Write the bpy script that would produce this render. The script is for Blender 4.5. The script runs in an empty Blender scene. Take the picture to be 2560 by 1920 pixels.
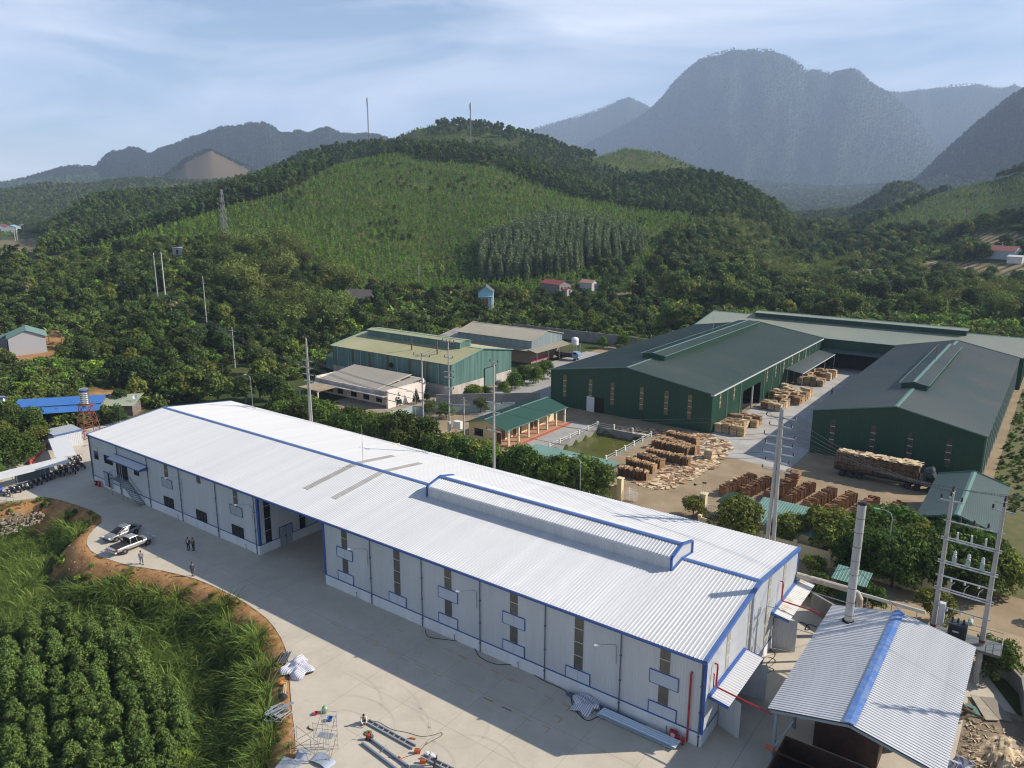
EXPO = 0.7; SUN_E = 5.0; SKY_S = 0.080; CLOUD = (9.6, 9.8, 10.6, 1)
HAZE = 1.1e-4; HAZE_C = (.58, .73, 1.0, 1)
import bpy, math, random
import numpy as np
from mathutils import Vector, Matrix
random.seed(7)
RNG = np.random.default_rng(11)
SC = bpy.context.scene
COL = SC.collection
PI = math.pi
# ------------------------------------------------------------------ camera
CAM_H = 43.0
F_PX, YAW, PITCH, ROLL = 1894.2193, -0.63147, 0.23491, 0.003648   # focal length in pixels of a 2560 px wide frame
FW, FH = 2560.0, 1920.0
_cy, _sy, _cp, _sp = math.cos(YAW), math.sin(YAW), math.cos(PITCH), math.sin(PITCH)
FWD = np.array([_sy*_cp, _cy*_cp, -_sp]); _r = np.array([_cy, -_sy, 0.0]); _u = np.cross(_r, FWD)
RGT = math.cos(ROLL)*_r + math.sin(ROLL)*_u
UPV = -math.sin(ROLL)*_r + math.cos(ROLL)*_u
EYE = np.array([0, 0, CAM_H])
cam = bpy.data.cameras.new('camera'); camo = bpy.data.objects.new('camera', cam); COL.objects.link(camo)
cam.sensor_fit = 'HORIZONTAL'; cam.sensor_width = 36.0; cam.lens = 36.0*F_PX/FW
cam.clip_start = 0.5; cam.clip_end = 30000
M = Matrix(((RGT[0], UPV[0], -FWD[0], 0), (RGT[1], UPV[1], -FWD[1], 0), (RGT[2], UPV[2], -FWD[2], CAM_H), (0, 0, 0, 1)))
camo.matrix_world = M
SC.camera = camo

def ray(x, y):
    return FWD + RGT*((x-FW/2)/F_PX) - UPV*((y-FH/2)/F_PX)
def gp(x, y, z=0.0):
    "surveyed photo position -> place on the level plane at height z"
    d = ray(x, y); t = (CAM_H-z)/-d[2]
    return (d[0]*t, d[1]*t, z)
def R_(x0, y0, s):
    return lambda x, y, z=0.0: gp(x0+x*s, y0+y*s, z)
gd = R_(0, 0, 2560/2212.0)              # whole view
g1 = R_(0, 960, 900/1555); g2 = R_(800, 960, 900/1555); g3 = R_(1660, 1200, 900/2074); g4 = R_(1660, 720, 900/2212)
g5 = R_(700, 720, 1000/2212); g6 = R_(2060, 1100, 500/1659); g7 = R_(0, 960, 480/2212); gs = R_(1880, 1480, 680/2212)
gr = R_(1350, 1600, 700/2212); gt = R_(600, 1600, 700/2212); gc = R_(220, 1280, 340/2212); gy = R_(1540, 1040, 400/2212)
gv = R_(1560, 1180, 700/2212); gm = R_(0, 1040, 260/1797); gh = R_(0, 540, 900/2212); gb = R_(1100, 640, 500/2212)
gw = R_(760, 840, 500/2212); gk = R_(2260, 820, 300/995.)
# ------------------------------------------------------------------ render settings, light, sky
SC.view_settings.view_transform = 'Standard'; SC.view_settings.look = 'None'
SC.view_settings.exposure = EXPO; SC.view_settings.gamma = 1.0; SC.view_settings.use_curve_mapping = False
cy = SC.cycles
cy.max_bounces = 5; cy.diffuse_bounces = 2; cy.glossy_bounces = 2; cy.transmission_bounces = 3; cy.volume_bounces = 1; cy.transparent_max_bounces = 6
cy.caustics_reflective = False; cy.caustics_refractive = False; cy.use_denoising = True; cy.filter_width = 1.15
SUN_EL = math.atan2(7.9, 11.75); SUN_H = np.array([8.95, 7.61])/11.75
SUN_DIR = Vector((SUN_H[0]*math.cos(SUN_EL), SUN_H[1]*math.cos(SUN_EL), math.sin(SUN_EL)))
sun = bpy.data.lights.new('sun', 'SUN'); suno = bpy.data.objects.new('sun', sun); COL.objects.link(suno)
sun.energy = SUN_E; sun.angle = math.radians(0.53); sun.color = (1.0, 0.92, 0.80)
suno.rotation_euler = SUN_DIR.to_track_quat('Z', 'Y').to_euler(); suno.location = (60, 60, 300)
W = bpy.data.worlds.new('World'); SC.world = W; W.use_nodes = True
nt = W.node_tree; nt.nodes.clear()
def nn(nt, t, **k):
    n = nt.nodes.new(t)
    for a, b in k.items():
        if a.startswith('i_'): n.inputs[a[2:]].default_value = b
        else: setattr(n, a, b)
    return n
out = nn(nt, 'ShaderNodeOutputWorld'); bg = nn(nt, 'ShaderNodeBackground'); bg.inputs['Strength'].default_value = SKY_S
sky = nn(nt, 'ShaderNodeTexSky', sky_type='NISHITA', sun_disc=False)
sky.sun_elevation = SUN_EL; sky.sun_rotation = math.atan2(SUN_H[0], SUN_H[1]); sky.air_density = 1.0; sky.dust_density = 0.4; sky.ozone_density = 3.6
tc = nn(nt, 'ShaderNodeTexCoord'); mp = nn(nt, 'ShaderNodeMapping')
mp.inputs['Rotation'].default_value = (0.15, -0.1, 0.75); mp.inputs['Scale'].default_value = (1.3, 3.6, 11.0)
n1 = nn(nt, 'ShaderNodeTexNoise', i_Scale=1.15, i_Detail=9.0, i_Roughness=0.56, i_Distortion=0.5)
cr = nn(nt, 'ShaderNodeValToRGB'); cr.color_ramp.elements[0].position = 0.38; cr.color_ramp.elements[1].position = 0.70
cr.color_ramp.elements[0].color = (0, 0, 0, 1); cr.color_ramp.elements[1].color = (1, 1, 1, 1)
mx = nn(nt, 'ShaderNodeMix', data_type='RGBA'); mx.inputs['B'].default_value = CLOUD
ml = nn(nt, 'ShaderNodeMath', operation='MULTIPLY'); ml.inputs[1].default_value = 0.85
L = nt.links.new
L(tc.outputs['Generated'], mp.inputs['Vector']); L(mp.outputs[0], n1.inputs['Vector']); L(n1.outputs['Fac'], cr.inputs[0])

sx = nn(nt, 'ShaderNodeSeparateXYZ'); L(tc.outputs['Generated'], sx.inputs[0]); el_ = nn(nt, 'ShaderNodeMapRange'); el_.inputs['From Min'].default_value = .75; el_.inputs['From Max'].default_value = .28; L(sx.outputs['Z'], el_.inputs['Value'])
m2_ = nn(nt, 'ShaderNodeMath', operation='MULTIPLY'); L(cr.outputs[0], m2_.inputs[0]); L(el_.outputs[0], m2_.inputs[1]); L(m2_.outputs[0], ml.inputs[0]); L(ml.outputs[0], mx.inputs['Factor']); L(sky.outputs[0], mx.inputs['A']); L(mx.outputs['Result'], bg.inputs['Color']); L(bg.outputs[0], out.inputs[0])

# ------------------------------------------------------------------ materials
MATS = {}
def mat(name, c, rough=0.6, metal=0.0, c2=None, scale=2.0, bump=0.0, bscale=30.0, streak=False, var=0.0, spec=0.4, trans=0.0, island=0.0, detail=5.0, lo=0.35, hi=0.65):
    """plain or two-tone procedural surface. c2: second tone mixed in by noise; streak: noise stretched down walls; var: tone shift per object; island: tone shift per leaf"""
    if name in MATS: return MATS[name]
    m = bpy.data.materials.new(name); m.use_nodes = True; nt = m.node_tree; L = nt.links.new
    b = nt.nodes['Principled BSDF']; b.inputs['Roughness'].default_value = rough; b.inputs['Metallic'].default_value = metal
    b.inputs['Specular IOR Level'].default_value = spec
    c4 = (*c, 1.0); src = None
    tc = nn(nt, 'ShaderNodeTexCoord'); vec = tc.outputs['Object']
    if c2 is not None:
        if streak:
            mp = nn(nt, 'ShaderNodeMapping'); mp.inputs['Scale'].default_value = streak if not isinstance(streak, bool) else (1, 1, 0.12); L(vec, mp.inputs['Vector']); v2 = mp.outputs[0]
        else: v2 = vec
        n = nn(nt, 'ShaderNodeTexNoise', i_Scale=scale, i_Detail=detail, i_Roughness=0.62); L(v2, n.inputs['Vector'])
        mr = nn(nt, 'ShaderNodeMapRange'); mr.inputs['From Min'].default_value = lo; mr.inputs['From Max'].default_value = hi; L(n.outputs['Fac'], mr.inputs['Value'])
        x = nn(nt, 'ShaderNodeMix', data_type='RGBA'); x.inputs['A'].default_value = c4; x.inputs['B'].default_value = (*c2, 1.0)
        L(mr.outputs[0], x.inputs['Factor']); src = x.outputs['Result']
    if var or island:
        h = nn(nt, 'ShaderNodeHueSaturation')
        if src is None: h.inputs['Color'].default_value = c4
        else: L(src, h.inputs['Color'])
        add = None
        if var:
            oi = nn(nt, 'ShaderNodeObjectInfo'); a = nn(nt, 'ShaderNodeMapRange'); a.inputs['To Min'].default_value = 1-var; a.inputs['To Max'].default_value = 1+var
            L(oi.outputs['Random'], a.inputs['Value']); add = a.outputs[0]
            hh = nn(nt, 'ShaderNodeMapRange'); hh.inputs['To Min'].default_value = 0.5-0.05*var; hh.inputs['To Max'].default_value = 0.5+0.05*var
            fr = nn(nt, 'ShaderNodeMath', operation='MULTIPLY'); fr.inputs[1].default_value = 7.31; f2 = nn(nt, 'ShaderNodeMath', operation='FRACT')
            L(oi.outputs['Random'], fr.inputs[0]); L(fr.outputs[0], f2.inputs[0]); L(f2.outputs[0], hh.inputs['Value']); L(hh.outputs[0], h.inputs['Hue'])
        if island:
            ge = nn(nt, 'ShaderNodeNewGeometry'); a2 = nn(nt, 'ShaderNodeMapRange'); a2.inputs['To Min'].default_value = 1-island; a2.inputs['To Max'].default_value = 1+island
            L(ge.outputs['Random Per Island'], a2.inputs['Value'])
            if add is not None:
                mu = nn(nt, 'ShaderNodeMath', operation='MULTIPLY'); L(add, mu.inputs[0]); L(a2.outputs[0], mu.inputs[1]); add = mu.outputs[0]
            else: add = a2.outputs[0]
        L(add, h.inputs['Value']); src = h.outputs[0]
    if src is None: b.inputs['Base Color'].default_value = c4
    else: L(src, b.inputs['Base Color'])
    if bump:
        n = nn(nt, 'ShaderNodeTexNoise', i_Scale=bscale, i_Detail=4.0); L(vec, n.inputs['Vector'])
        bp = nn(nt, 'ShaderNodeBump'); bp.inputs['Strength'].default_value = bump; bp.inputs['Distance'].default_value = 0.05
        L(n.outputs['Fac'], bp.inputs['Height']); L(bp.outputs[0], b.inputs['Normal'])
    if trans:
        tr = nn(nt, 'ShaderNodeBsdfTranslucent'); ms = nn(nt, 'ShaderNodeMixShader'); ms.inputs[0].default_value = trans
        if src is None: tr.inputs['Color'].default_value = c4
        else: L(src, tr.inputs['Color'])
        L(b.outputs[0], ms.inputs[1]); L(tr.outputs[0], ms.inputs[2]); L(ms.outputs[0], nt.nodes['Material Output'].inputs['Surface'])
    MATS[name] = m
    return m
def add_spots(m, scale, col, lo, hi, strength, stretch=(1, 1, 1), detail=6.0):
    "stains and wear laid over a surface's own colour"
    nt = m.node_tree; b = nt.nodes['Principled BSDF']; src = b.inputs['Base Color'].links[0].from_socket; tc = nn(nt, 'ShaderNodeTexCoord'); mp = nn(nt, 'ShaderNodeMapping'); mp.inputs['Scale'].default_value = stretch; mp.inputs['Location'].default_value = (scale*3.7, scale*1.9, 0)
    n = nn(nt, 'ShaderNodeTexNoise', i_Scale=scale, i_Detail=detail, i_Roughness=0.68, i_Distortion=0.6); mr = nn(nt, 'ShaderNodeMapRange'); mr.inputs['From Min'].default_value = lo; mr.inputs['From Max'].default_value = hi; mr.inputs['To Max'].default_value = strength
    x = nn(nt, 'ShaderNodeMix', data_type='RGBA'); x.inputs['B'].default_value = (*col, 1); L = nt.links.new
    L(tc.outputs['Object'], mp.inputs['Vector']); L(mp.outputs[0], n.inputs['Vector']); L(n.outputs['Fac'], mr.inputs['Value']); L(mr.outputs[0], x.inputs['Factor']); L(src, x.inputs['A']); L(x.outputs['Result'], b.inputs['Base Color'])
# ------------------------------------------------------------------ mesh helpers
class MB:
    def __init__(s): s.v = []; s.f = []; s.m = []
    def add(s, vs, fs, mi=0):
        o = len(s.v); s.v += [tuple(map(float, p)) for p in vs]; s.f += [tuple(i+o for i in f) for f in fs]; s.m += [mi]*len(fs); return s
    def box(s, x0, x1, y0, y1, z0, z1, mi=0):
        vs = [(x0, y0, z0), (x1, y0, z0), (x1, y1, z0), (x0, y1, z0), (x0, y0, z1), (x1, y0, z1), (x1, y1, z1), (x0, y1, z1)]
        return s.add(vs, [(0, 3, 2, 1), (4, 5, 6, 7), (0, 1, 5, 4), (1, 2, 6, 5), (2, 3, 7, 6), (3, 0, 4, 7)], mi)
    def rbox(s, c, sz, rz=0.0, mi=0, rx=0.0, ry=0.0, taper=1.0):
        from mathutils import Euler
        R = Euler((rx, ry, rz)).to_matrix(); hx, hy, hz = sz[0]/2, sz[1]/2, sz[2]/2
        vs = []
        for z, k in ((-hz, 1), (hz, taper)):
            for x, y in ((-hx, -hy), (hx, -hy), (hx, hy), (-hx, hy)):
                p = R @ Vector((x*k, y*k, z)); vs.append((p.x+c[0], p.y+c[1], p.z+c[2]))
        return s.add(vs, [(0, 3, 2, 1), (4, 5, 6, 7), (0, 1, 5, 4), (1, 2, 6, 5), (2, 3, 7, 6), (3, 0, 4, 7)], mi)
    def beam(s, a, b, w, h=None, mi=0):
        a = Vector(a); b = Vector(b); d = (b-a).normalized(); h = h or w
        up = Vector((0, 0, 1)) if abs(d.z) < .95 else Vector((1, 0, 0))
        x = d.cross(up).normalized()*(w/2); y = x.cross(d).normalized()*(h/2)
        vs = [a-x-y, a+x-y, a+x+y, a-x+y, b-x-y, b+x-y, b+x+y, b-x+y]
        return s.add(vs, [(0, 3, 2, 1), (4, 5, 6, 7), (0, 1, 5, 4), (1, 2, 6, 5), (2, 3, 7, 6), (3, 0, 4, 7)], mi)
    def tube(s, pts, r, n=8, mi=0, cap=True):
        pts = [Vector(p) for p in pts]; rs = r if isinstance(r, (list, tuple)) else [r]*len(pts); base = len(s.v); k = len(pts)
        px = None
        for i, p in enumerate(pts):
            d = (pts[min(i+1, k-1)]-pts[max(i-1, 0)]).normalized()
            if px is None: px = d.orthogonal().normalized()
            else:
                px = (px-d*px.dot(d)); px = px.normalized() if px.length > 1e-6 else d.orthogonal().normalized()
            py = d.cross(px)
            for j in range(n):
                a = 2*PI*j/n; q = p+(px*math.cos(a)+py*math.sin(a))*rs[i]; s.v.append(tuple(q))
        for i in range(k-1):
            for j in range(n):
                a = base+i*n+j; b = base+i*n+(j+1) % n; s.f.append((a, b, b+n, a+n)); s.m.append(mi)
        if cap:
            s.f.append(tuple(base+j for j in reversed(range(n)))); s.m.append(mi)
            s.f.append(tuple(base+(k-1)*n+j for j in range(n))); s.m.append(mi)
        return s
    def lathe(s, c, prof, n=16, mi=0, axis='z'):
        base = len(s.v)
        for r, h in prof:
            for j in range(n):
                a = 2*PI*j/n; u, w = r*math.cos(a), r*math.sin(a)
                p = (u, w, h) if axis == 'z' else ((u, h, w) if axis == 'y' else (h, u, w))
                s.v.append((c[0]+p[0], c[1]+p[1], c[2]+p[2]))
        for i in range(len(prof)-1):
            for j in range(n):
                a = base+i*n+j; b = base+i*n+(j+1) % n; s.f.append((a, b, b+n, a+n)); s.m.append(mi)
        s.f.append(tuple(base+j for j in reversed(range(n)))); s.m.append(mi)
        s.f.append(tuple(base+(len(prof)-1)*n+j for j in range(n))); s.m.append(mi)
        return s
    def poly(s, pts, z0, z1, mi=0):
        "flat polygon pts (x, y) with thickness"
        n = len(pts)
        vs = [(p[0], p[1], z0) for p in pts]+[(p[0], p[1], z1) for p in pts]
        fs = [tuple(range(n-1, -1, -1)), tuple(range(n, 2*n))]+[(i, (i+1) % n, n+(i+1) % n, n+i) for i in range(n)]
        return s.add(vs, fs, mi)
    def ribs(s, O, U, Vv, N, length, v0, v1, pitch=0.33, depth=0.035, mi=0):
        "profiled metal sheet: ribs run along Vv, repeat along U; v0(u), v1(u) bound it"
        O = Vector(O); U = Vector(U); Vv = Vector(Vv); N = Vector(N); us = []
        k = max(1, int(round(length/pitch))); p = length/k
        for i in range(k): us += [(i*p, 0), (i*p+.62*p, 0), (i*p+.72*p, depth), (i*p+.90*p, depth)]
        us.append((length, 0)); base = len(s.v)
        f0 = v0 if callable(v0) else (lambda u: v0); f1 = v1 if callable(v1) else (lambda u: v1)
        for u, d in us:
            q = O+U*u+N*d; s.v.append(tuple(q+Vv*f0(u))); s.v.append(tuple(q+Vv*f1(u)))
        for i in range(len(us)-1):
            a = base+2*i; s.f.append((a, a+2, a+3, a+1)); s.m.append(mi)
        return s
    def build(s, name, mats, parent=None, smooth=False, loc=None, **tg):
        me = bpy.data.meshes.new(name); me.from_pydata(s.v, [], s.f); me.update()
        for m in (mats if isinstance(mats, (list, tuple)) else [mats]): me.materials.append(m)
        if max(s.m, default=0): me.polygons.foreach_set('material_index', s.m)
        if smooth:
            me.polygons.foreach_set('use_smooth', [True]*len(me.polygons))
            try: me.set_sharp_from_angle(angle=math.radians(40))
            except Exception: pass
        o = bpy.data.objects.new(name, me); COL.objects.link(o)
        if parent is not None: o.parent = parent
        if loc is not None: o.location = loc
        if tg: tag(o, **tg)
        return o
def tag(o, label=None, cat=None, group=None, kind=None):
    if label: o['label'] = label
    if cat: o['category'] = cat
    if group: o['group'] = group
    if kind: o['kind'] = kind
    return o
def thing(name, label, cat, loc=(0, 0, 0), rz=0.0, group=None):
    o = bpy.data.objects.new(name, None); COL.objects.link(o); o.empty_display_size = .5
    o.location = loc; o.rotation_euler = (0, 0, rz)
    return tag(o, label, cat, group)
KIDS = {}
def copy_tree(o, loc=None, rz=None, label=None, scale=None, group=None, parent=None):
    c = o.copy(); COL.objects.link(c)
    if parent is not None: c.parent = parent
    for ch in kids(o): copy_tree(ch, parent=c)
    if loc is not None: c.location = loc
    if rz is not None: c.rotation_euler = (0, 0, rz)
    if scale is not None: c.scale = scale if isinstance(scale, (tuple, list)) else (scale,)*3
    if label: c['label'] = label
    if group: c['group'] = group
    return c
def kids(o):
    if o.name not in KIDS: KIDS[o.name] = list(o.children)
    return KIDS[o.name]
def mesh_np(name, V, Fq, mats, parent=None, mi=None, smooth=False):
    "V (n,3) and quads Fq (m,4) straight into a mesh object"
    me = bpy.data.meshes.new(name); n, m = len(V), len(Fq)
    me.vertices.add(n); me.vertices.foreach_set('co', np.asarray(V, np.float32).ravel())
    me.loops.add(4*m); me.loops.foreach_set('vertex_index', np.asarray(Fq, np.int32).ravel())
    me.polygons.add(m); me.polygons.foreach_set('loop_start', np.arange(0, 4*m, 4, dtype=np.int32)); me.polygons.foreach_set('loop_total', np.full(m, 4, np.int32))
    for k in (mats if isinstance(mats, (list, tuple)) else [mats]): me.materials.append(k)
    if mi is not None: me.polygons.foreach_set('material_index', np.asarray(mi, np.int32))
    if smooth: me.polygons.foreach_set('use_smooth', np.ones(m, bool))
    me.update(calc_edges=True)
    o = bpy.data.objects.new(name, me); COL.objects.link(o)
    if parent is not None: o.parent = parent
    return o
# ------------------------------------------------------------------ terrain
def azel(xd, yd):
    d = ray(xd*2560/2212., yd*2560/2212.); return math.atan2(d[0], d[1]), d[2]/math.hypot(d[0], d[1])
AZC = math.atan2(FWD[0], FWD[1])
def layer(pts, R, wf, wb, tree=0.0, pw=1.25, nz=0.0, ext=(0.0, 0.0)):
    """one ridge: its crest as surveyed (view x, view y), distance R (number or list per point), length of its front and back slopes"""
    Rs = R if isinstance(R, (list, tuple)) else [R]*len(pts)
    az = []; h = []
    for (x, y), r in zip(pts, Rs):
        a, e = azel(x, y); az.append(a); h.append(CAM_H+e*r-tree)
    Rs = list(Rs)
    # fade out beyond both ends
    az = [az[0]-.35, az[0]-.12]+az+[az[-1]+.12, az[-1]+.35]; h = [h[0]*ext[0]*.6, h[0]*(ext[0]+.35*(1-ext[0]))]+h+[h[-1]*(ext[1]+.35*(1-ext[1])), h[-1]*ext[1]*.6]; Rs = [Rs[0]]*2+Rs+[Rs[-1]]*2
    return dict(az=np.array(az), h=np.maximum(np.array(h), 0), R=np.array(Rs), wf=wf, wb=wb, pw=pw, nz=nz)
LAYERS = [
 # near spur and the bright plantation slope
 layer([(-150, 640), (0, 588), (100, 562), (200, 548), (330, 503), (420, 468), (520, 432), (640, 400), (740, 382), (860, 352), (925, 348), (1000, 350), (1060, 355), (1130, 382), (1200, 408), (1300, 448), (1400, 466), (1480, 475), (1560, 500), (1640, 540), (1740, 590)],
       [380, 400, 420, 440, 480, 510, 540, 570, 600, 640, 660, 660, 660, 655, 640, 620, 600, 590, 570, 540, 500], 310, 500, 4.0, 1.12),
 # second ridge with the tall dark wood
 layer([(60, 520), (115, 492), (200, 442), (300, 432), (430, 421), (500, 408), (560, 390), (640, 350), (720, 328), (800, 322), (870, 322), (960, 328), (1050, 332), (1120, 356), (1200, 382), (1300, 404), (1380, 398), (1480, 388), (1560, 396), (1640, 436), (1690, 482), (1730, 535), (1770, 570)],
       [620, 640, 700, 740, 770, 790, 800, 810, 820, 820, 800, 790, 780, 770, 760, 740, 730, 720, 710, 690, 670, 650, 630], 230, 420, 9.0, 1.1),
 # summit ridge
 layer([(780, 340), (850, 306), (900, 288), (945, 280), (960, 279), (1060, 283), (1150, 302), (1240, 335), (1290, 345), (1350, 326), (1420, 336), (1480, 362), (1560, 396), (1640, 426), (1700, 478), (1750, 540)],
       [980, 980, 980, 980, 980, 975, 965, 950, 950, 1000, 1010, 1010, 1010, 980, 930, 880], 240, 600, 7.0, 1.0),
 # low hills on the left
 layer([(-150, 425), (0, 418), (60, 410), (100, 406), (200, 404), (260, 394), (330, 396), (440, 399), (540, 394), (640, 384)], 1650, 600, 500, 6.0, 1.0, .02),
 layer([(250, 420), (330, 400), (360, 386), (400, 350), (440, 331), (455, 328), (490, 345), (535, 365), (575, 392), (640, 420)], 2300, 500, 300, 2.0, 1.0),
 # left mountain
 layer([(-250, 440), (-100, 425), (0, 402), (60, 387), (110, 372), (150, 362), (205, 362), (222, 345), (240, 330), (262, 329), (280, 321), (300, 323), (325, 334), (345, 322), (380, 314), (405, 302), (440, 290), (475, 276), (510, 276), (540, 270), (572, 266), (590, 274), (605, 288), (630, 290), (640, 281), (665, 289), (690, 280), (710, 277), (735, 290), (760, 292), (790, 290), (830, 296), (870, 318), (950, 350)], 3600, 1100, 900, 8.0, .9, .04, (.5, .4)),
 # great mountain on the right and its neighbours
 layer([(1100, 300), (1160, 276), (1210, 262), (1260, 246), (1310, 228), (1345, 213), (1360, 210), (1385, 222), (1410, 234), (1500, 300), (1560, 340)], 7400, 1500, 1200, 8.0, .9, .05),
 layer([(1200, 345), (1290, 302), (1330, 280), (1370, 260), (1402, 238), (1432, 208), (1452, 180), (1480, 150), (1510, 127), (1530, 117), (1560, 110), (1585, 105), (1604, 111), (1630, 106), (1658, 103), (1684, 112), (1705, 121), (1726, 134), (1742, 152), (1768, 152), (1785, 160), (1800, 158), (1818, 151), (1842, 148), (1860, 158), (1880, 178), (1912, 196), (1945, 215), (1985, 262), (2030, 330), (2080, 385)], 6200, 1700, 1100, 8.0, .8, .07),
 layer([(1700, 170), (1745, 152), (1765, 147), (1790, 155), (1830, 180), (1880, 205), (1915, 196), (1950, 197), (1990, 191), (2040, 187), (2075, 183), (2112, 180), (2140, 186), (2165, 189), (2192, 181), (2212, 190), (2320, 170), (2450, 200)], 7900, 1500, 1200, 8.0, .85, .05, (.2, .6)),
 layer([(1940, 412), (1985, 384), (2030, 340), (2070, 305), (2100, 276), (2130, 252), (2160, 228), (2190, 207), (2212, 194), (2300, 150), (2450, 120)], [3300]*11, 1200, 900, 6.0, .9, .05, (.0, .8)),
 # feet of the mountain
 layer([(1280, 352), (1400, 372), (1500, 384), (1600, 392), (1700, 402), (1800, 408), (1900, 402), (1980, 396), (2080, 372), (2212, 352)], 4000, 1900, 900, 6.0, 1.2, .03, (.2, .6)),
 # hills at the right edge
 layer([(1830, 505), (1870, 478), (1930, 448), (2000, 418), (2050, 400), (2100, 388), (2150, 376), (2180, 366), (2212, 352), (2330, 310), (2450, 300)], [700, 780, 850, 900, 930, 950, 960, 960, 960, 960, 960], 330, 600, 7.0, 1.0, .02, (0, .8)),
 layer([(1840, 460), (1880, 440), (1905, 420), (1925, 407), (1945, 402), (1970, 406), (1990, 416), (2010, 430)], 1350, 250, 200, 6.0),
 layer([(2040, 520), (2080, 500), (2130, 482), (2180, 470), (2212, 462), (2330, 430), (2450, 420)], 640, 160, 300, 3.0, 1.0, .0, (0, .8)),
]
def vnoise(x, y, seed=0):
    "smooth value noise, vectorised"
    xi = np.floor(x).astype(np.int64); yi = np.floor(y).astype(np.int64); fx = x-xi; fy = y-yi
    fx = fx*fx*(3-2*fx); fy = fy*fy*(3-2*fy)
    def h(a, b):
        n = (a*374761393+b*668265263+seed*1442695041) & 0x7fffffff
        n = ((n ^ (n >> 13))*1274126177) & 0x7fffffff
        return ((n ^ (n >> 16)) & 0xffff)/65535.0
    return (h(xi, yi)*(1-fx)+h(xi+1, yi)*fx)*(1-fy)+(h(xi, yi+1)*(1-fx)+h(xi+1, yi+1)*fx)*fy
def fbm(x, y, o=4, seed=0):
    s = 0; a = .5
    for k in range(o): s = s+a*(vnoise(x*2**k, y*2**k, seed+k)-.5); a *= .5
    return s
# edge of the concrete yard towards the plantation, seen from the far left to the bottom edge
EDGE = [g1(*p) for p in [(0, 512), (110, 498), (190, 487), (255, 500), (330, 522), (400, 548), (437, 572), (440, 598), (405, 628), (378, 662), (374, 692), (392, 720), (432, 745), (500, 768), (560, 785), (630, 795), (700, 806), (770, 822), (845, 842), (900, 864), (960, 892), (1010, 918), (1060, 946), (1105, 977), (1150, 1012), (1185, 1052), (1212, 1095), (1232, 1140), (1246, 1200), (1252, 1300), (1262, 1420), (1274, 1510), (1278, 1659)]]
EDGE.append((EDGE[-1][0]+.5, EDGE[-1][1]-14, 0)); EDGE.insert(0, (EDGE[0][0]-26, EDGE[0][1]-2.5, 0))
EX = np.array([(p[0], p[1]) for p in EDGE])
LOW = np.array([tuple(p) for p in EX]+[(-40, 5), (-120, -40), (-300, 0), (-300, 58), (EX[0][0]-5, EX[0][1])])
def in_poly(x, y, P):
    c = np.zeros(np.shape(x), bool); n = len(P); j = n-1
    for i in range(n):
        xi, yi = P[i][0], P[i][1]; xj, yj = P[j][0], P[j][1]
        if yi != yj: c ^= ((yi > y) != (yj > y)) & (x < (xj-xi)*(y-yi)/(yj-yi)+xi)
        j = i
    return c
def dist_line(x, y, P):
    d = np.full(np.shape(x), 1e9)
    for a, b in zip(P[:-1], P[1:]):
        ab = np.array(b[:2])-np.array(a[:2]); L2 = max(ab@ab, 1e-9)
        t = np.clip(((x-a[0])*ab[0]+(y-a[1])*ab[1])/L2, 0, 1); d = np.minimum(d, np.hypot(x-a[0]-t*ab[0], y-a[1]-t*ab[1]))
    return d
def sstep(t): t = np.clip(t, 0, 1); return t*t*(3-2*t)
def terrain(x, y):
    x = np.asarray(x, float); y = np.asarray(y, float)
    r = np.hypot(x, y)+1e-6; az = np.arctan2(x, y)
    acc = np.zeros_like(r); acc += np.maximum(0, (r-900)*.008)**6
    for k, ly in enumerate(LAYERS):
        R = np.interp(az, ly['az'], ly['R']); hc = np.interp(az, ly['az'], ly['h'])
        if ly['nz']:
            w = R*.02
            jx = fbm(az*60, np.full_like(az, k*7.3), 4, 5+k)
            rid = fbm(az*8+r/(R*.55), r/(R*.30)-az*3, 5, k+31); R = R+ly['nz']*R*.55*(.35-2.4*np.abs(rid))
        t = np.where(r < R, 1+(r-R)/ly['wf'], 1-(r-R)/ly['wb'])
        t = np.clip(t, 0, 1); s = np.where(r < R, t**ly['pw'], sstep(t))
        s = s*(1-.12*ly['nz']/.05*np.clip(1-t, 0, 1)*(.5+2.6*fbm(az*40, r/(R*.06), 5, k+3))) if ly['nz'] else s
        acc += np.maximum(hc*s, 0)**6
    z = acc**(1/6.)
    z = z+np.clip((r-300)/900, 0, 1)*(11*fbm(x/105+.4*fbm(x/60, y/60, 2, 71), y/105, 5, 77))*np.clip(z/25, 0, 1)
    # gentle rise of the wooded bank left of the works
    z = z+5.0*sstep((-150-x)/60)*sstep((y-95)/70)+6*sstep((y-255)/90)*sstep((x+150)/-60)
    z = z+2.2*fbm(x/17, y/17, 4, 5)*sstep((r-120)/150)*np.where((x > -165) & (x < 40) & (y < 262), 0, 1)
    # levelled ground of the works, then the plantation below the yard
    flat = sstep((x+178)/22)*sstep((262-y)/16)
    z = z*(1-flat)
    near = (r < 330) & (x < -20) & (y < 75)
    lo = in_poly(x, y, LOW) & near
    d = np.where(near, dist_line(x, y, EX), 99.)
    dn = sstep((d-.4)/5.5)*3.6+.25*np.clip(d-1, 0, 8)/8
    z = np.where(lo, z-dn+.5*fbm(x/3.1, y/3.1, 4, 9)*np.clip(d/2, 0, 1), z-.04)
    pond = sstep((x+71.2)/1.0)*sstep((-59.6-x)/1.0)*sstep((y-109)/1.0)*sstep((126-y)/1.0)
    return z-2.6*pond
def zt(x, y): return float(terrain(np.array([x]), np.array([y]))[0])
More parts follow.
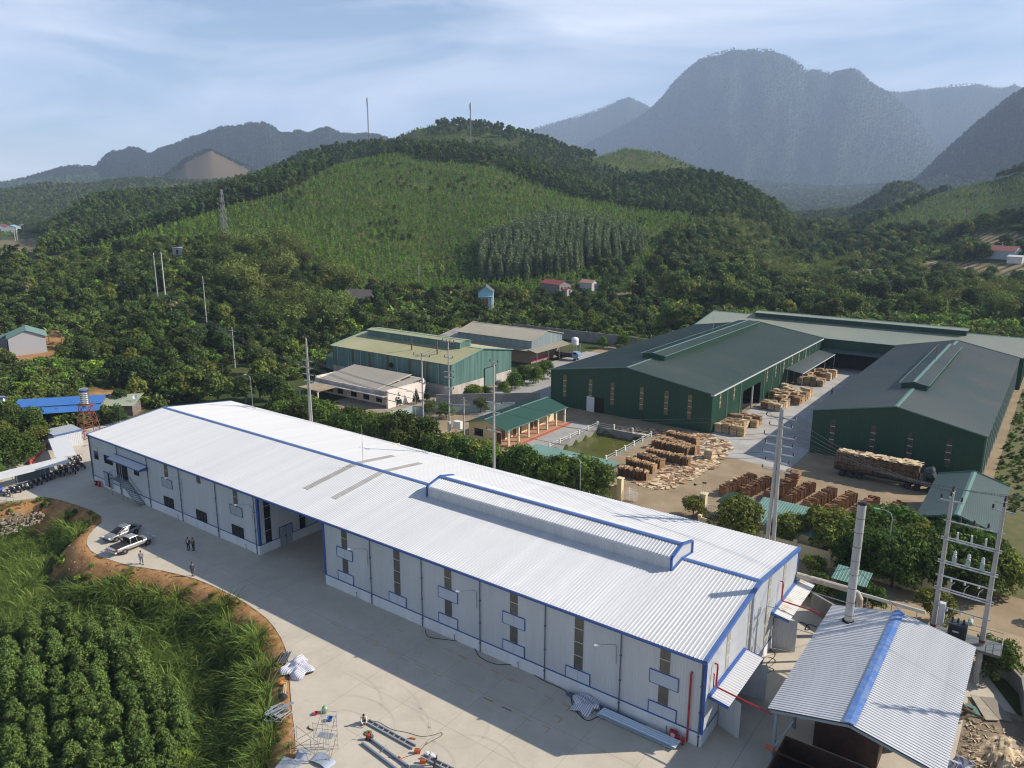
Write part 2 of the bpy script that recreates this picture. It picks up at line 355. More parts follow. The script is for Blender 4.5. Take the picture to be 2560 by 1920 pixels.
# grid round the camera: fine inside the view, coarse behind
a_in = np.linspace(AZC-.72, AZC+.72, 620); a_out = np.linspace(AZC+.72, AZC-.72+2*PI, 60)[1:-1]
AZ = np.concatenate([a_in, a_out]); rr = [6.0]
while rr[-1] < 11000: rr.append(rr[-1]*(1.011 if rr[-1] < 125 else 1.022 if rr[-1] < 1500 else 1.014)+.03)
RR = np.array(rr); NA, NR = len(AZ), len(RR)
GA, GR = np.meshgrid(AZ, RR); TX, TY = GR*np.sin(GA), GR*np.cos(GA); TZ = terrain(TX, TY)
V = np.stack([TX, TY, TZ], -1).reshape(-1, 3)
i, j = np.meshgrid(np.arange(NR-1), np.arange(NA), indexing='ij'); a = i*NA+j; b = i*NA+(j+1) % NA
Q = np.stack([b, a, a+NA, b+NA], -1).reshape(-1, 4)
cx = len(V); V = np.vstack([V, [[0, 0, float(TZ[0].mean())]]])
def soil_mask(x, y):
    s = np.zeros_like(x)
    near = (np.hypot(x, y) < 330) & (y < 75)
    d = np.where(near, dist_line(x, y, EX), 99.)
    s = np.maximum(s, np.where(in_poly(x, y, LOW) & near, 1-sstep((d-2.0)/1.8), 0))
    for px, py, R in SOIL:
        s = np.maximum(s, 1-sstep((np.hypot(x-px, y-py)-R*.7)/(R*.6)))
    return s
SOIL = [(*g1(300, 690)[:2], 3.5), (*g1(420, 780)[:2], 2.5), (*g1(230, 540)[:2], 2.5), (*gh(225, 865)[:2], 12), (*gh(120, 955)[:2], 10), (*gh(330, 830)[:2], 5), (*gh(680, 1140)[:2], 5), (*gh(720, 1200)[:2], 5), (*gb(140, 545)[:2], 9), (*g3(40, 400)[:2], 6)]
sv = soil_mask(V[:, 0], V[:, 1])
rr_ = np.hypot(V[:, 0], V[:, 1])
def field_mask(x, y):
    xd, yd = to_view(x, y, terrain(x, y))
    P = [(0, 520), (70, 515), (105, 528), (70, 545), (0, 550)]; P2 = [(2105, 505), (2230, 505), (2230, 530), (2130, 530)]; P3 = [(1985, 565), (2230, 570), (2230, 598), (2010, 588)]
    P4 = [(1760, 400), (1990, 398), (1990, 412), (1760, 416)]; P5 = [(1300, 640), (1440, 622), (1440, 632), (1310, 650)]
    f = np.zeros(np.shape(x))
    for P_ in (P, P2, P3, P5): f = np.where(in_poly(xd, yd, P_), 1., f)
    return f
def clear_mask(x, y):
    xd, yd = to_view(x, y, terrain(x, y)); r = np.hypot(x, y)
    f = np.where(in_poly(xd, yd, [(362, 392), (400, 352), (440, 332), (455, 326), (495, 345), (537, 368), (530, 382), (470, 392), (430, 396)]) & (r > 1800) & (r < 2420), 1., 0.)
    f = np.maximum(f, np.where(in_poly(xd, yd, [(300, 436), (320, 412), (370, 400), (420, 398), (440, 410), (400, 424), (340, 438)]) & (r > 1000) & (r < 1700), 1., 0.))
    return f
def to_view(x, y, z):
    d0, d1, d2 = x-0., y-0., z-CAM_H
    w = d0*FWD[0]+d1*FWD[1]+d2*FWD[2]; w = np.where(np.abs(w) < 1e-3, 1e-3, w)
    xs = (FW/2+F_PX*(d0*RGT[0]+d1*RGT[1]+d2*RGT[2])/w)*2212/2560; ys = (FH/2-F_PX*(d0*UPV[0]+d1*UPV[1]+d2*UPV[2])/w)*2212/2560
    bad = w < 1
    return np.where(bad, -9999, xs), np.where(bad, -9999, ys)
fm = field_mask(V[:, 0], V[:, 1]); cm_ = clear_mask(V[:, 0], V[:, 1])
gm_ = bpy.data.materials.new('terrain_soil_and_growth'); gm_.use_nodes = True; nt = gm_.node_tree; L = nt.links.new
b = nt.nodes['Principled BSDF']; b.inputs['Roughness'].default_value = .95; b.inputs['Specular IOR Level'].default_value = .1
tc = nn(nt, 'ShaderNodeTexCoord')
def ramp2(nt, fac, stops):
    r = nn(nt, 'ShaderNodeValToRGB'); e = r.color_ramp.elements
    while len(e) < len(stops): e.new(.5)
    for k, (p, c) in enumerate(stops): e[k].position = p; e[k].color = (*c, 1)
    nt.links.new(fac, r.inputs[0]); return r.outputs[0]
nA = nn(nt, 'ShaderNodeTexNoise', i_Scale=.05, i_Detail=8., i_Roughness=.65); L(tc.outputs['Object'], nA.inputs['Vector'])
nB = nn(nt, 'ShaderNodeTexNoise', i_Scale=.8, i_Detail=8., i_Roughness=.7); L(tc.outputs['Object'], nB.inputs['Vector'])
green = ramp2(nt, nA.outputs['Fac'], [(.3, (.030, .048, .014)), (.5, (.052, .072, .020)), (.62, (.080, .085, .028)), (.75, (.11, .09, .042))])
soil = ramp2(nt, nB.outputs['Fac'], [(.3, (.21, .10, .040)), (.5, (.36, .19, .080)), (.7, (.44, .26, .12))])
mpf = nn(nt, 'ShaderNodeMapping'); mpf.inputs['Rotation'].default_value = (0, 0, .5); L(tc.outputs['Object'], mpf.inputs['Vector'])
wv = nn(nt, 'ShaderNodeTexWave', i_Scale=.055, i_Distortion=2.5, i_Detail=2.); L(mpf.outputs[0], wv.inputs['Vector'])
field = ramp2(nt, wv.outputs['Fac'], [(.1, (.07, .07, .03)), (.4, (.20, .16, .085)), (.8, (.26, .20, .12))])
clear = ramp2(nt, nB.outputs['Fac'], [(.3, (.055, .055, .028)), (.55, (.12, .085, .055)), (.75, (.075, .075, .036))])
def mixa(nt, A, B, attr):
    at = nn(nt, 'ShaderNodeAttribute', attribute_name=attr); x = nn(nt, 'ShaderNodeMix', data_type='RGBA')
    nt.links.new(A, x.inputs['A']); nt.links.new(B, x.inputs['B']); nt.links.new(at.outputs['Fac'], x.inputs['Factor']); return x.outputs['Result']
wooded = ramp2(nt, nA.outputs['Fac'], [(.35, (.022, .034, .018)), (.6, (.030, .042, .021)), (.80, (.060, .062, .045))])
cur = mixa(nt, green, wooded, 'wooded'); cur = mixa(nt, cur, soil, 'soil'); cur = mixa(nt, cur, field, 'field'); cur = mixa(nt, cur, clear, 'cleared'); L(cur, b.inputs['Base Color'])
bp = nn(nt, 'ShaderNodeBump'); bp.inputs['Strength'].default_value = .6; bp.inputs['Distance'].default_value = .25; L(nB.outputs['Fac'], bp.inputs['Height']); L(bp.outputs[0], b.inputs['Normal'])
# centre fan closed with quads that share the hub
hub = np.array([[cx, j, (j+1) % NA, cx] for j in range(0, NA)])[:, [0, 1, 2]]
ter = mesh_np('terrain', V, Q, gm_, smooth=True); tag(ter, kind='structure')
for nm, arr in (('wooded', sstep((rr_-1000)/150)*(.35+.65*sstep((V[:, 2]-70)/150))), ('soil', sv), ('field', fm), ('cleared', cm_)):
    at = ter.data.attributes.new(nm, 'FLOAT', 'POINT'); at.data.foreach_set('value', arr.astype(np.float32))
# ------------------------------------------------------------------ ground sheets
conc = mat('yard_concrete', (.52, .462, .375), .85, c2=(.455, .402, .32), scale=.35, bump=.15, bscale=6, spec=.25, detail=9.)
add_spots(conc, .9, (.30, .265, .21), .60, .74, .45); add_spots(conc, .16, (.40, .36, .30), .52, .66, .5, (1, 1, 1), 8.); add_spots(conc, 3.5, (.22, .19, .15), .68, .76, .5)
conc2 = mat('grey_concrete', (.36, .35, .33), .85, c2=(.29, .28, .26), scale=.3, bump=.15, bscale=5, spec=.2, detail=8.)
dirt = mat('packed_dirt', (.33, .255, .165), .95, c2=(.25, .185, .115), scale=.22, bump=.3, bscale=3, spec=.1, detail=9.)
roadm = mat('dusty_road', (.40, .31, .20), .95, c2=(.30, .225, .14), scale=.3, bump=.2, bscale=3, spec=.1, detail=8.)
pts = [(p[0], p[1]) for p in EX]
MB().poly(pts+[(8, 40), (8, 60), (-1.5, 78), (-20, 80), (-128, 80), (-150, 72)][::1], -.5, .03).build('concrete_yard', conc, kind='structure')
# joints between the poured slabs and the tyre marks
jm = mat('slab_joint', (.30, .265, .21), .9); J = MB()
for k in range(24):
    x = -118+k*5.05
    ys_ = [y_ for y_ in np.arange(30, 51.5, .25) if in_poly(np.array(x), np.array(y_), LOW)]; y0_ = max(ys_)+.5 if ys_ else 30
    if y0_ < 50: J.box(x, x+.03, y0_, 51.5, .033, .034)
J.box(-85, -18, 46.8, 46.83, .0332, .0342)
for xx in (-16, -10): J.box(xx, xx+.05, 40, 70, .033, .034)
for yy in (41.5, 36.3): J.box(-50+(41.5-yy)*1.2, 0, yy, yy+.03, .0331, .0341)
J.build('slab_joints', jm, kind='structure')
tm = mat('tyre_rubber_trace', (.435, .385, .31), .9); T = MB()
rnd = random.Random(3)
for (px, py), rad, a0, a1 in [((1000, 560), 4.2, .3, 2.9), ((1300, 560), 3.6, -.6, 2.2), ((1500, 880), 3.2, .2, 2.4), ((850, 360), 5.5, .4, 1.9), ((1100, 420), 6.5, .5, 1.6), ((1950, 880), 4., .4, 2.5), ((1750, 560), 3.6, -.9, .9), ((900, 640), 2.8, .3, 2.6), ((1250, 640), 5, .2, 1.5), ((560, -200), 6, -1, .6), ((300, -300), 7, -.8, .8)]:
    c = gt(px, py)
    for dr in (0, .16):
        pr = None
        for k in range(25):
            a = a0+(a1-a0)*k/24; q = (c[0]+(rad+dr)*math.cos(a), c[1]+(rad+dr)*.8*math.sin(a)-rad*.5)
            if in_poly(np.array(q[0]), np.array(q[1]), LOW): pr = None; continue
            if pr:
                d = Vector((q[0]-pr[0], q[1]-pr[1], 0)).normalized(); n = Vector((-d.y, d.x, 0))*.035*(1-abs(k/12-1)**3)
                T.add([(pr[0]-n.x, pr[1]-n.y, .0345+dr*.004), (q[0]-n.x, q[1]-n.y, .0345+dr*.004), (q[0]+n.x, q[1]+n.y, .0345+dr*.004), (pr[0]+n.x, pr[1]+n.y, .0345+dr*.004)], [(0, 1, 2, 3)])
            pr = q
T.build('tyre_marks', tm, kind='structure')
ym = mat('worn_yellow_paint', (.50, .33, .06), .8, c2=(.40, .33, .22), scale=3.)
K = MB()
rows = [[(1060, 40), (1190, 95), (1300, 155), (1430, 213), (1560, 277), (1690, 340), (1820, 405), (1960, 475), (2110, 548)], [(1510, 20), (1640, 80), (1760, 140), (1890, 195), (2020, 255), (2165, 320)]]
dashes = [gt(*p) for r in rows for p in r]+[g2(*p) for p in [(68, 1043), (178, 988), (255, 1130), (345, 1065), (475, 1090), (620, 1180), (820, 1280), (730, 1365), (805, 1405), (890, 1447), (915, 1315), (990, 1357)]]
for p in dashes: K.box(p[0]-.55, p[0]+.55, p[1]-.05, p[1]+.05, .0346, .0352)
for p in [gr(215, 520), gr(150, 610), gr(50, 690)]: K.box(p[0]-.4, p[0]+.4, p[1]-.06, p[1]+.06, .0346, .0352); K.box(p[0]+.28, p[0]+.4, p[1]-.7, p[1]-.06, .0346, .0352)
K.build('yard_markings', ym, kind='structure')
# ground of the green works and round it
DY = MB()
for P_ in ([(-129, 84), (-71.5, 84), (-71.5, 135), (-90, 135), (-90, 250), (-112, 250), (-112, 135), (-129, 100)], [(-71.5, 84), (-59.3, 84), (-59.3, 108.4), (-71.5, 108.4)], [(-71.5, 126.3), (-59.3, 126.3), (-59.3, 135), (-71.5, 135)], [(-59.3, 84), (8, 84), (8, 135), (-59.3, 135)], [(-59.3, 135), (8, 135), (-3, 140), (-4, 250), (-59.3, 250)]): DY.poly(P_, -.3, .012)
DY.build('dirt_yard', dirt, kind='structure')
MB().poly([(-128, 78.2), (-20, 78.2), (2, 77.5), (14, 72), (22, 60), (30, 60), (24, 74), (10, 86), (-20, 88.5), (-128, 88.5)], -.3, .016).build('dirt_road', roadm, kind='structure')
MB().poly([(-51.4, 137), (-49.5, 124), (-33.2, 122.5), (-33.2, 212), (-51.4, 212)], -.2, .03).build('loading_pavement', mat('loading_concrete', (.42, .405, .38), .85, c2=(.31, .285, .25), scale=.25, detail=9.), kind='structure')
MB().poly([(-107, 118), (-88.5, 118), (-88.5, 192), (-113, 192), (-113, 150), (-107, 150)], -.2, .03).build('inner_pavement', conc2, kind='structure')
MB().poly([(-128, 108), (-107.5, 108), (-107.5, 126), (-128, 126)], -.2, .022).build('office_forecourt', mat('old_concrete', (.34, .28, .21), .9, c2=(.24, .20, .15), scale=.25, detail=8.), kind='structure')
MB().poly([(-78.2, 105), (-71.2, 108.6), (-71.2, 126.3), (-78, 126.3)], -.2, .034).build('terrace', conc2, kind='structure')
trackm = mat('dirt_track', (.34, .30, .22), .95, c2=(.26, .23, .14), scale=.5)
MB().poly([(1.2, 90), (2.6, 90), (1.0, 200), (-.6, 200)], -.2, .03).build('dirt_track', trackm, kind='structure')
vg = mat('verge_grass_ground', (.085, .10, .028), .95, c2=(.14, .12, .05), scale=.6, detail=8.)
MB().poly([(-5.4, 96), (8, 96), (8, 215), (-5.4, 215)], -.2, .02).build('grass_verge', vg, kind='structure')
chipm = mat('wood_chip_ground', (.30, .23, .15), .95, c2=(.16, .12, .08), scale=.8, detail=9., bump=.4, bscale=5)
MB().poly([(-2, 40), (14, 40), (14, 62), (6, 72), (-2, 72)], -.2, .05).build('chip_covered_ground', chipm, kind='structure')

# ------------------------------------------------------------------ white warehouse
wroof = mat('white_roof_sheet', (.57, .57, .575), .42, c2=(.51, .51, .515), scale=.6, streak=(1.3, .05, .05), spec=.5, detail=7.)
add_spots(wroof, .35, (.36, .35, .33), .60, .78, .30, (1., .12, .12)); add_spots(wroof, 2.2, (.33, .31, .28), .66, .78, .25)
wwall = mat('white_wall_sheet', (.53, .55, .575), .45, c2=(.47, .49, .515), scale=.5, streak=True, spec=.4)
add_spots(wwall, 1.6, (.34, .33, .31), .60, .80, .35, (1, 1, .10))
plast = mat('white_plaster', (.68, .70, .73), .8, c2=(.58, .59, .60), scale=.6, streak=True)
add_spots(plast, 1.2, (.36, .33, .29), .58, .78, .45, (1, 1, .5))
blue = mat('blue_trim', (.030, .085, .30), .4, c2=(.035, .10, .33), scale=1.)
bluel = mat('paler_blue_trim', (.055, .12, .33), .4, c2=(.075, .15, .36), scale=1.)  # paler tone of the blue trim
clear_ = mat('fibreglass_strip', (.085, .08, .068), .3, c2=(.12, .11, .09), scale=2., spec=.5)
fgrey = mat('roof_fibreglass', (.20, .195, .175), .5, c2=(.27, .26, .235), scale=1.2)
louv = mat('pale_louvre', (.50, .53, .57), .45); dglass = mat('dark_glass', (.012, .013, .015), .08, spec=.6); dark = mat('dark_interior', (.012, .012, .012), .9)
gdoor = mat('grey_steel_door', (.30, .34, .39), .5, c2=(.26, .30, .35), scale=2.); galv = mat('galvanised_steel', (.42, .44, .46), .42, .6, c2=(.34, .36, .38), scale=4.)
gsteel = mat('grey_painted_steel', (.20, .25, .29), .5); pipeg = mat('dark_grey_pipe', (.10, .12, .15), .5); red = mat('red_paint', (.36, .018, .02), .4); lampm = mat('lamp_housing', (.5, .52, .53), .4)
X0, X1, Y0, Y1, HE, HR = -119.2, -18.87, 51.87, 76.8, 7.98, 9.5
XA, XB, YM = -76.8, -64.4, 64.33; SL = (HR-HE)/(YM-Y0)
wh = thing('white_warehouse', 'long white corrugated warehouse with blue trim and a vented ridge beside the concrete yard', 'warehouse', (X0, Y0, 0))
def P(o): o.parent = wh; o.matrix_parent_inverse = Matrix.Translation((-X0, -Y0, 0)); return o
n_s = Vector((0, -SL, 1)).normalized(); slen = math.hypot(YM-Y0, HR-HE)
d_s = Vector((0, YM-Y0, HR-HE)).normalized(); d_n = Vector((0, -(Y1-YM), HR-HE)).normalized()
ov = .18
r = MB(); r.ribs((X0-.12, Y0-ov, HE-ov*SL), (1, 0, 0), d_s, n_s, X1-X0+.24, 0, slen+ov, .34, .034)
r.ribs((X0-.12, Y1+ov, HE-ov*SL), (1, 0, 0), d_n, (0, SL, 1), X1-X0+.24, 0, slen+ov, .34, .034)
P(r.build('roof', wroof))
u = MB()   # underside lining of the roof keeps the passage dark
u.add([(X0, Y0, HE-.12), (X1, Y0, HE-.12), (X1, YM, HR-.12), (X0, YM, HR-.12), (X1, Y1, HE-.12), (X0, Y1, HE-.12)], [(3, 2, 1, 0), (5, 4, 2, 3)]); P(u.build('roof_lining', galv))
c = MB()
for xa, xb in ((X0-.14, -57.5), (-26.6, X1+.14)):
    for s in (1, -1): c.add([(xa, YM, HR+.10), (xb, YM, HR+.10), (xb, YM-s*.30, HR+.055-.30*SL+.02), (xa, YM-s*.30, HR+.055-.30*SL+.02)], [(0, 1, 2, 3)])
P(c.build('ridge_cap', bluel))
g = MB()
for xx in (X0-.13, X1+.13):
    for ya, yb in ((Y0-ov, YM), (Y1+ov, YM)):
        za = HE-ov*SL+.05; s = 1 if xx > -60 else -1
        for q in ((xx-.28*s, xx+.03*s, .03, 0), ):
            g.add([(q[0], ya, za+.03), (q[1], ya, za+.03), (q[1], yb, HR+.09), (q[0], yb, HR+.09)], [(0, 1, 2, 3)])
            g.add([(q[1], ya, za+.03), (q[1], ya, za-.32), (q[1], yb, HR-.26), (q[1], yb, HR+.09)], [(0, 1, 2, 3)])
    P(g.build('gable_trim', bluel)); g = MB()
gu = MB(); gu.box(X0-.1, X1+.1, Y0-.30, Y0-.04, HE-.24, HE-.06); gu.box(X0-.1, X1+.1, Y1+.04, Y1+.30, HE-.24, HE-.06)
P(gu.build('gutter', blue))
w = MB(); SK = 1.27
for xa, xb in ((X0, XA), (XB, X1)):
    w.ribs((xa, Y0, 0), (1, 0, 0), (0, 0, 1), (0, -1, 0), xb-xa, SK, HE-.1, .25, .022); w.ribs((xa, Y1, 0), (1, 0, 0), (0, 0, 1), (0, 1, 0), xb-xa, SK, HE-.1, .25, .022)
top = lambda uu: HE-.1+SL*min(uu, 2*(YM-Y0)-uu)
for xx, nx in ((X0, -1), (X1, 1), (XB, -1)): w.ribs((xx, Y0, 0), (0, 1, 0), (0, 0, 1), (nx, 0, 0), Y1-Y0, SK, top, .25, .022)
w.ribs((XA, Y0, 0), (0, 1, 0), (0, 0, 1), (1, 0, 0), 9.0, SK, top, .25, .022)
P(w.build('wall', wwall))
b_ = MB()
for xa, xb in ((X0, XA), (XB, X1)): b_.box(xa-.04, xb+.04, Y0-.06, Y0+.14, 0, SK-.02); b_.box(xa-.04, xb+.04, Y1-.14, Y1+.06, 0, SK-.02)
for xx in (X0, XA-.1, XB, X1-.1): b_.box(xx-.05, xx+.15, Y0+.14, Y1-.14, 0, SK-.02)
P(b_.build('plinth', plast))
cw = MB(); cw.box(XA-.08, XA+.02, Y0+9.05, Y1, SK, HE+.3); P(cw.build('plaster_panel', mat('cream_plaster', (.66, .56, .40), .85)))
tr = MB()
for xa, xb in ((X0, XA), (XB, X1)): tr.box(xa-.05, xb+.05, Y0-.085, Y0-.03, SK-.04, SK+.05)
tr.box(X1+.02, X1+.075, Y0, Y1, SK-.04, SK+.05); tr.box(XA+.02, XA+.075, Y0, Y0+9, SK-.04, SK+.05)
for xx in (X0, XA, XB, X1):
    tr.box(xx-.16, xx+.16, Y0-.075, Y0-.028, SK, HE-.2)
tr.box(XA+.028, XA+.075, Y0, Y0+.25, SK, HE-.2); tr.box(X1+.028, X1+.08, Y0, Y0+.22, SK, HE-.2); tr.box(X1+.028, X1+.08, Y1-.22, Y1, SK, HE-.2)
tr.box(XA+.03, XA+.08, Y0+8.85, Y0+9.05, SK, HE); tr.box(XB-.08, XB-.03, Y0, Y0+.25, SK, HE-.2)
P(tr.build('corner_trim', blue))
def strip_y(xc, z0, z1, w_=.88, seg=4):
    m = MB(); m.box(xc-w_/2, xc+w_/2, Y0-.05, Y0-.018, z0, z1); o = P(m.build('light_strip', clear_))
    k = max(1, round((z1-z0)/1.25))
    for i in range(1, k): zz = z0+(z1-z0)*i/k; MB().box(xc-w_/2, xc+w_/2, Y0-.062, Y0-.052, zz-.03, zz+.03).build('glazing_bar', lampm, o)
def louvre(x0_, x1_, z0, z1, m=louv):
    f = MB(); t = .055
    f.box(x0_, x1_, Y0-.11, Y0-.03, z1-t, z1); f.box(x0_, x1_, Y0-.11, Y0-.03, z0, z0+t); f.box(x0_, x0_+t, Y0-.11, Y0-.03, z0+t, z1-t); f.box(x1_-t, x1_, Y0-.11, Y0-.03, z0+t, z1-t)
    o = P(f.build('window', blue)); l = MB(); k = int((z1-z0-2*t)/.075)
    for i in range(k):
        zz = z0+t+(z1-z0-2*t)*i/k; l.add([(x0_+t, Y0-.095, zz), (x1_-t, Y0-.095, zz), (x1_-t, Y0-.05, zz+.07), (x0_+t, Y0-.05, zz+.07)], [(0, 1, 2, 3)])
    l.box((x0_+x1_)/2-.02, (x0_+x1_)/2+.02, Y0-.105, Y0-.097, z0+t, z1-t); l.box(x0_+t, x1_-t, Y0-.04, Y0-.032, z0+t, z1-t); l.build('louvre', m, o)
def dwin(x0_, x1_, z0, z1):
    f = MB(); t = .06
    f.box(x0_, x1_, Y0-.09, Y0-.03, z1-t, z1); f.box(x0_, x1_, Y0-.09, Y0-.03, z0, z0+t); f.box(x0_, x0_+t, Y0-.09, Y0-.03, z0+t, z1-t); f.box(x1_-t, x1_, Y0-.09, Y0-.03, z0+t, z1-t)
    for q in (.33, .66): xx = x0_+(x1_-x0_)*q; f.box(xx-.02, xx+.02, Y0-.08, Y0-.045, z0+t, z1-t)
    o = P(f.build('window', dark)); MB().box(x0_+t, x1_-t, Y0-.044, Y0-.03, z0+t, z1-t).build('pane', dglass, o)
lv2 = mat('dull_louvre', (.34, .36, .37), .5)
dwin(-117.95, -116.75, 4.22, 5.5); dwin(-114.85, -112.4, 4.22, 5.5); dwin(-106.15, -104.85, 4.2, 4.85)
for xc, up in ((-97.3, 1), (-89.3, 0), (-81.2, 1)):
    if up: strip_y(xc, 5.55, 7.9); louvre(xc-1.3, xc+1.3, 4.22, 5.5, lv2)
    else: strip_y(xc, 6.68, 7.9)
    dwin(xc-1.25, xc+1.2, 1.33, 2.75)
for xc, typ in ((-60.95, 2), (-52.85, 1), (-45.75, 2), (-37.6, 2), (-30.5, 1), (-22.3, 2)):
    lm = louv
    if typ == 2: strip_y(xc, 5.5, 7.85); strip_y(xc, 2.55, 4.15); louvre(xc-1.3, xc+1.3, 4.2, 5.45, lm)
    else: strip_y(xc, 2.55, 7.85)
    louvre(xc-1.28, xc+1.27, 1.34, 2.5, lm)
def pipe_y(x):
    m = MB(); m.tube([(x, Y0-.14, .1), (x, Y0-.14, HE-.2)], .055, 8)
    for zz in (1.0, 3.2, 5.6): m.box(x-.085, x+.085, Y0-.21, Y0-.05, zz-.05, zz+.05)
    P(m.build('downpipe', pipeg))
for x in (-118.95, -110.6, -102.23, -93.96, -85.48, -77.3, -56.79, -49.25, -41.61, -34.02, -26.29, -19.05): pipe_y(x)
def wall_lamp(x, z=6.3, nx=0):
    m = MB()
    if not nx: m.tube([(x, Y0-.1, z-1.7), (x, Y0-.12, z), (x-.12, Y0-.3, z+.25), (x-.5, Y0-.8, z+.35), (x-.95, Y0-1.3, z+.38)], .026, 6)
    else: m.tube([(X1+.1, x, z-1.7), (X1+.12, x, z), (X1+.3, x-.1, z+.25), (X1+.8, x-.2, z+.35), (X1+1.5, x-.35, z+.42)], .035, 6)
    o = P(m.build('wall_lamp', gsteel)); h = MB()
    if not nx: h.rbox((x-1.15, Y0-1.5, z+.37), (.5, .2, .1), .8)
    else: h.rbox((X1+1.75, x-.4, z+.43), (.5, .2, .1), -.2)
    h.build('lamp_head', lampm, o)
for x in (-116.6, -93.4, -77.7, -57.2, -42.0, -26.7): wall_lamp(x)
wall_lamp(66.4, 5.9, 1)
for x in (-95.2, -79.6, -59.2, -44.9, -37., -21.8):
    P(MB().tube([(x, Y0-.12, 0), (x, Y0-.14, .75)], .025, 6).tube([(x, Y0-.14, .72), (x, Y0-.27, .72)], .03, 6).build('hose_tap', pipeg))
# doors and passage side
def leaf(nm, m, *b): return P(MB().box(*b).build(nm, m))
d = leaf('door', gdoor, -115.55, -114.35, Y0-.11, Y0-.07, .35, 2.6); MB().box(-114.5, -114.44, Y0-.17, Y0-.11, 1.2, 1.45).build('handle', galv, d)
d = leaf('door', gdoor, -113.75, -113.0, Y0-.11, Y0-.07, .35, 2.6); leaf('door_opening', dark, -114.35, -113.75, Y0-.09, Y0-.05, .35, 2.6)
leaf('door_frame', blue, -115.65, -112.9, Y0-.13, Y0-.06, 2.6, 2.72)
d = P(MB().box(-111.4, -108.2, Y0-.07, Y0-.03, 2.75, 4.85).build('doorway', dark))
for xx in (-110.4, -109.8): MB().box(xx-.04, xx+.04, Y0-.1, Y0-.072, 2.75, 4.85).build('door_frame', lampm, d)
pd = P(MB().box(XA+.08, XA+.13, Y0+2.95, Y0+4.85, .12, 2.6).build('double_door', gdoor)); MB().box(XA+.131, XA+.145, Y0+3.88, Y0+3.92, .12, 2.6).box(XA+.13, XA+.2, Y0+3.7, Y0+3.76, 1.2, 1.4).build('handle', dark, pd)
MB().box(XA+.08, XA+.15, Y0+2.86, Y0+2.94, 1.3, 2.7).box(XA+.08, XA+.15, Y0+4.86, Y0+4.94, 1.3, 2.7).box(XA+.08, XA+.15, Y0+2.94, Y0+4.86, 2.61, 2.7).build('frame', blue, pd)
for yc, w_ in ((Y0+1.35, .9), (Y0+6.6, .9)):
    o = P(MB().box(XA+.02, XA+.05, yc-w_/2, yc+w_/2, SK+.05, HE-.05).build('light_strip', dglass))
    for zz in (2.9, 4.5, 6.2): MB().box(XA+.055, XA+.07, yc-w_/2, yc+w_/2, zz-.03, zz+.03).build('glazing_bar', lampm, o)
P(MB().box(XA+.05, XA+.09, Y0+7.6, Y0+8.2, 3.4, 4.1).build('notice_panel', mat('orange_notice', (.45, .10, .03), .6)))
# canopy, landing and stair at the left end
cn = MB(); cn.ribs((-111.4, Y0-1.3, 5.93), (1, 0, 0), Vector((0, 1.25, .4)).normalized(), Vector((0, -.3, 1)), 9.2, 0, 1.32, .34, .03); cano = P(cn.build('canopy', wwall))
cf = MB(); cf.box(-111.45, -102.15, Y0-1.36, Y0-1.3, 5.83, 5.96); cf.box(-102.2, -102.12, Y0-1.3, Y0, 5.8, 6.12); cf.box(-111.48, -111.4, Y0-1.3, Y0, 5.8, 6.12); cf.box(-111.4, -102.2, Y0-.12, Y0-.03, 6.28, 6.42); cf.build('canopy_edge', blue, cano)
st = MB(); zt_ = 2.75; st.box(-111.5, -108.1, Y0-1.15, Y0-.05, zt_-.08, zt_)
for k in range(14): st.box(-108.1+k*.31, -107.8+k*.31, Y0-1.1, Y0-.15, zt_-.2*(k+1)-.03, zt_-.2*(k+1))
for yy in (Y0-1.12, Y0-.13): st.beam((-108.1, yy, zt_-.12), (-103.75, yy, .03), .05, .22)
stair = P(st.build('stair', gsteel)); rl = MB()
for yy in (Y0-1.13,):
    rl.beam((-111.5, yy, zt_+1), (-108.1, yy, zt_+1), .05); rl.beam((-108.1, yy, zt_+1), (-103.8, yy, 1.0), .05); rl.beam((-111.5, yy, zt_+.5), (-108.1, yy, zt_+.5), .04); rl.beam((-108.1, yy, zt_+.5), (-103.8, yy, .5), .04)
    for x, z in ((-111.5, zt_), (-109.8, zt_), (-108.1, zt_), (-106.7, zt_-.9), (-105.2, zt_-1.85), (-103.8, .03)): rl.beam((x, yy, z), (x, yy, z+1), .05)
rl.beam((-108.1, Y0-.13, zt_+1), (-103.8, Y0-.13, 1.0), .05); rl.beam((-111.5, Y0-1.13, zt_+1), (-111.5, Y0-.1, zt_+1), .05)
for x in (-111.4, -108.2): rl.beam((x, Y0-1.1, 0), (x, Y0-1.1, zt_), .1)
rl.build('railing', galv, stair)
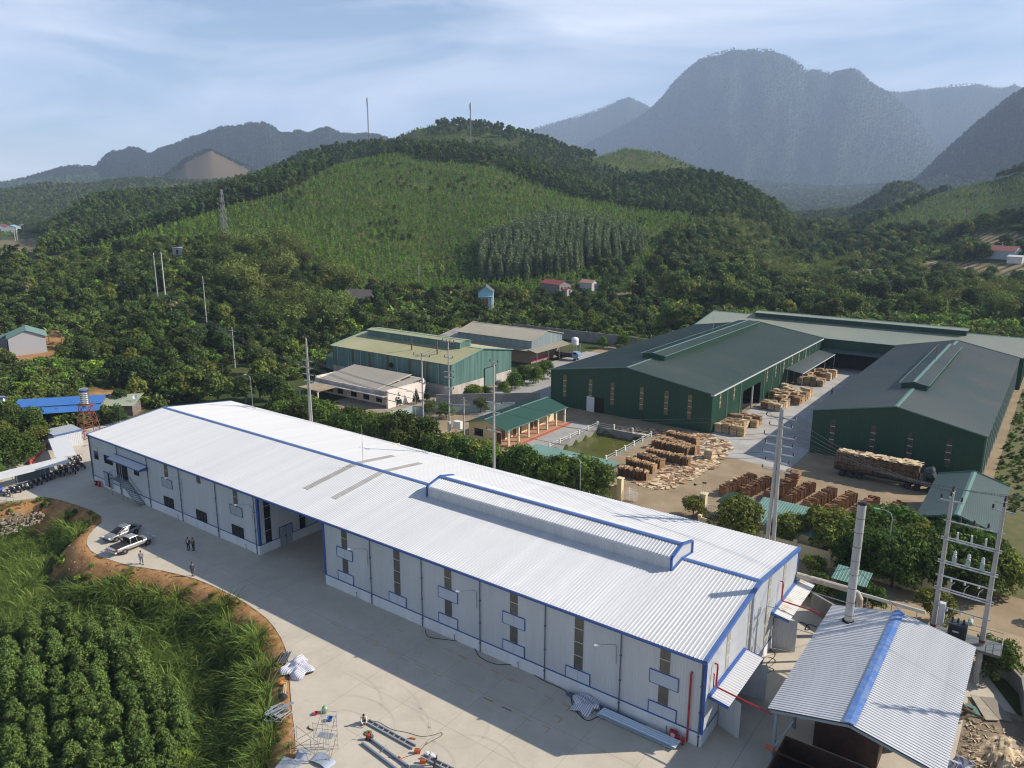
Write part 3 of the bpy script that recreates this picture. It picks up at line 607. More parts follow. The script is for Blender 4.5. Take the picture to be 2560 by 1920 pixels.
# monitor on the ridge
MX0, MX1, MY0, MY1 = -57.6, -26.6, 61.95, 66.75; mz = 10.42; mr = 10.98; zb_ = HE+(MY0-Y0)*SL-.05
mo = MB(); mo.ribs((MX0, MY0, 0), (1, 0, 0), (0, 0, 1), (0, -1, 0), MX1-MX0, zb_, mz-.12, .34, .04); mo.ribs((MX0, MY1, 0), (1, 0, 0), (0, 0, 1), (0, 1, 0), MX1-MX0, zb_, mz-.12, .34, .04)
mo.ribs((MX0, MY0-.02, mz-.12), (1, 0, 0), Vector((0, .14, .16)).normalized(), Vector((0, -1, 1)).normalized(), MX1-MX0, 0, .21, .34, .045)
mo.ribs((MX0, MY1+.02, mz-.12), (1, 0, 0), Vector((0, -.14, .16)).normalized(), Vector((0, 1, 1)).normalized(), MX1-MX0, 0, .21, .34, .045)
for s, yy in ((1, MY0+.12), (-1, MY1-.12)):
    dd = Vector((0, s*(YM-MY0-.12), mr-mz-.04)); mo.ribs((MX0, yy, mz+.035), (1, 0, 0), dd.normalized(), Vector((0, -s*.2, 1)), MX1-MX0, 0, dd.length, .34, .045)
for xx, nx in ((MX0, -1), (MX1, 1)): mo.ribs((xx, MY0, 0), (0, 1, 0), (0, 0, 1), (nx, 0, 0), MY1-MY0, lambda u_: HE+SL*min(MY0+u_-Y0, Y1-MY0-u_), lambda u_: mz-.05+(mr-mz)*(1-abs(u_/(MY1-MY0)*2-1)), .25, .022)
mon = P(mo.build('ridge_vent', wroof)); tb = MB()
for xx, nx in ((MX0, -1), (MX1, 1)):
    pr_ = [(xx+nx*.05, MY0-.05, zb_), (xx+nx*.05, MY0-.05, mz-.1), (xx+nx*.05, MY0+.14, mz+.08), (xx+nx*.05, YM, mr+.06), (xx+nx*.05, MY1-.14, mz+.08), (xx+nx*.05, MY1+.05, mz-.1), (xx+nx*.05, MY1+.05, zb_)]
    for p_, q_ in zip(pr_[:-1], pr_[1:]): tb.beam(p_, q_, .22, .2)
    tb.beam((xx+nx*.12, MY0, zb_+.04), (xx+nx*.12, YM, HR+.05), .22, .1); tb.beam((xx+nx*.12, MY1, zb_+.04), (xx+nx*.12, YM, HR+.05), .22, .1)
    tb.build('vent_trim', blue, mon); tb = MB()
tc_ = MB()
for s in (1, -1): tc_.add([(MX0, YM, mr+.10), (MX1, YM, mr+.10), (MX1, YM-s*.3, mr+.045), (MX0, YM-s*.3, mr+.045)], [(0, 1, 2, 3)])
tc_.build('vent_ridge_cap', bluel, mon)
# roof lights: two fibreglass strips
for xc in (-72.6, -67.45):
    for s in (1, -1):
        m = MB()
        ya, yb = (56.0, YM-.4) if s > 0 else (YM+.4, 71.2)
        za, zb2 = HE+SL*((ya-Y0) if s > 0 else (Y1-ya)), HE+SL*((yb-Y0) if s > 0 else (Y1-yb))
        m.ribs((xc-.45, ya, za+.02), (1, 0, 0), Vector((0, yb-ya, zb2-za)).normalized(), Vector((0, -s*SL, 1)), 1.0, 0, math.hypot(yb-ya, zb2-za), .34, .045); P(m.build('roof_light', fgrey))
P(MB().tube([(-71.1, YM, HR), (-71.1, YM, 12.6)], .045, 8).tube([(-71.1, YM, 12.6), (-71.1, YM, 15.1)], [.025, .012], 6).build('lightning_rod', lampm))
# right gable: strips, canopies, doors, fire pipes
gstrip = mat('gable_fibreglass', (.28, .27, .23), .4, c2=(.36, .35, .30), scale=2.)
for yc, z0, z1 in ((56.8, 4.5, 8.4), (62.05, 3.7, 8.95), (67.35, .9, 8.95), (72.1, 5.2, 8.4)):
    o = P(MB().box(X1+.018, X1+.045, yc-.42, yc+.42, z0, z1).build('light_strip', gstrip))
    k = max(2, round((z1-z0)/1.3))
    for i in range(1, k): zz = z0+(z1-z0)*i/k; MB().box(X1+.046, X1+.06, yc-.42, yc+.42, zz-.03, zz+.03).build('glazing_bar', lampm, o)
for ya, yb, rust in ((52.7, 61.0, 0), (68.6, 77.3, 1)):
    cm2 = mat('rusty_canopy_sheet', (.70, .68, .64), .5, c2=(.52, .40, .26), scale=.9, lo=.5, hi=.68) if rust else wroof
    m = MB(); dd = Vector((1.75, 0, -.3)).normalized(); m.ribs((X1+.05, ya, 4.35), (0, 1, 0), dd, Vector((.2, 0, 1)), yb-ya, 0, 1.78, .34, .03); o = P(m.build('canopy', cm2))
    e = MB(); e.box(X1+.02, X1+.3, ya, yb, 4.31, 4.43); e.beam((X1, ya-.02, 4.28), (X1+1.8, ya-.02, 3.98), .06, .28); e.beam((X1, yb+.02, 4.28), (X1+1.8, yb+.02, 3.98), .06, .28); e.build('canopy_edge', blue if not rust else bluel, o)
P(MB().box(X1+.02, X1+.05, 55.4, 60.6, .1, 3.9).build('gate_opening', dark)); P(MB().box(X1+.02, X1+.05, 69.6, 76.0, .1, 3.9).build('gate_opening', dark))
for ys, a in ((55.4, -.35), (60.6, .25)):
    m = MB(); m.ribs((0, 0, 0), (1, 0, 0), (0, 0, 1), (0, -1, 0), 2.2, .05, 3.4, .25, .022); o = m.build('gate_leaf', wwall); o.location = (X1+.1, ys, 0); o.rotation_euler = (0, 0, a); P(o)
m = MB(); m.ribs((0, 0, 0), (1, 0, 0), (0, 0, 1), (0, -1, 0), 2.2, .05, 3.4, .25, .022); o = m.build('gate_leaf', wwall); o.location = (X1+.1, 69.5, 0); o.rotation_euler = (0, 0, .3); P(o)
m = MB(); m.tube([(-19.95, Y0-.2, .2), (-19.95, Y0-.2, 6.3), (-19.95, Y0-.1, 6.5), (-19.95, Y0+.05, 6.5)], .085, 8); P(m.build('fire_pipe', red))
m = MB(); m.tube([(X1+.12, 53.5, 6.9), (X1+.35, 53.5, 6.9), (X1+.4, 53.5, 6.6), (X1+.4, 53.4, 5.2), (X1+.5, 53.35, 4.95)], .075, 8).tube([(X1+.2, 53.1, 6.2), (X1+.3, 53.1, 6.2), (X1+.3, 53.1, 5.0)], .05, 6).tube([(X1+.5, 53.35, 4.95), (-13.8, 52.9, 4.75)], .075, 8); P(m.build('fire_pipe', red))
m = MB(); m.tube([(X1+.12, 70.5, 6.9), (X1+.35, 70.5, 6.9), (X1+.4, 70.5, 6.6), (X1+.4, 70.4, 5.2), (X1+.5, 70.35, 4.95)], .075, 8).tube([(X1+.5, 70.35, 4.95), (-13.9, 70.6, 4.7)], .075, 8); P(m.build('fire_pipe', red))
# ------------------------------------------------------------------ green factory halls
groof = mat('dark_green_roof', (.036, .068, .052), .5, c2=(.062, .084, .068), scale=.06, detail=7., spec=.45)
add_spots(groof, .05, (.11, .115, .085), .52, .72, .55)
groof2 = mat('grey_green_roof', (.075, .105, .100), .45, c2=(.115, .125, .110), scale=.05, detail=7., spec=.45)
add_spots(groof2, .06, (.16, .145, .11), .54, .72, .6)
groof3 = mat('pale_green_roof', (.16, .20, .165), .5, c2=(.24, .235, .175), scale=.05, detail=7.)
gwall = mat('dark_green_wall', (.012, .062, .034), .5, c2=(.010, .048, .028), scale=.4, streak=True)
amber = mat('amber_light_strip', (.20, .145, .075), .4, c2=(.13, .095, .05), scale=1.5)
gtrim = mat('green_trim', (.10, .19, .155), .45); wtrim = mat('pale_downpipe', (.45, .48, .46), .5)
def hall(name, label, x0, x1, y0, y1, he, hr, axis='y', roof=groof, wall=gwall, trim=gtrim, monitor=None, mwall=None, base=0, openings=(), pitch=.36, noback=False, rroof=None):
    """gabled metal hall; axis: direction of its ridge. monitor: (a0, a1, half width, rise) along the ridge. openings: (side, a0, a1, z1)"""
    o = thing(name, label, 'factory hall' if x1-x0 > 20 else 'shed', (x0, y0, 0)); inv = Matrix.Translation((-x0, -y0, 0))
    def A(p): p.parent = o; p.matrix_parent_inverse = inv; return p
    # a: along the ridge, c: across
    if axis == 'y': a0, a1, c0, c1 = y0, y1, x0, x1; T = lambda a, c, z: (c, a, z); va, vc = Vector((0, 1, 0)), Vector((1, 0, 0))
    else: a0, a1, c0, c1 = x0, x1, y0, y1; T = lambda a, c, z: (a, c, z); va, vc = Vector((1, 0, 0)), Vector((0, 1, 0))
    cm = (c0+c1)/2; hw = cm-c0; sl = (hr-he)/hw; ov = .35
    r = MB()
    for s, ce in ((1, c0), (-1, c1)):
        d = (vc*s*hw+Vector((0, 0, hr-he))).normalized(); n = (Vector((0, 0, 1))-vc*s*sl).normalized()
        r.ribs(T(a0-ov, ce-s*ov, he-ov*sl), va, d, n, a1-a0+2*ov, 0, math.hypot(hw, hr-he)+ov*1.03, pitch, .035)
    A(r.build('roof', roof)); lin = MB(); lin.add([T(a0, c0, he-.1), T(a1, c0, he-.1), T(a1, cm, hr-.1), T(a0, cm, hr-.1), T(a1, c1, he-.1), T(a0, c1, he-.1)], [(0, 1, 2, 3), (3, 2, 4, 5)]); A(lin.build('roof_lining', wall))
    t = MB()
    for s in (1, -1): t.add([T(a0-ov, cm, hr+.08), T(a1+ov, cm, hr+.08), T(a1+ov, cm-s*.35, hr+.06-.35*sl), T(a0-ov, cm-s*.35, hr+.06-.35*sl)], [(0, 1, 2, 3)])
    for aa, q in ((a0-ov, -1), (a1+ov, 1)):
        for s, ce in ((1, c0-ov), (-1, c1+ov)):
            p1 = Vector(T(aa, ce, he-ov*sl+.06)); p2 = Vector(T(aa, cm, hr+.09)); t.beam(p1, p2, .06, .22)
    A(t.build('roof_trim', trim))
    w = MB(); top = lambda u: he-.06+sl*min(u, 2*hw-u)
    for side, cc, n in (('c0', c0, -1), ('c1', c1, 1)):
        cuts = sorted([(q[1], q[2], q[3]) for q in openings if q[0] == side]); p = a0
        for q0, q1, z1 in cuts+[(a1, a1, 0)]:
            if q0 > p: w.ribs(T(p, cc, 0), va, (0, 0, 1), vc*n, q0-p, base, he-.08, pitch, .03)
            if q1 > q0: w.ribs(T(q0, cc, 0), va, (0, 0, 1), vc*n, q1-q0, z1, he-.08, pitch, .03)
            p = q1
    w.ribs(T(a0, c0, 0), vc, (0, 0, 1), -va, 2*hw, base, top, pitch, .03)
    if not noback: w.ribs(T(a1, c0, 0), vc, (0, 0, 1), va, 2*hw, base, top, pitch, .03)
    A(w.build('wall', wall))
    if monitor:
        m0, m1, mw, rise = monitor; m = MB(); zs = hr-mw*sl; zt_ = zs+rise; zr = zt_+mw*sl*.9
        for s in (1, -1):
            m.ribs(T(m0, cm-s*mw, 0), va, (0, 0, 1), -vc*s, m1-m0, zs-.1, zt_, pitch, .03)
        for aa, n in ((m0, -1), (m1, 1)): m.ribs(T(aa, cm-mw, 0), vc, (0, 0, 1), va*n, 2*mw, lambda u: hr-sl*abs(u-mw)-.05, lambda u: zr-(zr-zt_)*abs(u-mw)/mw, pitch, .03)
        mm = A(m.build('ridge_vent', mwall or wall)); m = MB()
        for s in (1, -1):
            d = (vc*s*(mw+.3)+Vector((0, 0, (zr-zt_)*(mw+.3)/mw))).normalized()
            m.ribs(T(m0-.3, cm-s*(mw+.3), zt_+.03-(zr-zt_)*.3/mw), va, d, (Vector((0, 0, 1))-vc*s*.1).normalized(), m1-m0+.6, 0, math.hypot(mw+.3, (zr-zt_)*(mw+.3)/mw), pitch, .035)
        m.build('vent_roof', rroof or roof, mm); m = MB()
        for s in (1, -1): m.beam(T(m0-.3, cm-s*(mw+.32), zt_), T(m1+.3, cm-s*(mw+.32), zt_), .08, .16)
        for s in (1, -1): m.add([T(m0-.3, cm, zr+.1), T(m1+.3, cm, zr+.1), T(m1+.3, cm-s*.3, zr+.06), T(m0-.3, cm-s*.3, zr+.06)], [(0, 1, 2, 3)])
        m.build('vent_trim', trim, mm)
    return o, A, T
hA, PA, TA = hall('green_factory_hall', 'dark green corrugated hall with a ridge vent, left of the paved lane of veneer bales', -88.2, -51.5, 135, 212, 7.8, 10.6, monitor=(147, 206, 2.6, 1.15), openings=[('c1', 152.0, 163, 5.0), ('c1', 184, 210, 4.0)])
def strips(A, pts, nx, ny, z0, z1, w_=.8, m=amber, seg=3):
    for x, y in pts:
        b = MB()
        if ny: b.box(x-w_/2, x+w_/2, y+ny*.035-.012, y+ny*.035+.012, z0, z1)
        else: b.box(x+nx*.035-.012, x+nx*.035+.012, y-w_/2, y+w_/2, z0, z1)
        o = A(b.build('light_strip', m))
        for i in range(1, seg):
            zz = z0+(z1-z0)*i/seg
            r = MB()
            if ny: r.box(x-w_/2, x+w_/2, y+ny*.055-.007, y+ny*.055+.007, zz-.06, zz+.06)
            else: r.box(x+nx*.055-.007, x+nx*.055+.007, y-w_/2, y+w_/2, zz-.06, zz+.06)
            r.build('glazing_bar', wtrim, o)
strips(PA, [(x, 135) for x in (-84.6, -78.2, -73.0, -66.3, -60.9, -56.0)], 0, -1, 2.2, 7.0, seg=4)
strips(PA, [(-51.5, y) for y in (139, 146.5, 167, 173, 179, 185.5, 191, 197)], 1, 0, 4.2, 7.4, .8)
for y in (142.6, 150.2, 165, 170.6, 176, 182, 188, 194, 200, 206): PA(MB().tube([(-51.38, y, .1), (-51.38, y, 7.6)], .07, 6).build('downpipe', wtrim))
PA(MB().box(-51.75, -51.05, 134.7, 212, 7.45, 7.72).build('gutter', wtrim))
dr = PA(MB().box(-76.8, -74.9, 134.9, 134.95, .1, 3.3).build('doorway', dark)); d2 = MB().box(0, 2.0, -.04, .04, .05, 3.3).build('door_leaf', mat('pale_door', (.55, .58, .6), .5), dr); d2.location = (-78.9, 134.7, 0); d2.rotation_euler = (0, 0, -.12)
pa = MB(); pa.ribs((-51.4, 180, 4.9), (0, 1, 0), Vector((4.2, 0, -.6)).normalized(), (.14, 0, 1), 30, 0, 4.2, .36, .03); aw = PA(pa.build('awning', groof2)); MB().box(-47.3, -47.15, 180, 210, 4.15, 4.32).build('awning_edge', wtrim, aw)
for y in (180.3, 190, 200, 209.5): MB().tube([(-47.35, y, 0), (-47.35, y, 4.2)], .08, 6).build('post', wtrim, aw)
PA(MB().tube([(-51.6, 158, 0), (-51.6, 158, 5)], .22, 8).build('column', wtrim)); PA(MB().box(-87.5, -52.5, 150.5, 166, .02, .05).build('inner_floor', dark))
hD, PD, TD = hall('green_factory_hall', 'grey-green roofed hall with dark end wall, behind the loaded lorry', -33.1, -7.1, 135, 212, 7.8, 10.5, roof=groof2, monitor=(151.5, 199, 2.1, 1.1))
strips(PD, [(x, 135) for x in (-29.6, -23.1, -17.4, -11.8)], 0, -1, 1.8, 6.6, .8, mat('dim_light_strip', (.10, .085, .06), .4, c2=(.03, .03, .03), scale=1.2), 4)
for k in range(17): PD(MB().tube([(-6.9, 136+k*4.7, .1), (-6.9, 136+k*4.7, 7.7)], .07, 6).build('downpipe', wtrim))
PD(MB().tube([(-17.0, YM+124-25, 11.4), (-20.1, 176, 11.2), (-20.1, 176, 15.2)][1:], .04, 6).build('lightning_rod', red))
PA(MB().tube([(-69.8, 180, 12.2), (-69.8, 180, 16.)], .035, 6).build('lightning_rod', wtrim))
hC, PC, TC = hall('green_cross_hall', 'long pale green roofed hall closing the far end of the paved lane', -88, -6, 212.8, 243, 7.8, 10.3, axis='x', roof=groof3, monitor=(-74.5, -19.5, 2.4, 1.3), openings=[('c0', -50, -34, 4.6)], rroof=groof3)
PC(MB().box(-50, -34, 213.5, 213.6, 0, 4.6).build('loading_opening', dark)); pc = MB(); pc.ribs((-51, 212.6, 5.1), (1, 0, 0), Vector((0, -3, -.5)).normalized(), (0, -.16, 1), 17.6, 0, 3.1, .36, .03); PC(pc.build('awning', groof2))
# olive factory, its annexe and neighbour
oroof = mat('olive_roof', (.25, .245, .125), .55, c2=(.31, .30, .175), scale=.08, detail=7.); owall = mat('weathered_teal_wall', (.07, .155, .125), .5, c2=(.13, .215, .20), scale=1.1, streak=(1.2, 1.2, .05), lo=.4, hi=.6)
concw = mat('stained_white_wall', (.52, .48, .44), .85, c2=(.33, .29, .25), scale=.5, streak=(1, 1, .25)); graywall = mat('grey_render_wall', (.26, .25, .235), .9, c2=(.19, .18, .165), scale=.5, detail=8.)
hF, PF, TF = hall('olive_roofed_hall', 'olive roofed factory hall with weathered teal sheet walls above a white base', -149, -109.2, 126.2, 149, 7.6, 9.5, axis='x', roof=oroof, wall=owall, monitor=(-146, -114.5, 2.0, 1.5), rroof=oroof, base=2.5, trim=mat('teal_trim', (.14, .27, .24), .5))
bF = MB(); bF.box(-149, -109.2, 126.25, 126.55, 0, 2.48); bF.box(-149, -109.2, 148.7, 149, 0, 2.48); bF.box(-109.6, -109.15, 126.55, 148.7, 0, 2.48); bF.box(-149.1, -148.8, 126.55, 148.7, 0, 2.48); PF(bF.build('base_wall', concw))
strips(PF, [(x, 126.2) for x in (-141.5, -135.5, -129.3, -122, -116.5)], 0, -1, 2.7, 7.2, .8, mat('brown_light_strip', (.13, .095, .05), .5, c2=(.08, .065, .04), scale=1.), 1)
for x in (-147, -143, -138.6, -132.5, -126, -119.3, -113): PF(MB().tube([(x, 126.05, 2.6), (x, 126.05, 7.4)], .06, 6).build('downpipe', wtrim))
gd_ = PF(MB().box(-109.1, -109.02, 138.2, 142.4, .1, 4.6).build('door', owall)); MB().box(-109.1, -109., 138.05, 138.2, .1, 4.75).box(-109.1, -109., 142.4, 142.55, .1, 4.75).box(-109.1, -109., 138.2, 142.4, 4.6, 4.75).build('door_frame', dark, gd_)
fan = PF(MB().lathe((-128, 126.1, 5.1), [(.65, 0), (.65, -.12), (.5, -.12), (.5, -.04)], 16, axis='y').build('wall_fan', dark))
rust = mat('rusty_steel', (.12, .045, .022), .8, c2=(.20, .08, .04), scale=3.)
for x, z1 in ((-125.5, 11.6), (-117.3, 11.4)): PF(MB().tube([(x, 130.6, 7.8), (x, 130.6, z1)], .16, 8).build('chimney', rust))
fx = MB(); fx.ribs((-152.2, 126.4, 4.4), (1, 0, 0), Vector((0, 7, 1.8)).normalized(), (0, -.25, 1), 7.0, 0, 7.4, .36, .03); an = PF(fx.build('annexe_roof', oroof)); aw_ = MB(); aw_.ribs((-152.1, 126.5, 0), (1, 0, 0), (0, 0, 1), (0, -1, 0), 6.8, 1.2, 4.35, .36, .03); aw_.ribs((-145.3, 126.5, 0), (0, 1, 0), (0, 0, 1), (1, 0, 0), 3.0, 1.2, 4.4, .36, .03); aw_.build('annexe_wall', owall, an); 
tanr = mat('weathered_tan_roof', (.33, .295, .225), .6, c2=(.27, .245, .19), scale=.1, detail=7.); gwall2 = mat('bluish_sheet_wall', (.17, .23, .24), .5, c2=(.26, .30, .30), scale=1., streak=(1.2, 1.2, .05))
hG, PG, TG = hall('tan_roofed_hall', 'tan roofed hall with bluish end wall and a lean-to, behind the olive roofed hall', -141.5, -115.3, 166.6, 182, 6.6, 8.4, axis='x', roof=tanr, wall=gwall2, base=3.6, trim=tanr)
q = MB(); q.box(-141, -115.8, 167.2, 181.4, 0, 3.55); PG(q.build('lower_wall', mat('brick_plaster_wall', (.33, .22, .16), .9, c2=(.25, .19, .14), scale=.7)))
q = MB(); q.ribs((-115.2, 164.6, 4.5), (0, 1, 0), Vector((3, 0, -.7)).normalized(), (.2, 0, 1), 17.5, 0, 3.1, .36, .03); q.ribs((-141, 167, 4.6), (1, 0, 0), Vector((0, -2.4, -.6)).normalized(), (0, -.2, 1), 26, 0, 2.5, .36, .03); lt = PG(q.build('lean_to_roof', tanr))
for y in (165, 170.5, 176, 181.5): MB().tube([(-112.4, y, 0), (-112.4, y, 3.8)], .09, 6).build('post', graywall, lt)
PG(MB().box(-115.75, -115.7, 168, 175, .6, 1.3).build('pink_panel', mat('pink_panel_paint', (.5, .04, .15), .6)))
hG2 = thing('grey_lean_to', 'low grey sloping roof at the far left end of the tan roofed hall', 'shed', (-150, 168, 0)); q = MB(); q.ribs((0, 0, 4.3), (1, 0, 0), Vector((0, 8, 1.4)).normalized(), (0, -.2, 1), 9.5, 0, 8.2, .36, .03); q.build('roof', mat('grey_roof', (.30, .28, .26), .6, c2=(.22, .2, .19), scale=.3), hG2); MB().box(.3, 9.2, .4, 7.6, 0, 4.3).build('wall', graywall, hG2)
# white office
hH = thing('white_office', 'low white office with ribbed tan roof and flat porch, behind the round trees', 'office building', (-137, 108.5, 0))
def PH(p): p.parent = hH; p.matrix_parent_inverse = Matrix.Translation((137, -108.5, 0)); return p
wo = mat('warm_white_plaster', (.72, .66, .60), .85, c2=(.62, .55, .48), scale=.4)  # warm off-white plaster, two tones mixed by noise
q = MB(); q.box(-136.5, -114.2, 112.2, 122.2, 0, 3.3); q.box(-114.2, -113.7, 110.6, 122.6, 0, 4.0); q.box(-137, -114.2, 122.2, 122.6, 0, 4.4); q.box(-137.2, -136.6, 110.6, 122.2, 0, 4.0); PH(q.build('wall', wo))
troof = mat('ribbed_tan_roof', (.30, .27, .225), .6, c2=(.25, .23, .19), scale=.2)
q = MB(); sl_ = (5.0-3.4)/10.5
q.ribs((-136.6, 110.9, 3.4), (1, 0, 0), Vector((0, 11.2, 1.5)).normalized(), (0, -.15, 1), 19.0, lambda u_: 0, lambda u_: 11.3, .5, .03); q.ribs((-117.6, 110.9, 3.4), (1, 0, 0), Vector((0, 11.2, 1.0)).normalized(), (0.1, -.1, 1), 3.4, lambda u_: 0, lambda u_: 11.2, .3, .03)
PH(q.build('roof', troof)); PH(MB().beam((-117.6, 110.9, 3.5), (-117.6, 122, 4.95), .35, .1).build('ridge_cap', mat('pale_tan_cap', (.5, .46, .36), .6)))
q = MB(); q.box(-137, -113.7, 110.4, 110.8, 2.9, 3.7); q.box(-137, -113.7, 109.2, 110.4, 2.75, 2.9); PH(q.build('fascia', concw)); PH(MB().box(-135.2, -128.6, 104.2, 109.2, 2.75, 2.98).build('porch_roof', mat('stained_porch', (.36, .28, .18), .9, c2=(.25, .19, .12), scale=.6)))
for x in (-135, -128.9): PH(MB().box(x-.12, x+.12, 104.3, 104.54, 0, 2.75).build('porch_post', wo))
for x in (-134, -130.5, -126, -122, -118): PH(MB().box(x-.9, x+.9, 112.1, 112.18, .5, 2.4).build('window', dglass))
ac = PH(MB().rbox((-113.45, 113.6, 1.9), (.4, .9, .7)).build('air_conditioner', mat('appliance_white', (.7, .7, .68), .5))); MB().lathe((-113.24, 113.45, 1.9), [(.27, 0), (.27, .02), (.2, .03)], 14, axis='x').build('fan', dark, ac)
# cream quarters beside the pond
cream = mat('cream_plaster_wall', (.66, .55, .32), .85, c2=(.60, .50, .30), scale=.5); tile = mat('red_tile_floor', (.42, .13, .075), .6, c2=(.35, .10, .06), scale=4.)
hE = thing('cream_quarters', 'single storey cream quarters with green roof and red tiled veranda beside the pond', 'building', (-87, 104.2, 0))
def PE(p): p.parent = hE; p.matrix_parent_inverse = Matrix.Translation((87, -104.2, 0)); return p
q = MB(); q.box(-86.6, -80.2, 104.8, 124, 0, 3.2); q.add([(-86.6, 104.8, 3.2), (-77.8, 104.8, 3.2), (-82.2, 104.8, 4.45), (-86.6, 124, 3.2), (-77.8, 124, 3.2), (-82.2, 124, 4.45)], [(0, 1, 2), (3, 5, 4)]); PE(q.build('wall', cream))
q = MB()
for s, xe in ((1, -87.0), (-1, -77.3)): q.ribs((xe, 104, 3.3), (0, 1, 0), Vector((s*4.85, 0, 1.3)).normalized(), (-s*.26, 0, 1), 20.6, 0, 5.02, .34, .03)
PE(q.build('roof', mat('bright_green_roof', (.022, .088, .058), .5, c2=(.03, .080, .055), scale=.3)))
q = MB(); q.beam((-82.15, 103.95, 4.66), (-82.15, 124.7, 4.66), .5, .06); q.beam((-87.1, 103.95, 3.3), (-82.15, 103.95, 4.6), .07, .2); q.beam((-77.2, 103.95, 3.3), (-82.15, 103.95, 4.6), .07, .2); q.beam((-77.25, 104, 3.28), (-77.25, 124.6, 3.28), .1, .14); PE(q.build('roof_trim', gtrim))
PE(MB().box(-80.2, -77.0, 104.6, 124.2, 0, .3).build('veranda_floor', mat('orange_tile', (.44, .25, .15), .6, c2=(.38, .2, .12), scale=5.))); PE(MB().box(-77.0, -76.3, 104.2, 124.4, 0, .16).build('veranda_step', tile))
for k in range(7): PE(MB().box(-77.75, -77.45, 104.9+k*3.15, 105.2+k*3.15, .3, 3.2).build('veranda_post', mat('cream_column', (.70, .62, .42), .8)))
for y in (107, 110.5, 112.2, 116.2, 117.6, 121.6): dq = PE(MB().box(-80.18, -80.12, y-.45, y+.45, .3, 2.5).build('door', mat('brown_door', (.09, .035, .02), .5)))
for x in (-84.2,): wq = PE(MB().box(x-1.0, x+1.0, 104.72, 104.78, 1.1, 2.3).build('window', dglass)); MB().box(x-.03, x+.03, 104.68, 104.72, 1.1, 2.3).box(x-1.08, x+1.08, 104.68, 104.78, 1.0, 1.1).box(x-1.08, x+1.08, 104.68, 104.78, 2.3, 2.38).build('frame', dark, wq)
PE(MB().box(-80.0, -79.0, 104.72, 104.78, .3, 2.4).build('side_door', mat('brown_door', (.09, .035, .02), .5)))
# pond
water = mat('pond_water', (.095, .100, .018), .2, c2=(.085, .088, .02), scale=.2, spec=.3)
MB().box(-71.0, -59.8, 109.2, 125.8, -1.9, -1.25).build('water', water, kind='structure')
pw = MB(); pw.box(-71.4, -59.4, 125.7, 126.3, -2.6, .12); pw.box(-71.5, -70.9, 108.6, 125.7, -2.6, .12); pw.box(-59.9, -59.3, 108.6, 125.7, -2.6, .12); pw.box(-71.4, -59.4, 108.4, 109.1, -2.6, .12)
pb = pw.build('pond_wall', graywall); tag(pb, 'grey concrete rim wall of the green pond with its basin sides', 'wall')
wp = mat('white_post', (.68, .66, .60), .8)
pr_ = thing('pond_railing', 'low railing of white posts and pipes round the green pond', 'railing', (-71.2, 108.8, 0))
ptsr = [(-71.2, y) for y in (108.8, 112.2, 115.6, 119, 122.4, 126)]+[(-67.5, 126), (-63.5, 126)]+[(-59.6, y) for y in (126, 122.4, 119, 115.6, 112.2, 108.8)]
def PR(p): p.parent = pr_; p.matrix_parent_inverse = Matrix.Translation((71.2, -108.8, 0)); return p
for x, y in ptsr: PR(MB().rbox((x, y, .57), (.24, .24, .9)).rbox((x, y, 1.05), (.30, .30, .08)).build('post', wp))
rb = MB()
for z in (.45, .85):
    for p_, q_ in zip(ptsr[:-1], ptsr[1:]): rb.tube([(p_[0], p_[1], z), (q_[0], q_[1], z)], .03, 6)
PR(rb.build('rail', wp))
# roofs along the inner fence
hS, PS, TS = hall('green_shed', 'small gabled green shed in front of the lorry, beside the double pole line', -11.3, -3.0, 103.5, 122.5, 4.3, 5.5, roof=groof3 if False else mat('teal_grey_roof', (.070, .110, .10), .5, c2=(.095, .13, .115), scale=.15), wall=gwall)
rf1 = mat('sea_green_roof', (.10, .21, .165), .45, c2=(.13, .24, .20), scale=.3)
def lean(name, label, x0, x1, y0, y1, za, zb, m, wall=cream, posts=None, gap=0):
    o = thing(name, label, 'shed', (x0, y0, 0)); q = MB(); d = Vector((0, y1-y0, zb-za)); q.ribs((0, 0, za), (1, 0, 0), d.normalized(), (0, -(zb-za)/(y1-y0), 1), x1-x0, 0, d.length, .34, .03); q.build('roof', m, o)
    if wall: MB().box(.3, x1-x0-.3, .5, y1-y0-.4, 0, min(za, zb)-.05).build('wall', wall, o)
    for px_ in (posts or []): MB().tube([(px_, .3, 0), (px_, .3, za)], .06, 6).build('post', wtrim, o); MB().tube([(px_, y1-y0-.3, 0), (px_, y1-y0-.3, zb)], .06, 6).build('post', wtrim, o)
    return o
lean('long_green_shed', 'long low green roofed shed behind the round trees, below the rows of drying brown veneer', -29.8, -8.0, 92.4, 99.6, 2.7, 3.7, rf1)
lean('open_green_shelter', 'open sided sea green shelter on thin posts between pond and gate wall', -69.2, -53.2, 95.4, 101.6, 2.7, 3.2, rf1, None, [.4, 5, 10, 15.5])
gd1 = thing('gatehouse', 'small hip roofed green gatehouse half hidden behind a round tree by the gate', 'gatehouse', (-33.3, 98.6, 0)); MB().box(-1.6, 1.6, -1.6, 1.6, 0, 2.6).build('wall', cream, gd1)
q = MB(); q.add([(-2.1, -2.1, 2.6), (2.1, -2.1, 2.6), (2.1, 2.1, 2.6), (-2.1, 2.1, 2.6), (0, 0, 3.9)], [(0, 1, 4), (1, 2, 4), (2, 3, 4), (3, 0, 4), (3, 2, 1, 0)]); q.build('roof', mat('bright_green_roof', (0, 0, 0)), gd1)
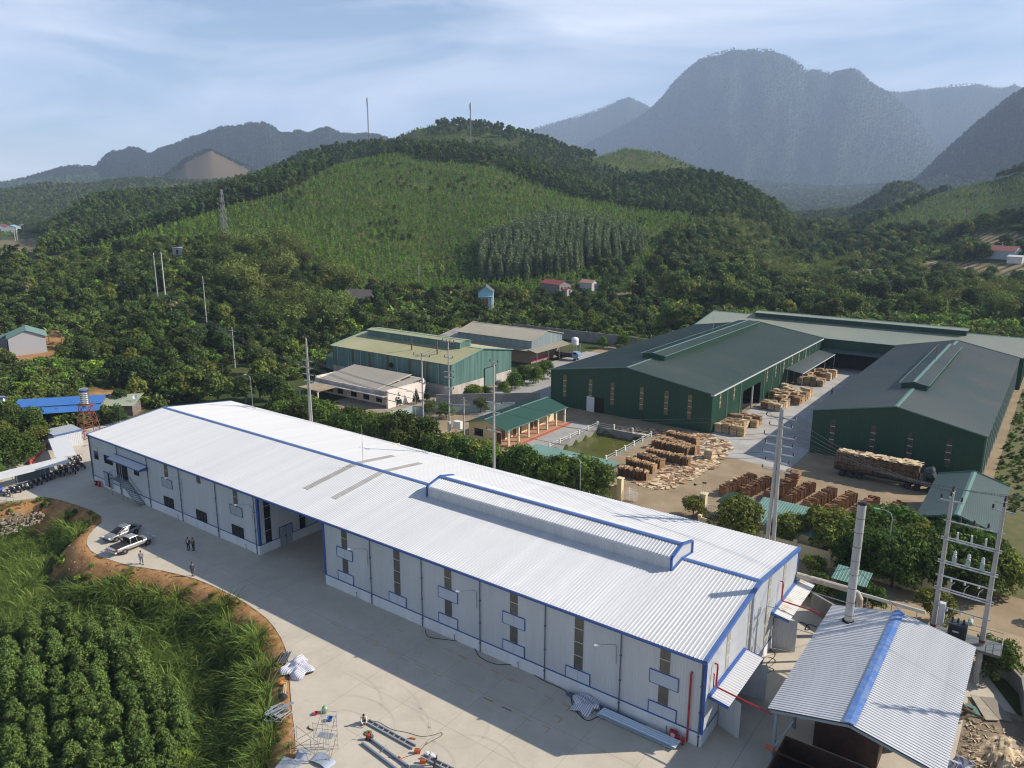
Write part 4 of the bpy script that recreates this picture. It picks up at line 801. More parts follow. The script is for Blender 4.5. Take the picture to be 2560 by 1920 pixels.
# fences and walls
def wallrun(name, label, pts, h, t, m, cap=None, posts=0, pm=None, z0=0):
    o = thing(name, label, 'wall' if 'wall' in name else 'fence', (pts[0][0], pts[0][1], 0)); inv = Matrix.Translation((-pts[0][0], -pts[0][1], 0))
    q = MB()
    for a, b in zip(pts[:-1], pts[1:]): q.beam((a[0], a[1], z0+h/2), (b[0], b[1], z0+h/2), t, h)
    w = q.build('wall_panel', m, o); w.matrix_parent_inverse = inv
    if posts:
        for a, b in zip(pts[:-1], pts[1:]):
            n = max(1, round(math.dist(a[:2], b[:2])/posts))
            for i in range(n+1):
                x = a[0]+(b[0]-a[0])*i/n; y = a[1]+(b[1]-a[1])*i/n
                pp = MB().rbox((x, y, z0+(h+.2)/2), (t+.22, t+.22, h+.2)).rbox((x, y, z0+h+.25), (t+.32, t+.32, .1)).build('pillar', pm or m, o); pp.matrix_parent_inverse = inv
    return o
wallrun('boundary_wall', 'cream boundary wall with pillars running left from the gate behind the round trees', [(-128, 94.8), (-50.0, 94.8)], 2.0, .18, cream, posts=3.9)
wallrun('boundary_wall', 'cream boundary wall behind the round trees on the right of the gate', [(-35.6, 91.6), (-6, 90.6)], 2.0, .18, cream, posts=4)
wallrun('far_boundary_wall', 'long grey boundary wall with a pale top below the banana grove', [(-150, 205.5), (-88, 206.5)], 3.2, .25, graywall)
wallrun('yard_wall', 'dark retaining wall between the inner pavement and the green hall', [(-107, 118.5), (-90, 133.5)], 2.6, .3, graywall)
wallrun('metal_fence', 'pale corrugated fence between the office forecourt and the cream quarters', [(-106.5, 94.8), (-106, 110), (-91, 125.5)], 2.0, .06, mat('pale_teal_sheet', (.33, .40, .39), .5, c2=(.25, .32, .32), scale=1.5))
wallrun('side_wall', 'pale wall along the right side track beyond the green shed', [(6.6, 84), (8.5, 150)], 2.0, .2, concw)
wallrun('retaining_wall', 'dark curved concrete wall below the sandy road at the right edge', [gs(1850, 560)[:2], gs(1960, 640)[:2], gs(2080, 720)[:2], gs(2180, 830)[:2], gs(2212, 1000)[:2], (9.5, 48)], 1.6, .25, graywall)
wallrun('block_wall', 'low dark block wall behind the gap between warehouse and boiler shed', [(-17.6, 79.2), (-14.2, 77.4), (-12.8, 76.8)], 2.2, .25, graywall)
# gate
gt_ = thing('gate_pillar', 'tall cream gate pillar at the end of the left boundary wall', 'gate pillar', (-49.4, 94.8, 0)); MB().rbox((0, 0, 1.7), (.75, .75, 3.4)).build('shaft', cream, gt_); MB().rbox((0, 0, 3.45), (.95, .95, .14)).build('cap', cream, gt_)
g2_ = thing('gate_pillar', 'cream gate pillar with a small sign and a lamp on a bracket, right of the dirt entrance', 'gate pillar', (-37.1, 96.4, 0)); MB().rbox((0, 0, 1.7), (.8, .8, 3.4)).build('shaft', cream, g2_); MB().rbox((0, 0, 3.45), (1.0, 1.0, .14)).build('cap', cream, g2_); MB().rbox((0, -.42, 1.5), (.62, .04, .5)).build('sign', mat('navy_sign', (.03, .05, .15), .5), g2_)
MB().tube([(.1, 0, 3.5), (.1, 0, 5.0)], .03, 6).tube([(-.2, 0, 3.5), (-.2, 0, 5.0)], .03, 6).tube([(.2, 0, 5.0), (-1.2, -.2, 4.6)], .03, 6).build('bracket', galv, g2_); MB().rbox((-1.3, -.2, 4.55), (.35, .25, .2)).rbox((.0, 0, 5.05), (.6, .4, .06)).build('lamp', dark, g2_)
wm = mat('white_gate_paint', (.7, .7, .68), .5)
for nm, lab, (x, y), L_ in (('sliding_gate', 'white folding gate collapsed beside the tall left gate pillar', (-48.6, 95.4), 1.5), ('swing_gate', 'short white barred gate beside the right gate pillar', (-36.6, 96.4), 2.0)):
    o = thing(nm, lab, 'gate', (x, y, 0)); q = MB()
    for z in (.15, 1.0, 1.9): q.beam((0, 0, z), (L_, 0, z), .06)
    for k in range(9): q.beam((L_*k/8, 0, .1), (L_*k/8, 0, 2.0), .045)
    if L_ < 1.8: q.beam((.2, .4, .1), (.2, .4, 2), .06); q.beam((L_, .4, .1), (L_, .4, 1.4), .06); q.beam((.2, .4, 1.4), (L_, .4, 1.4), .06); q.beam((.2, .4, .7), (L_, .4, .7), .06)
    q.build('bars', wm, o)
# ------------------------------------------------------------------ boiler shed
sh = thing('boiler_shed', 'open sided white roofed boiler shed with a blue ridge at the lower right', 'shed', (-14, 52.5, 0))
def PB(p): p.parent = sh; p.matrix_parent_inverse = Matrix.Translation((14, -52.5, 0)); return p
bx0, bx1, by0, by1, be, br_ = -14.0, -2.05, 52.45, 71.4, 5.5, 6.75; bm = -8.25
q = MB()
for s, xe in ((1, bx0), (-1, bx1)):
    ww = abs(bm-xe); q.ribs((xe, by0, be), (0, 1, 0), Vector((s*ww, 0, br_-be)).normalized(), Vector((-s*(br_-be)/ww, 0, 1)).normalized(), by1-by0, 0, math.hypot(ww, br_-be), .31, .05)
PB(q.build('roof', wroof)); q = MB()
for s in (1, -1): q.add([(bm, by0-.1, br_+.14), (bm, by1+.15, br_+.14), (bm-s*.42, by1+.15, br_+.065), (bm-s*.42, by0-.1, br_+.065)], [(0, 1, 2, 3)])
PB(q.build('ridge_cap', mat('scuffed_blue_cap', (.075, .17, .43), .4, c2=(.16, .235, .40), scale=1.8, lo=.45, hi=.6)))
q = MB(); q.add([(bx0, by0, be-.06), (bx0, by1, be-.06), (bm, by1, br_-.06), (bm, by0, br_-.06), (bx1, by0, be-.06), (bx1, by1, be-.06)], [(0, 3, 2, 1), (3, 4, 5, 2)]); PB(q.build('roof_lining', galv))
q = MB()
for y in (by0+.1, by0+6.4, by0+12.6, by1-.1): q.beam((bx0+.2, y, be-.2), (bm, y, br_-.25), .16, .22); q.beam((bm, y, br_-.25), (bx1-.2, y, be-.2), .16, .22)
for x in (bx0+.3, bx1-.3): q.beam((x, by0, be-.25), (x, by1, be-.25), .14, .2)
q.beam((bx0+.3, by0+.2, 1.4), (bx0+1.9, by0+.2, be-.35), .1); PB(q.build('rafter', gsteel))
for x in (bx0+.55, bx1-.5):
    for y in (by0+.5, by0+6.4, by0+12.6, by1-.5): PB(MB().tube([(x, y, 0), (x, y, be-.1)], .15, 10).build('post', gsteel))
PB(MB().rbox((bx0+.4, by0+.32, 1.9), (.75, .06, .38)).build('sign', mat('orange_sign', (.55, .12, .03), .5)))
tank = mat('dark_brown_steel', (.03, .016, .012), .6, c2=(.06, .025, .016), scale=2.)
def box_tank(label, x0, x1, y0, y1, h):
    o = thing('fuel_bunker', label, 'bunker', ((x0+x1)/2, (y0+y1)/2, 0)); hx, hy = (x1-x0)/2, (y1-y0)/2; t = .12
    q = MB(); q.box(-hx, hx, -hy, -hy+t, 0, h); q.box(-hx, hx, hy-t, hy, 0, h); q.box(-hx, -hx+t, -hy+t, hy-t, 0, h); q.box(hx-t, hx, -hy+t, hy-t, 0, h); q.build('side', tank, o); MB().box(-hx+t, hx-t, -hy+t, hy-t, .1, .5).build('fuel', dark, o); q = MB(); q.box(-hx-.04, hx+.04, -.06, .06, h, h+.08); q.build('brace', tank, o)
box_tank('large open dark steel bunker at the front of the boiler shed', -13.0, -7.2, 49.6, 54.4, 2.3)
box_tank('dark steel bunker standing in the shadow further inside the boiler shed', -11.6, -6.8, 57.6, 61.0, 2.6)
bo = thing('boiler', 'dark red boiler drum under the white roof of the boiler shed', 'boiler', (-6.0, 64, 0)); MB().lathe((0, -2.5, 2.0), [(.3, 0), (1.5, .3), (1.5, 5), (.3, 5.3)], 18, axis='y').build('drum', mat('dark_red_boiler', (.16, .03, .02), .6), bo); MB().rbox((0, 0, .5), (2.2, 4.6, 1.0)).build('base', graywall, bo)
chs = mat('sooty_steel_chimney', (.47, .46, .435), .65, 0., c2=(.34, .325, .30), scale=1.2, streak=(2, 2, .35)); 
ch = thing('boiler_chimney', 'tall pale steel boiler chimney with a soot black top, rising through the shed roof', 'chimney', (-11.9, 68.4, 0))
CHH = 17.6
MB().lathe((0, 0, 0), [(.37, 0), (.37, CHH-.9), (.37, CHH), (.32, CHH), (.32, CHH-1.2)], 20).build('flue', chs, ch)
q = MB()
for z in np.arange(6.6, CHH, 1.35): q.lathe((0, 0, z), [(.375, 0), (.385, .01), (.385, .04), (.375, .05)], 20)
q.build('joint_ring', rust, ch); MB().lathe((0, 0, CHH-.25), [(.38, 0), (.385, .1), (.39, .26), (.325, .26), (.325, .0)], 20).build('sooted_rim', mat('soot', (.02, .02, .02), .8), ch); MB().lathe((0, 0, 6.02), [(.34, 0), (.58, -.05), (.58, .0), (.34, .1)], 16).build('roof_collar', dark, ch)
q = MB()
for a in ((4.5, 3.2, 6.2), (-2.1, 6.5, 1), (-4.5, 2.5, 8)): q.tube([(0, 0, 11.3), a], .022, 5)
q.build('guy_wire', dark, ch)
# duct behind the warehouse and the pipe on posts
pm_ = mat('stained_pipe_wrap', (.50, .46, .40), .6, c2=(.36, .28, .2), scale=1.5)
o = thing('exhaust_duct', 'fat grey duct leaving the warehouse gable and bending down beside the boiler shed', 'duct', (-18.8, 76.6, 0)); q = MB(); q.tube([(0, 0, 5.0), (5.2, 0.6, 4.7), (5.9, .55, 4.55), (6.2, .5, 4.1), (6.25, .4, .4)], .33, 12); q.build('tube', pm_, o); MB().tube([(.3, -1.4, 3.6), (.3, .2, 4.9)], .12, 8).tube([(0, .6, 3.3), (6, .9, 3.0)], .06, 6).build('bracket', galv, o)
o = thing('pipe_on_posts', 'white pipe carried on thin posts along the road behind the boiler shed', 'pipe', (-11.2, 77.8, 0)); a = gs(880, 15, 2.6); b2 = gs(1410, 168, 2.6); inv = Matrix.Translation((11.2, -77.8, 0))
q = MB().tube([a, b2], .2, 10).build('tube', mat('white_pipe_wrap', (.6, .57, .5), .6), o); q.matrix_parent_inverse = inv
for t in (.12, .5, .88): p = [a[i]+(b2[i]-a[i])*t for i in range(3)]; q = MB().tube([(p[0], p[1], 0), (p[0], p[1], 2.5)], .05, 6).build('post', galv, o); q.matrix_parent_inverse = inv
o = thing('pump_kiosk', 'small green roofed kiosk behind the boiler chimney', 'kiosk', g3(1065, 700)); MB().box(-1.3, 1.3, -1.1, 1.1, 0, 2.9).build('wall', gwall, o); q = MB(); q.ribs((-1.8, -1.5, 2.95), (1, 0, 0), Vector((0, 3, .4)).normalized(), (0, -.13, 1), 3.6, 0, 3.05, .34, .03); q.build('roof', rf1, o)
# ------------------------------------------------------------------ plants
def unit(v): return v/np.maximum(np.linalg.norm(v, axis=-1, keepdims=True), 1e-9)
def leaves(C, Nrm, size, asp, rg, droop=0.0):
    "quads at C facing roughly Nrm"
    n = len(C); t = unit(np.cross(Nrm, rg.normal(size=(n, 3)))); b = np.cross(Nrm, t)
    s = size*rg.uniform(.55, 1.35, (n, 1)); t = t*s*.5*asp; b = b*s*.5
    if droop: t[:, 2] -= droop*s[:, 0]
    V = np.stack([C-t, C+b*.9, C+t, C-b*.9], 1).reshape(-1, 3)      # leaf-shaped: pointed at both ends
    return V, np.arange(4*n).reshape(-1, 4)
def crown_np(blobs, n, leaf, rg, asp=1.5, shell=.7, updir=.35, rnd=.75, squash=1.0):
    B = np.array(blobs, float); w = B[:, 3]**2; k = rg.choice(len(B), n, p=w/w.sum())
    d = unit(rg.normal(size=(n, 3))); d[:, 2] = np.where(d[:, 2] < -.35, -d[:, 2]*.5, d[:, 2]); rad = B[k, 3:4]*(shell+(1-shell)*rg.uniform(0, 1, (n, 1))**.5)*np.where(rg.uniform(0, 1, (n, 1)) < .12, 1.18, 1.0)
    off = d*rad; off[:, 2] *= squash
    N = unit(d+np.array([0, 0, updir])+rnd*rg.normal(size=(n, 3)))
    return leaves(B[k, :3]+off, N, leaf, asp, rg)
leafm = lambda nm, c, **k: mat(nm, c, .65, spec=.12, trans=.34, var=k.pop('var', .42), island=k.pop('island', .45), **k)
M_round = leafm('round_tree_leaf', (0.095, 0.15, 0.028)); M_round2 = leafm('olive_tree_leaf', (0.155, 0.185, 0.036)); M_plant = leafm('plantation_leaf', (0.14, 0.205, 0.052), var=.15); M_tip = leafm('reddish_leaf', (.105, .090, .032))
M_broad = leafm('broad_tree_leaf', (0.1, 0.146, 0.034)); M_dark = leafm('dark_tree_leaf', (0.068, 0.102, 0.03)); M_bam = leafm('bamboo_leaf', (0.14, 0.172, 0.042)); M_young = leafm('young_plantation_leaf', (0.185, 0.295, 0.042)); M_euc = leafm('eucalyptus_leaf', (0.15, 0.195, 0.095), var=.16)
M_ban = leafm('banana_leaf', (0.128, 0.183, 0.042)); M_palm = leafm('fan_palm_leaf', (.10, .13, .055)); M_grass = leafm('tall_grass_blade', (0.155, 0.22, 0.045), island=.45); M_shrub = leafm('shrub_leaf', (0.115, 0.14, 0.038), var=.4); M_far = leafm('far_wood_leaf', (0.034, 0.048, 0.026), var=.3); M_dry = leafm('dry_leaf', (.26, .21, .12))
bark = mat('bark', (.11, .085, .06), .9, c2=(.07, .055, .04), scale=6.); palebark = mat('pale_bark', (.30, .27, .23), .85, c2=(.2, .18, .15), scale=5.)
def trunk_mb(h, r, rg, limbs, top=.85):
    m = MB(); b = [(0, 0, -.3)]+[(float(rg.normal()*r*1.2*t), float(rg.normal()*r*1.2*t), h*t) for t in (.33, .66, 1)]
    m.tube(b, [r*1.25, r, r*.75, r*.4], 7)
    for x, y, z in limbs: m.tube([(b[1][0]*.5+b[2][0]*.5, b[1][1], h*.45), (x*.5, y*.5, (h*.45+z)*.52), (x, y, z)], [r*.5, r*.36, r*.14], 5)
    return m
def tree_root(name, label, cat, blobs, n, leaf, m, h, r, rg, tips=None, **k):
    o = thing(name, label, cat); limbs = [(b[0]*.8, b[1]*.8, b[2]) for b in blobs[:7]]
    trunk_mb(h, r, rg, limbs).build('trunk', k.pop('bark', bark), o, smooth=True); V, Q_ = crown_np(blobs, n, leaf, rg, **k)
    mi = None
    if tips is not None: zt2 = V[Q_[:, 0], 2]; mi = (zt2 > np.quantile(zt2, tips)).astype(np.int32)
    mesh_np('crown', V, Q_, [m, M_tip], o, mi); return o
def dome(R, H, z0, nb, rg, br=.42):
    out = []
    for i in range(nb):
        a = rg.uniform(0, 2*PI); q = math.sqrt(rg.uniform(0, 1)); z = rg.uniform(0, 1); rr2 = R*(1-.55*max(0, z-.35))*q*.8
        out.append((rr2*math.cos(a), rr2*math.sin(a), z0+z*(H-z0-br*R*.6), R*br*rg.uniform(.7, 1.2)))
    return out
rgs = lambda s: np.random.default_rng(s)
PROTO = {}
def proto(key, maker, nvar): PROTO[key] = [maker(i) for i in range(nvar)]
proto('round', lambda i: tree_root('round_tree', 'round_tree', 'tree', dome(3.1, 5.6, 1.0, 26, rgs(i+1), .40), 4200, .27, M_round if i < 2 else M_round2, 3.0, .16, rgs(i+50), asp=1.7), 3)
def cone(R, H, z0, nb, rg): return [((R*(1-t*.78))*q*math.cos(a), (R*(1-t*.78))*q*math.sin(a), z0+t*(H-z0), R*.36*(1.08-t*.6)) for t, q, a in [(rg.uniform(0, 1)**1.1, rg.uniform(.35, .95), rg.uniform(0, 2*PI)) for _ in range(nb)]]
proto('plant', lambda i: tree_root('plantation_tree', 'plantation_tree', 'tree', cone(1.62, 4.9, .4, 95, rgs(i+11)), 7600, .135, M_plant, 4.6, .06, rgs(i+60), asp=1.9, updir=.2), 3)
proto('broad', lambda i: tree_root('broadleaf_tree', 'broadleaf_tree', 'tree', dome(3.6, 8.0, 1.6, 24, rgs(i+21), .36), 1500, .52, [M_broad, M_dark, M_round2][i % 3], 5.2, .2, rgs(i+70), asp=1.7, bark=palebark if i == 1 else bark), 5)
def bamboo_(i):
    rg = rgs(i+31); o = thing('bamboo', 'bamboo', 'bamboo'); q = MB(); C = []; N = []
    for k in range(22):
        a = rg.uniform(0, 2*PI); h = rg.uniform(6, 11); lean = rg.uniform(1.5, 4.2); pts_ = []
        for t in np.linspace(0, 1, 7): pts_.append((math.cos(a)*(.5+lean*t*t), math.sin(a)*(.5+lean*t*t), h*(t-.22*t**3*lean/3)))
        q.tube(pts_, [.05, .05, .045, .04, .03, .02, .01], 4, cap=False)
        for _ in range(75):
            t = rg.uniform(.25, 1.0)**.7; f = t*6; j_ = min(int(f), 5); p = np.array(pts_[j_])*(1-(f-j_))+np.array(pts_[j_+1])*(f-j_)
            C.append(p+rg.normal(size=3)*np.array([.5, .5, .4])*(.5+t)); N.append([math.cos(a)*.6, math.sin(a)*.6, .9])
    q.build('culm', mat('bamboo_culm', (.16, .17, .06), .5), o); C = np.array(C); N = unit(np.array(N)+rg.normal(size=C.shape)*.55); V_, Q_ = leaves(C, N, .30, 2.6, rg, .25); mesh_np('foliage', V_, Q_, M_bam, o); return o
proto('bamboo', bamboo_, 2)
def blade_strip(m, base, dirv, L_, w_, arch, nseg, fold=.0):
    up = Vector((0, 0, 1)); d = Vector(dirv).normalized(); side = d.cross(up); side = side.normalized() if side.length > .01 else Vector((1, 0, 0)); hd = up.cross(side)*-1; vs = []
    hd = Vector((d.x, d.y, 0)); hd = hd.normalized() if hd.length > .01 else Vector((1, 0, 0)); el = math.atan2(d.z, math.hypot(d.x, d.y)); p = Vector(base); 
    for k in range(nseg+1):
        t = k/nseg; ww = w_*math.sin(PI*min(.98, .12+.86*t))**.7; vs += [tuple(p-side*ww/2), tuple(p+side*ww/2)]; e = el-arch*(t+.5/nseg)**1.3; p = p+(hd*math.cos(e)+up*math.sin(e))*(L_/nseg)
    m.add(vs, [(2*k, 2*k+1, 2*k+3, 2*k+2) for k in range(nseg)])
def banana_(i):
    rg = rgs(i+41); o = thing('banana_plant', 'banana_plant', 'banana plant'); st_ = MB(); lf = MB()
    for s in range(2):
        bx, by = (rg.uniform(-.9, .9), rg.uniform(-.9, .9)) if s else (0, 0); h = rg.uniform(1.9, 2.9)*(1 if not s else .75); st_.tube([(bx, by, -.2), (bx, by, h*.6), (bx+.05, by, h)], [.17, .14, .08], 7)
        for k in range(9): a = 2.4*k+rg.uniform(-.3, .3); e = rg.uniform(.55, 1.35); blade_strip(lf, (bx, by, h), (math.cos(a)*math.cos(e), math.sin(a)*math.cos(e), math.sin(e)), rg.uniform(1.8, 2.7), rg.uniform(.5, .68), rg.uniform(.7, 1.7), 5)
    st_.build('stem', mat('banana_stem', (.16, .15, .07), .7), o, smooth=True); lf.build('leaf_crown', M_ban, o); return o
proto('banana', banana_, 2)
def palm_(i):
    rg = rgs(i+91); o = thing('fan_palm', 'fan_palm', 'palm'); MB().tube([(0, 0, -.3), (.1, 0, 3), (.05, .1, 5.2)], [.2, .16, .15], 8).build('trunk', palebark, o, smooth=True); lf = MB(); dry = MB()
    for k in range(26):
        a = 2.4*k; e = 1.25-k*.085; q = lf if k < 18 else dry; b0 = Vector((math.cos(a)*math.cos(e), math.sin(a)*math.cos(e), math.sin(e))); c = Vector((.05, .1, 5.2))+b0*1.1
        for f in range(7): sd = b0.cross(Vector((0, 0, 1))).normalized(); dv = (b0+sd*(f-3)*.3).normalized(); blade_strip(q, c, dv, 1.15, .2, .7, 3)
    lf.build('leaf_crown', M_palm, o); dry.build('dead_leaves', M_dry, o); return o
proto('palm', palm_, 1)
proto('young', lambda i: tree_root('young_tree', 'young_tree', 'tree', cone(1.5, 5.4, .8, 12, rgs(i+101)), 150, .62, M_young, 4, .07, rgs(i+110), asp=1.6), 4)
proto('euc', lambda i: tree_root('eucalyptus_tree', 'eucalyptus_tree', 'tree', [(.25*math.cos(k*2.4), .25*math.sin(k*2.4), 1.2+k*.95, 1.75*(1-.066*k)) for k in range(12)], 420, .62, M_euc, 11, .1, rgs(i+120), asp=1.9, updir=.5), 3)
proto('tall', lambda i: tree_root('tall_wood_tree', 'tall_wood_tree', 'tree', dome(3.0, 12.0, 4.5, 14, rgs(i+131), .42), 420, .85, [M_dark, M_broad][i % 2], 9, .15, rgs(i+140), asp=1.5), 4)
proto('far', lambda i: tree_root('far_tree', 'far_tree', 'tree', dome(5.5, 8.5, 0, 18, rgs(i+151), .36), 300, 1.7, M_far, 5, .25, rgs(i+160), asp=1.4, rnd=.4), 4)
proto('shrub', lambda i: tree_root('shrub', 'shrub', 'shrub', dome(1.5, 1.9, .1, 12, rgs(i+171), .40), 330, .34, [M_shrub, M_broad, M_young][i % 3], 1.0, .05, rgs(i+180), asp=1.6), 5)
def grass_(i):
    rg = rgs(i+191); o = thing('tall_grass', 'tall_grass', 'grass'); m = MB()
    for k in range(90):
        a = rg.uniform(0, 2*PI); r_ = abs(rg.normal())*.45; e = rg.uniform(.85, 1.5); blade_strip(m, (r_*math.cos(a), r_*math.sin(a), -.2), (math.cos(a)*math.cos(e), math.sin(a)*math.cos(e), math.sin(e)), rg.uniform(1.0, 2.9), rg.uniform(.045, .085), rg.uniform(.9, 2.5), 6)
    m.build('blades', M_grass, o); return o
proto('grass', grass_, 3)
def part_of(o, names=('crown', 'foliage', 'leaf_crown', 'blades')): return [c for c in kids(o) if c.name.split('.')[0] in names][0]
def scatter(name, pts, protos, scl, rot, idx, label, cat):
    me = bpy.data.meshes.new(name); n = len(pts); me.vertices.add(n); me.vertices.foreach_set('co', np.asarray(pts, np.float32).ravel())
    for nm, ty, arr in (('scl', 'FLOAT', np.asarray(scl, np.float32)), ('rot', 'FLOAT', np.asarray(rot, np.float32)), ('idx', 'INT', np.asarray(idx, np.int32))):
        a = me.attributes.new(nm, ty, 'POINT'); a.data.foreach_set('value', arr)
    o = bpy.data.objects.new(name, me); COL.objects.link(o)
    ng = bpy.data.node_groups.new(name, 'GeometryNodeTree'); ng.interface.new_socket('Geometry', in_out='INPUT', socket_type='NodeSocketGeometry'); ng.interface.new_socket('Geometry', in_out='OUTPUT', socket_type='NodeSocketGeometry')
    gi = nn(ng, 'NodeGroupInput'); go = nn(ng, 'NodeGroupOutput'); ip = nn(ng, 'GeometryNodeInstanceOnPoints'); jn = nn(ng, 'GeometryNodeJoinGeometry'); L = ng.links.new
    for p in reversed(protos):
        oi = nn(ng, 'GeometryNodeObjectInfo'); oi.inputs['Object'].default_value = p; oi.transform_space = 'ORIGINAL'; g2i = nn(ng, 'GeometryNodeGeometryToInstance'); L(oi.outputs['Geometry'], g2i.inputs[0]); L(g2i.outputs[0], jn.inputs[0])
    def at(nm, ty): a = nn(ng, 'GeometryNodeInputNamedAttribute', data_type=ty); a.inputs['Name'].default_value = nm; return [s for s in a.outputs if s.enabled and s.name == 'Attribute'][0]
    ip.inputs['Pick Instance'].default_value = True; L(gi.outputs[0], ip.inputs['Points']); L(jn.outputs[0], ip.inputs['Instance']); L(at('idx', 'INT'), ip.inputs['Instance Index'])
    cx_ = nn(ng, 'ShaderNodeCombineXYZ'); L(at('rot', 'FLOAT'), cx_.inputs['Z']); L(cx_.outputs[0], ip.inputs['Rotation']); L(at('scl', 'FLOAT'), ip.inputs['Scale']); L(ip.outputs[0], go.inputs[0])
    md = o.modifiers.new('scatter', 'NODES'); md.node_group = ng
    return tag(o, label, cat, kind='stuff')
def place(key, x, y, label, group, s=1.0, z=None, used={}):
    "first use of a variant moves the original itself, later ones are copies"
    k = random.randrange(len(PROTO[key])); o = PROTO[key][k]; z = zt(x, y) if z is None else z
    rz = random.uniform(0, 2*PI)
    if (key, k) in used: return copy_tree(o, (x, y, z), rz, label, s, group)
    used[(key, k)] = 1; kids(o); o.location = (x, y, z); o.rotation_euler = (0, 0, rz); o.scale = (s,)*3; o['label'] = label; o['group'] = group; return o
USED = place.__defaults__[-1]
def pick_pts(P, n, dmin, conv=None, tries=60, avoid=None):
    "n places inside a polygon seen in the view, dmin metres apart"
    P = np.array(P); out_ = []; x0, y0 = P.min(0); x1, y1 = P.max(0)
    for _ in range(n*tries):
        xd = random.uniform(x0, x1); yd = random.uniform(y0, y1)
        if not in_poly(np.array(xd), np.array(yd), P): continue
        q = conv(xd, yd)
        if q is None or any((q[0]-a[0])**2+(q[1]-a[1])**2 < dmin*dmin for a in out_): continue
        if avoid and (avoid(q) or near_house(q[0], q[1])): continue
        out_.append(q)
        if len(out_) >= n: break
    return out_
def on_ground(xd, yd):
    "where the line of sight meets the terrain"
    d = ray(xd*2560/2212., yd*2560/2212.); d = d/np.linalg.norm(d); t = np.geomspace(40, 6000, 320); z = terrain(d[0]*t, d[1]*t); h = CAM_H+d[2]*t-z; k = np.argmax(h < 0)
    if k == 0: return None
    t0, t1, h0, h1 = t[k-1], t[k], h[k-1], h[k]; tt = t0+(t1-t0)*h0/(h0-h1); return (d[0]*tt, d[1]*tt, float(zt(d[0]*tt, d[1]*tt)))
# 1 round trees behind the warehouse
L_rt = 'dense round dark green tree in the row behind the white warehouse roof'
row = [(-123+3.15*k+random.uniform(-.7, .7), 91.0+(-1.6 if k % 2 else .9)+random.uniform(-.8, .8)) for k in range(23)]
for x, y in row: place('round', x, y, L_rt, 'round trees along the left boundary wall', random.uniform(.95, 1.28), 0)
for (x, y), s in (((-52.5, 91.6), 1.1), ((-57.6, 91.8), 1.05), ((-62.6, 91.4), .9)): place('round', x, y, 'round dark tree standing in front of the sea green shelter', 'round trees before the shelter', s, 0)
for (px_, py_), s in (((430, 230), 1.12), ((735, 260), .85), ((960, 290), 1.1)): p = g3(px_, py_, 3.0); place('round', p[0], p[1], 'round tree against the wall of the long green shed', 'round trees before the long green shed', s, 0)
for (px_, py_), s in (((1080, 330), 1.1), ((1220, 320), 1.15), ((1330, 330), 1.2), ((1420, 350), 1.15), ((1510, 370), 1.05), ((1620, 400), 1.15), ((1720, 420), 1.1), ((1830, 450), 1.1), ((1010, 350), .95), ((1260, 420), 1.1), ((1930, 500), 1.0), ((1400, 450), 1.1), ((1540, 470), 1.1), ((1150, 420), 1.0), ((1680, 490), 1.0), ((1330, 480), .9), ((1820, 540), .8)): p = g3(px_, py_, 3.0); place('round', p[0], p[1], 'tree in the dark thicket behind the boiler chimney', 'thicket behind the boiler chimney', s, 0)
for (px_, py_), s in (((880, 690), .55), ((1200, 740), .5), ((860, 560), .5)): p = g3(px_, py_); place('round', p[0], p[1], 'small bush beside the pipe behind the boiler shed', 'bushes behind the boiler shed', s, 0)
p = g3(1540, 830); place('round', p[0], p[1], 'yellowish small tree under the transformer platform', 'roadside small tree', .72, 0); p = g3(1890, 1120); place('round', p[0], p[1], 'small lone tree standing by the sandy road at the right edge', 'lone roadside tree', .7, 0)
p = g3(150, 230); place('round', p[0], p[1]+1, 'sparse shrub against the warehouse roof left of the right gate pillar', 'sparse gate shrub', .6, 0)
for px_, py_, s in ((640, 1250, .9), (735, 1240, .95), (845, 1215, 1.0), (760, 1180, .9)): pass
for (px_, py_), s in (((1070, 630), .75), ((1140, 610), .5), ((1240, 590), .55), ((1300, 560), .75), ((1350, 530), .8), ((1400, 530), .8), ((1460, 500), .8), ((1110, 690), .6), ((830, 700), .55), ((920, 720), .6)): p = g5(px_, py_); place('round', p[0], p[1], 'bush growing along the fence between the white office and the green hall', 'bushes along the metal fence', s, 0)
# cypress beside the office
cy_ = leafm('cypress_leaf', (.022, .050, .016))
for k, (px_, py_) in enumerate(((655, 650), (755, 640), (810, 625), (822, 560))):
    p = g5(px_, py_); labs = ['dark conical cypress in front of the air conditioner of the white office', 'dark conical cypress right of the office air conditioner', 'dark conical cypress at the corner of the white office wall', 'tall dark conical cypress behind the white office corner']
    tree_root('cypress', labs[k], 'tree', [(0, 0, .5+j_*.42, .85*(1-j_/8.5)) for j_ in range(8)], 700, .2, cy_, 2.5, .07, rgs(300+k)).location = (p[0], p[1], 0)
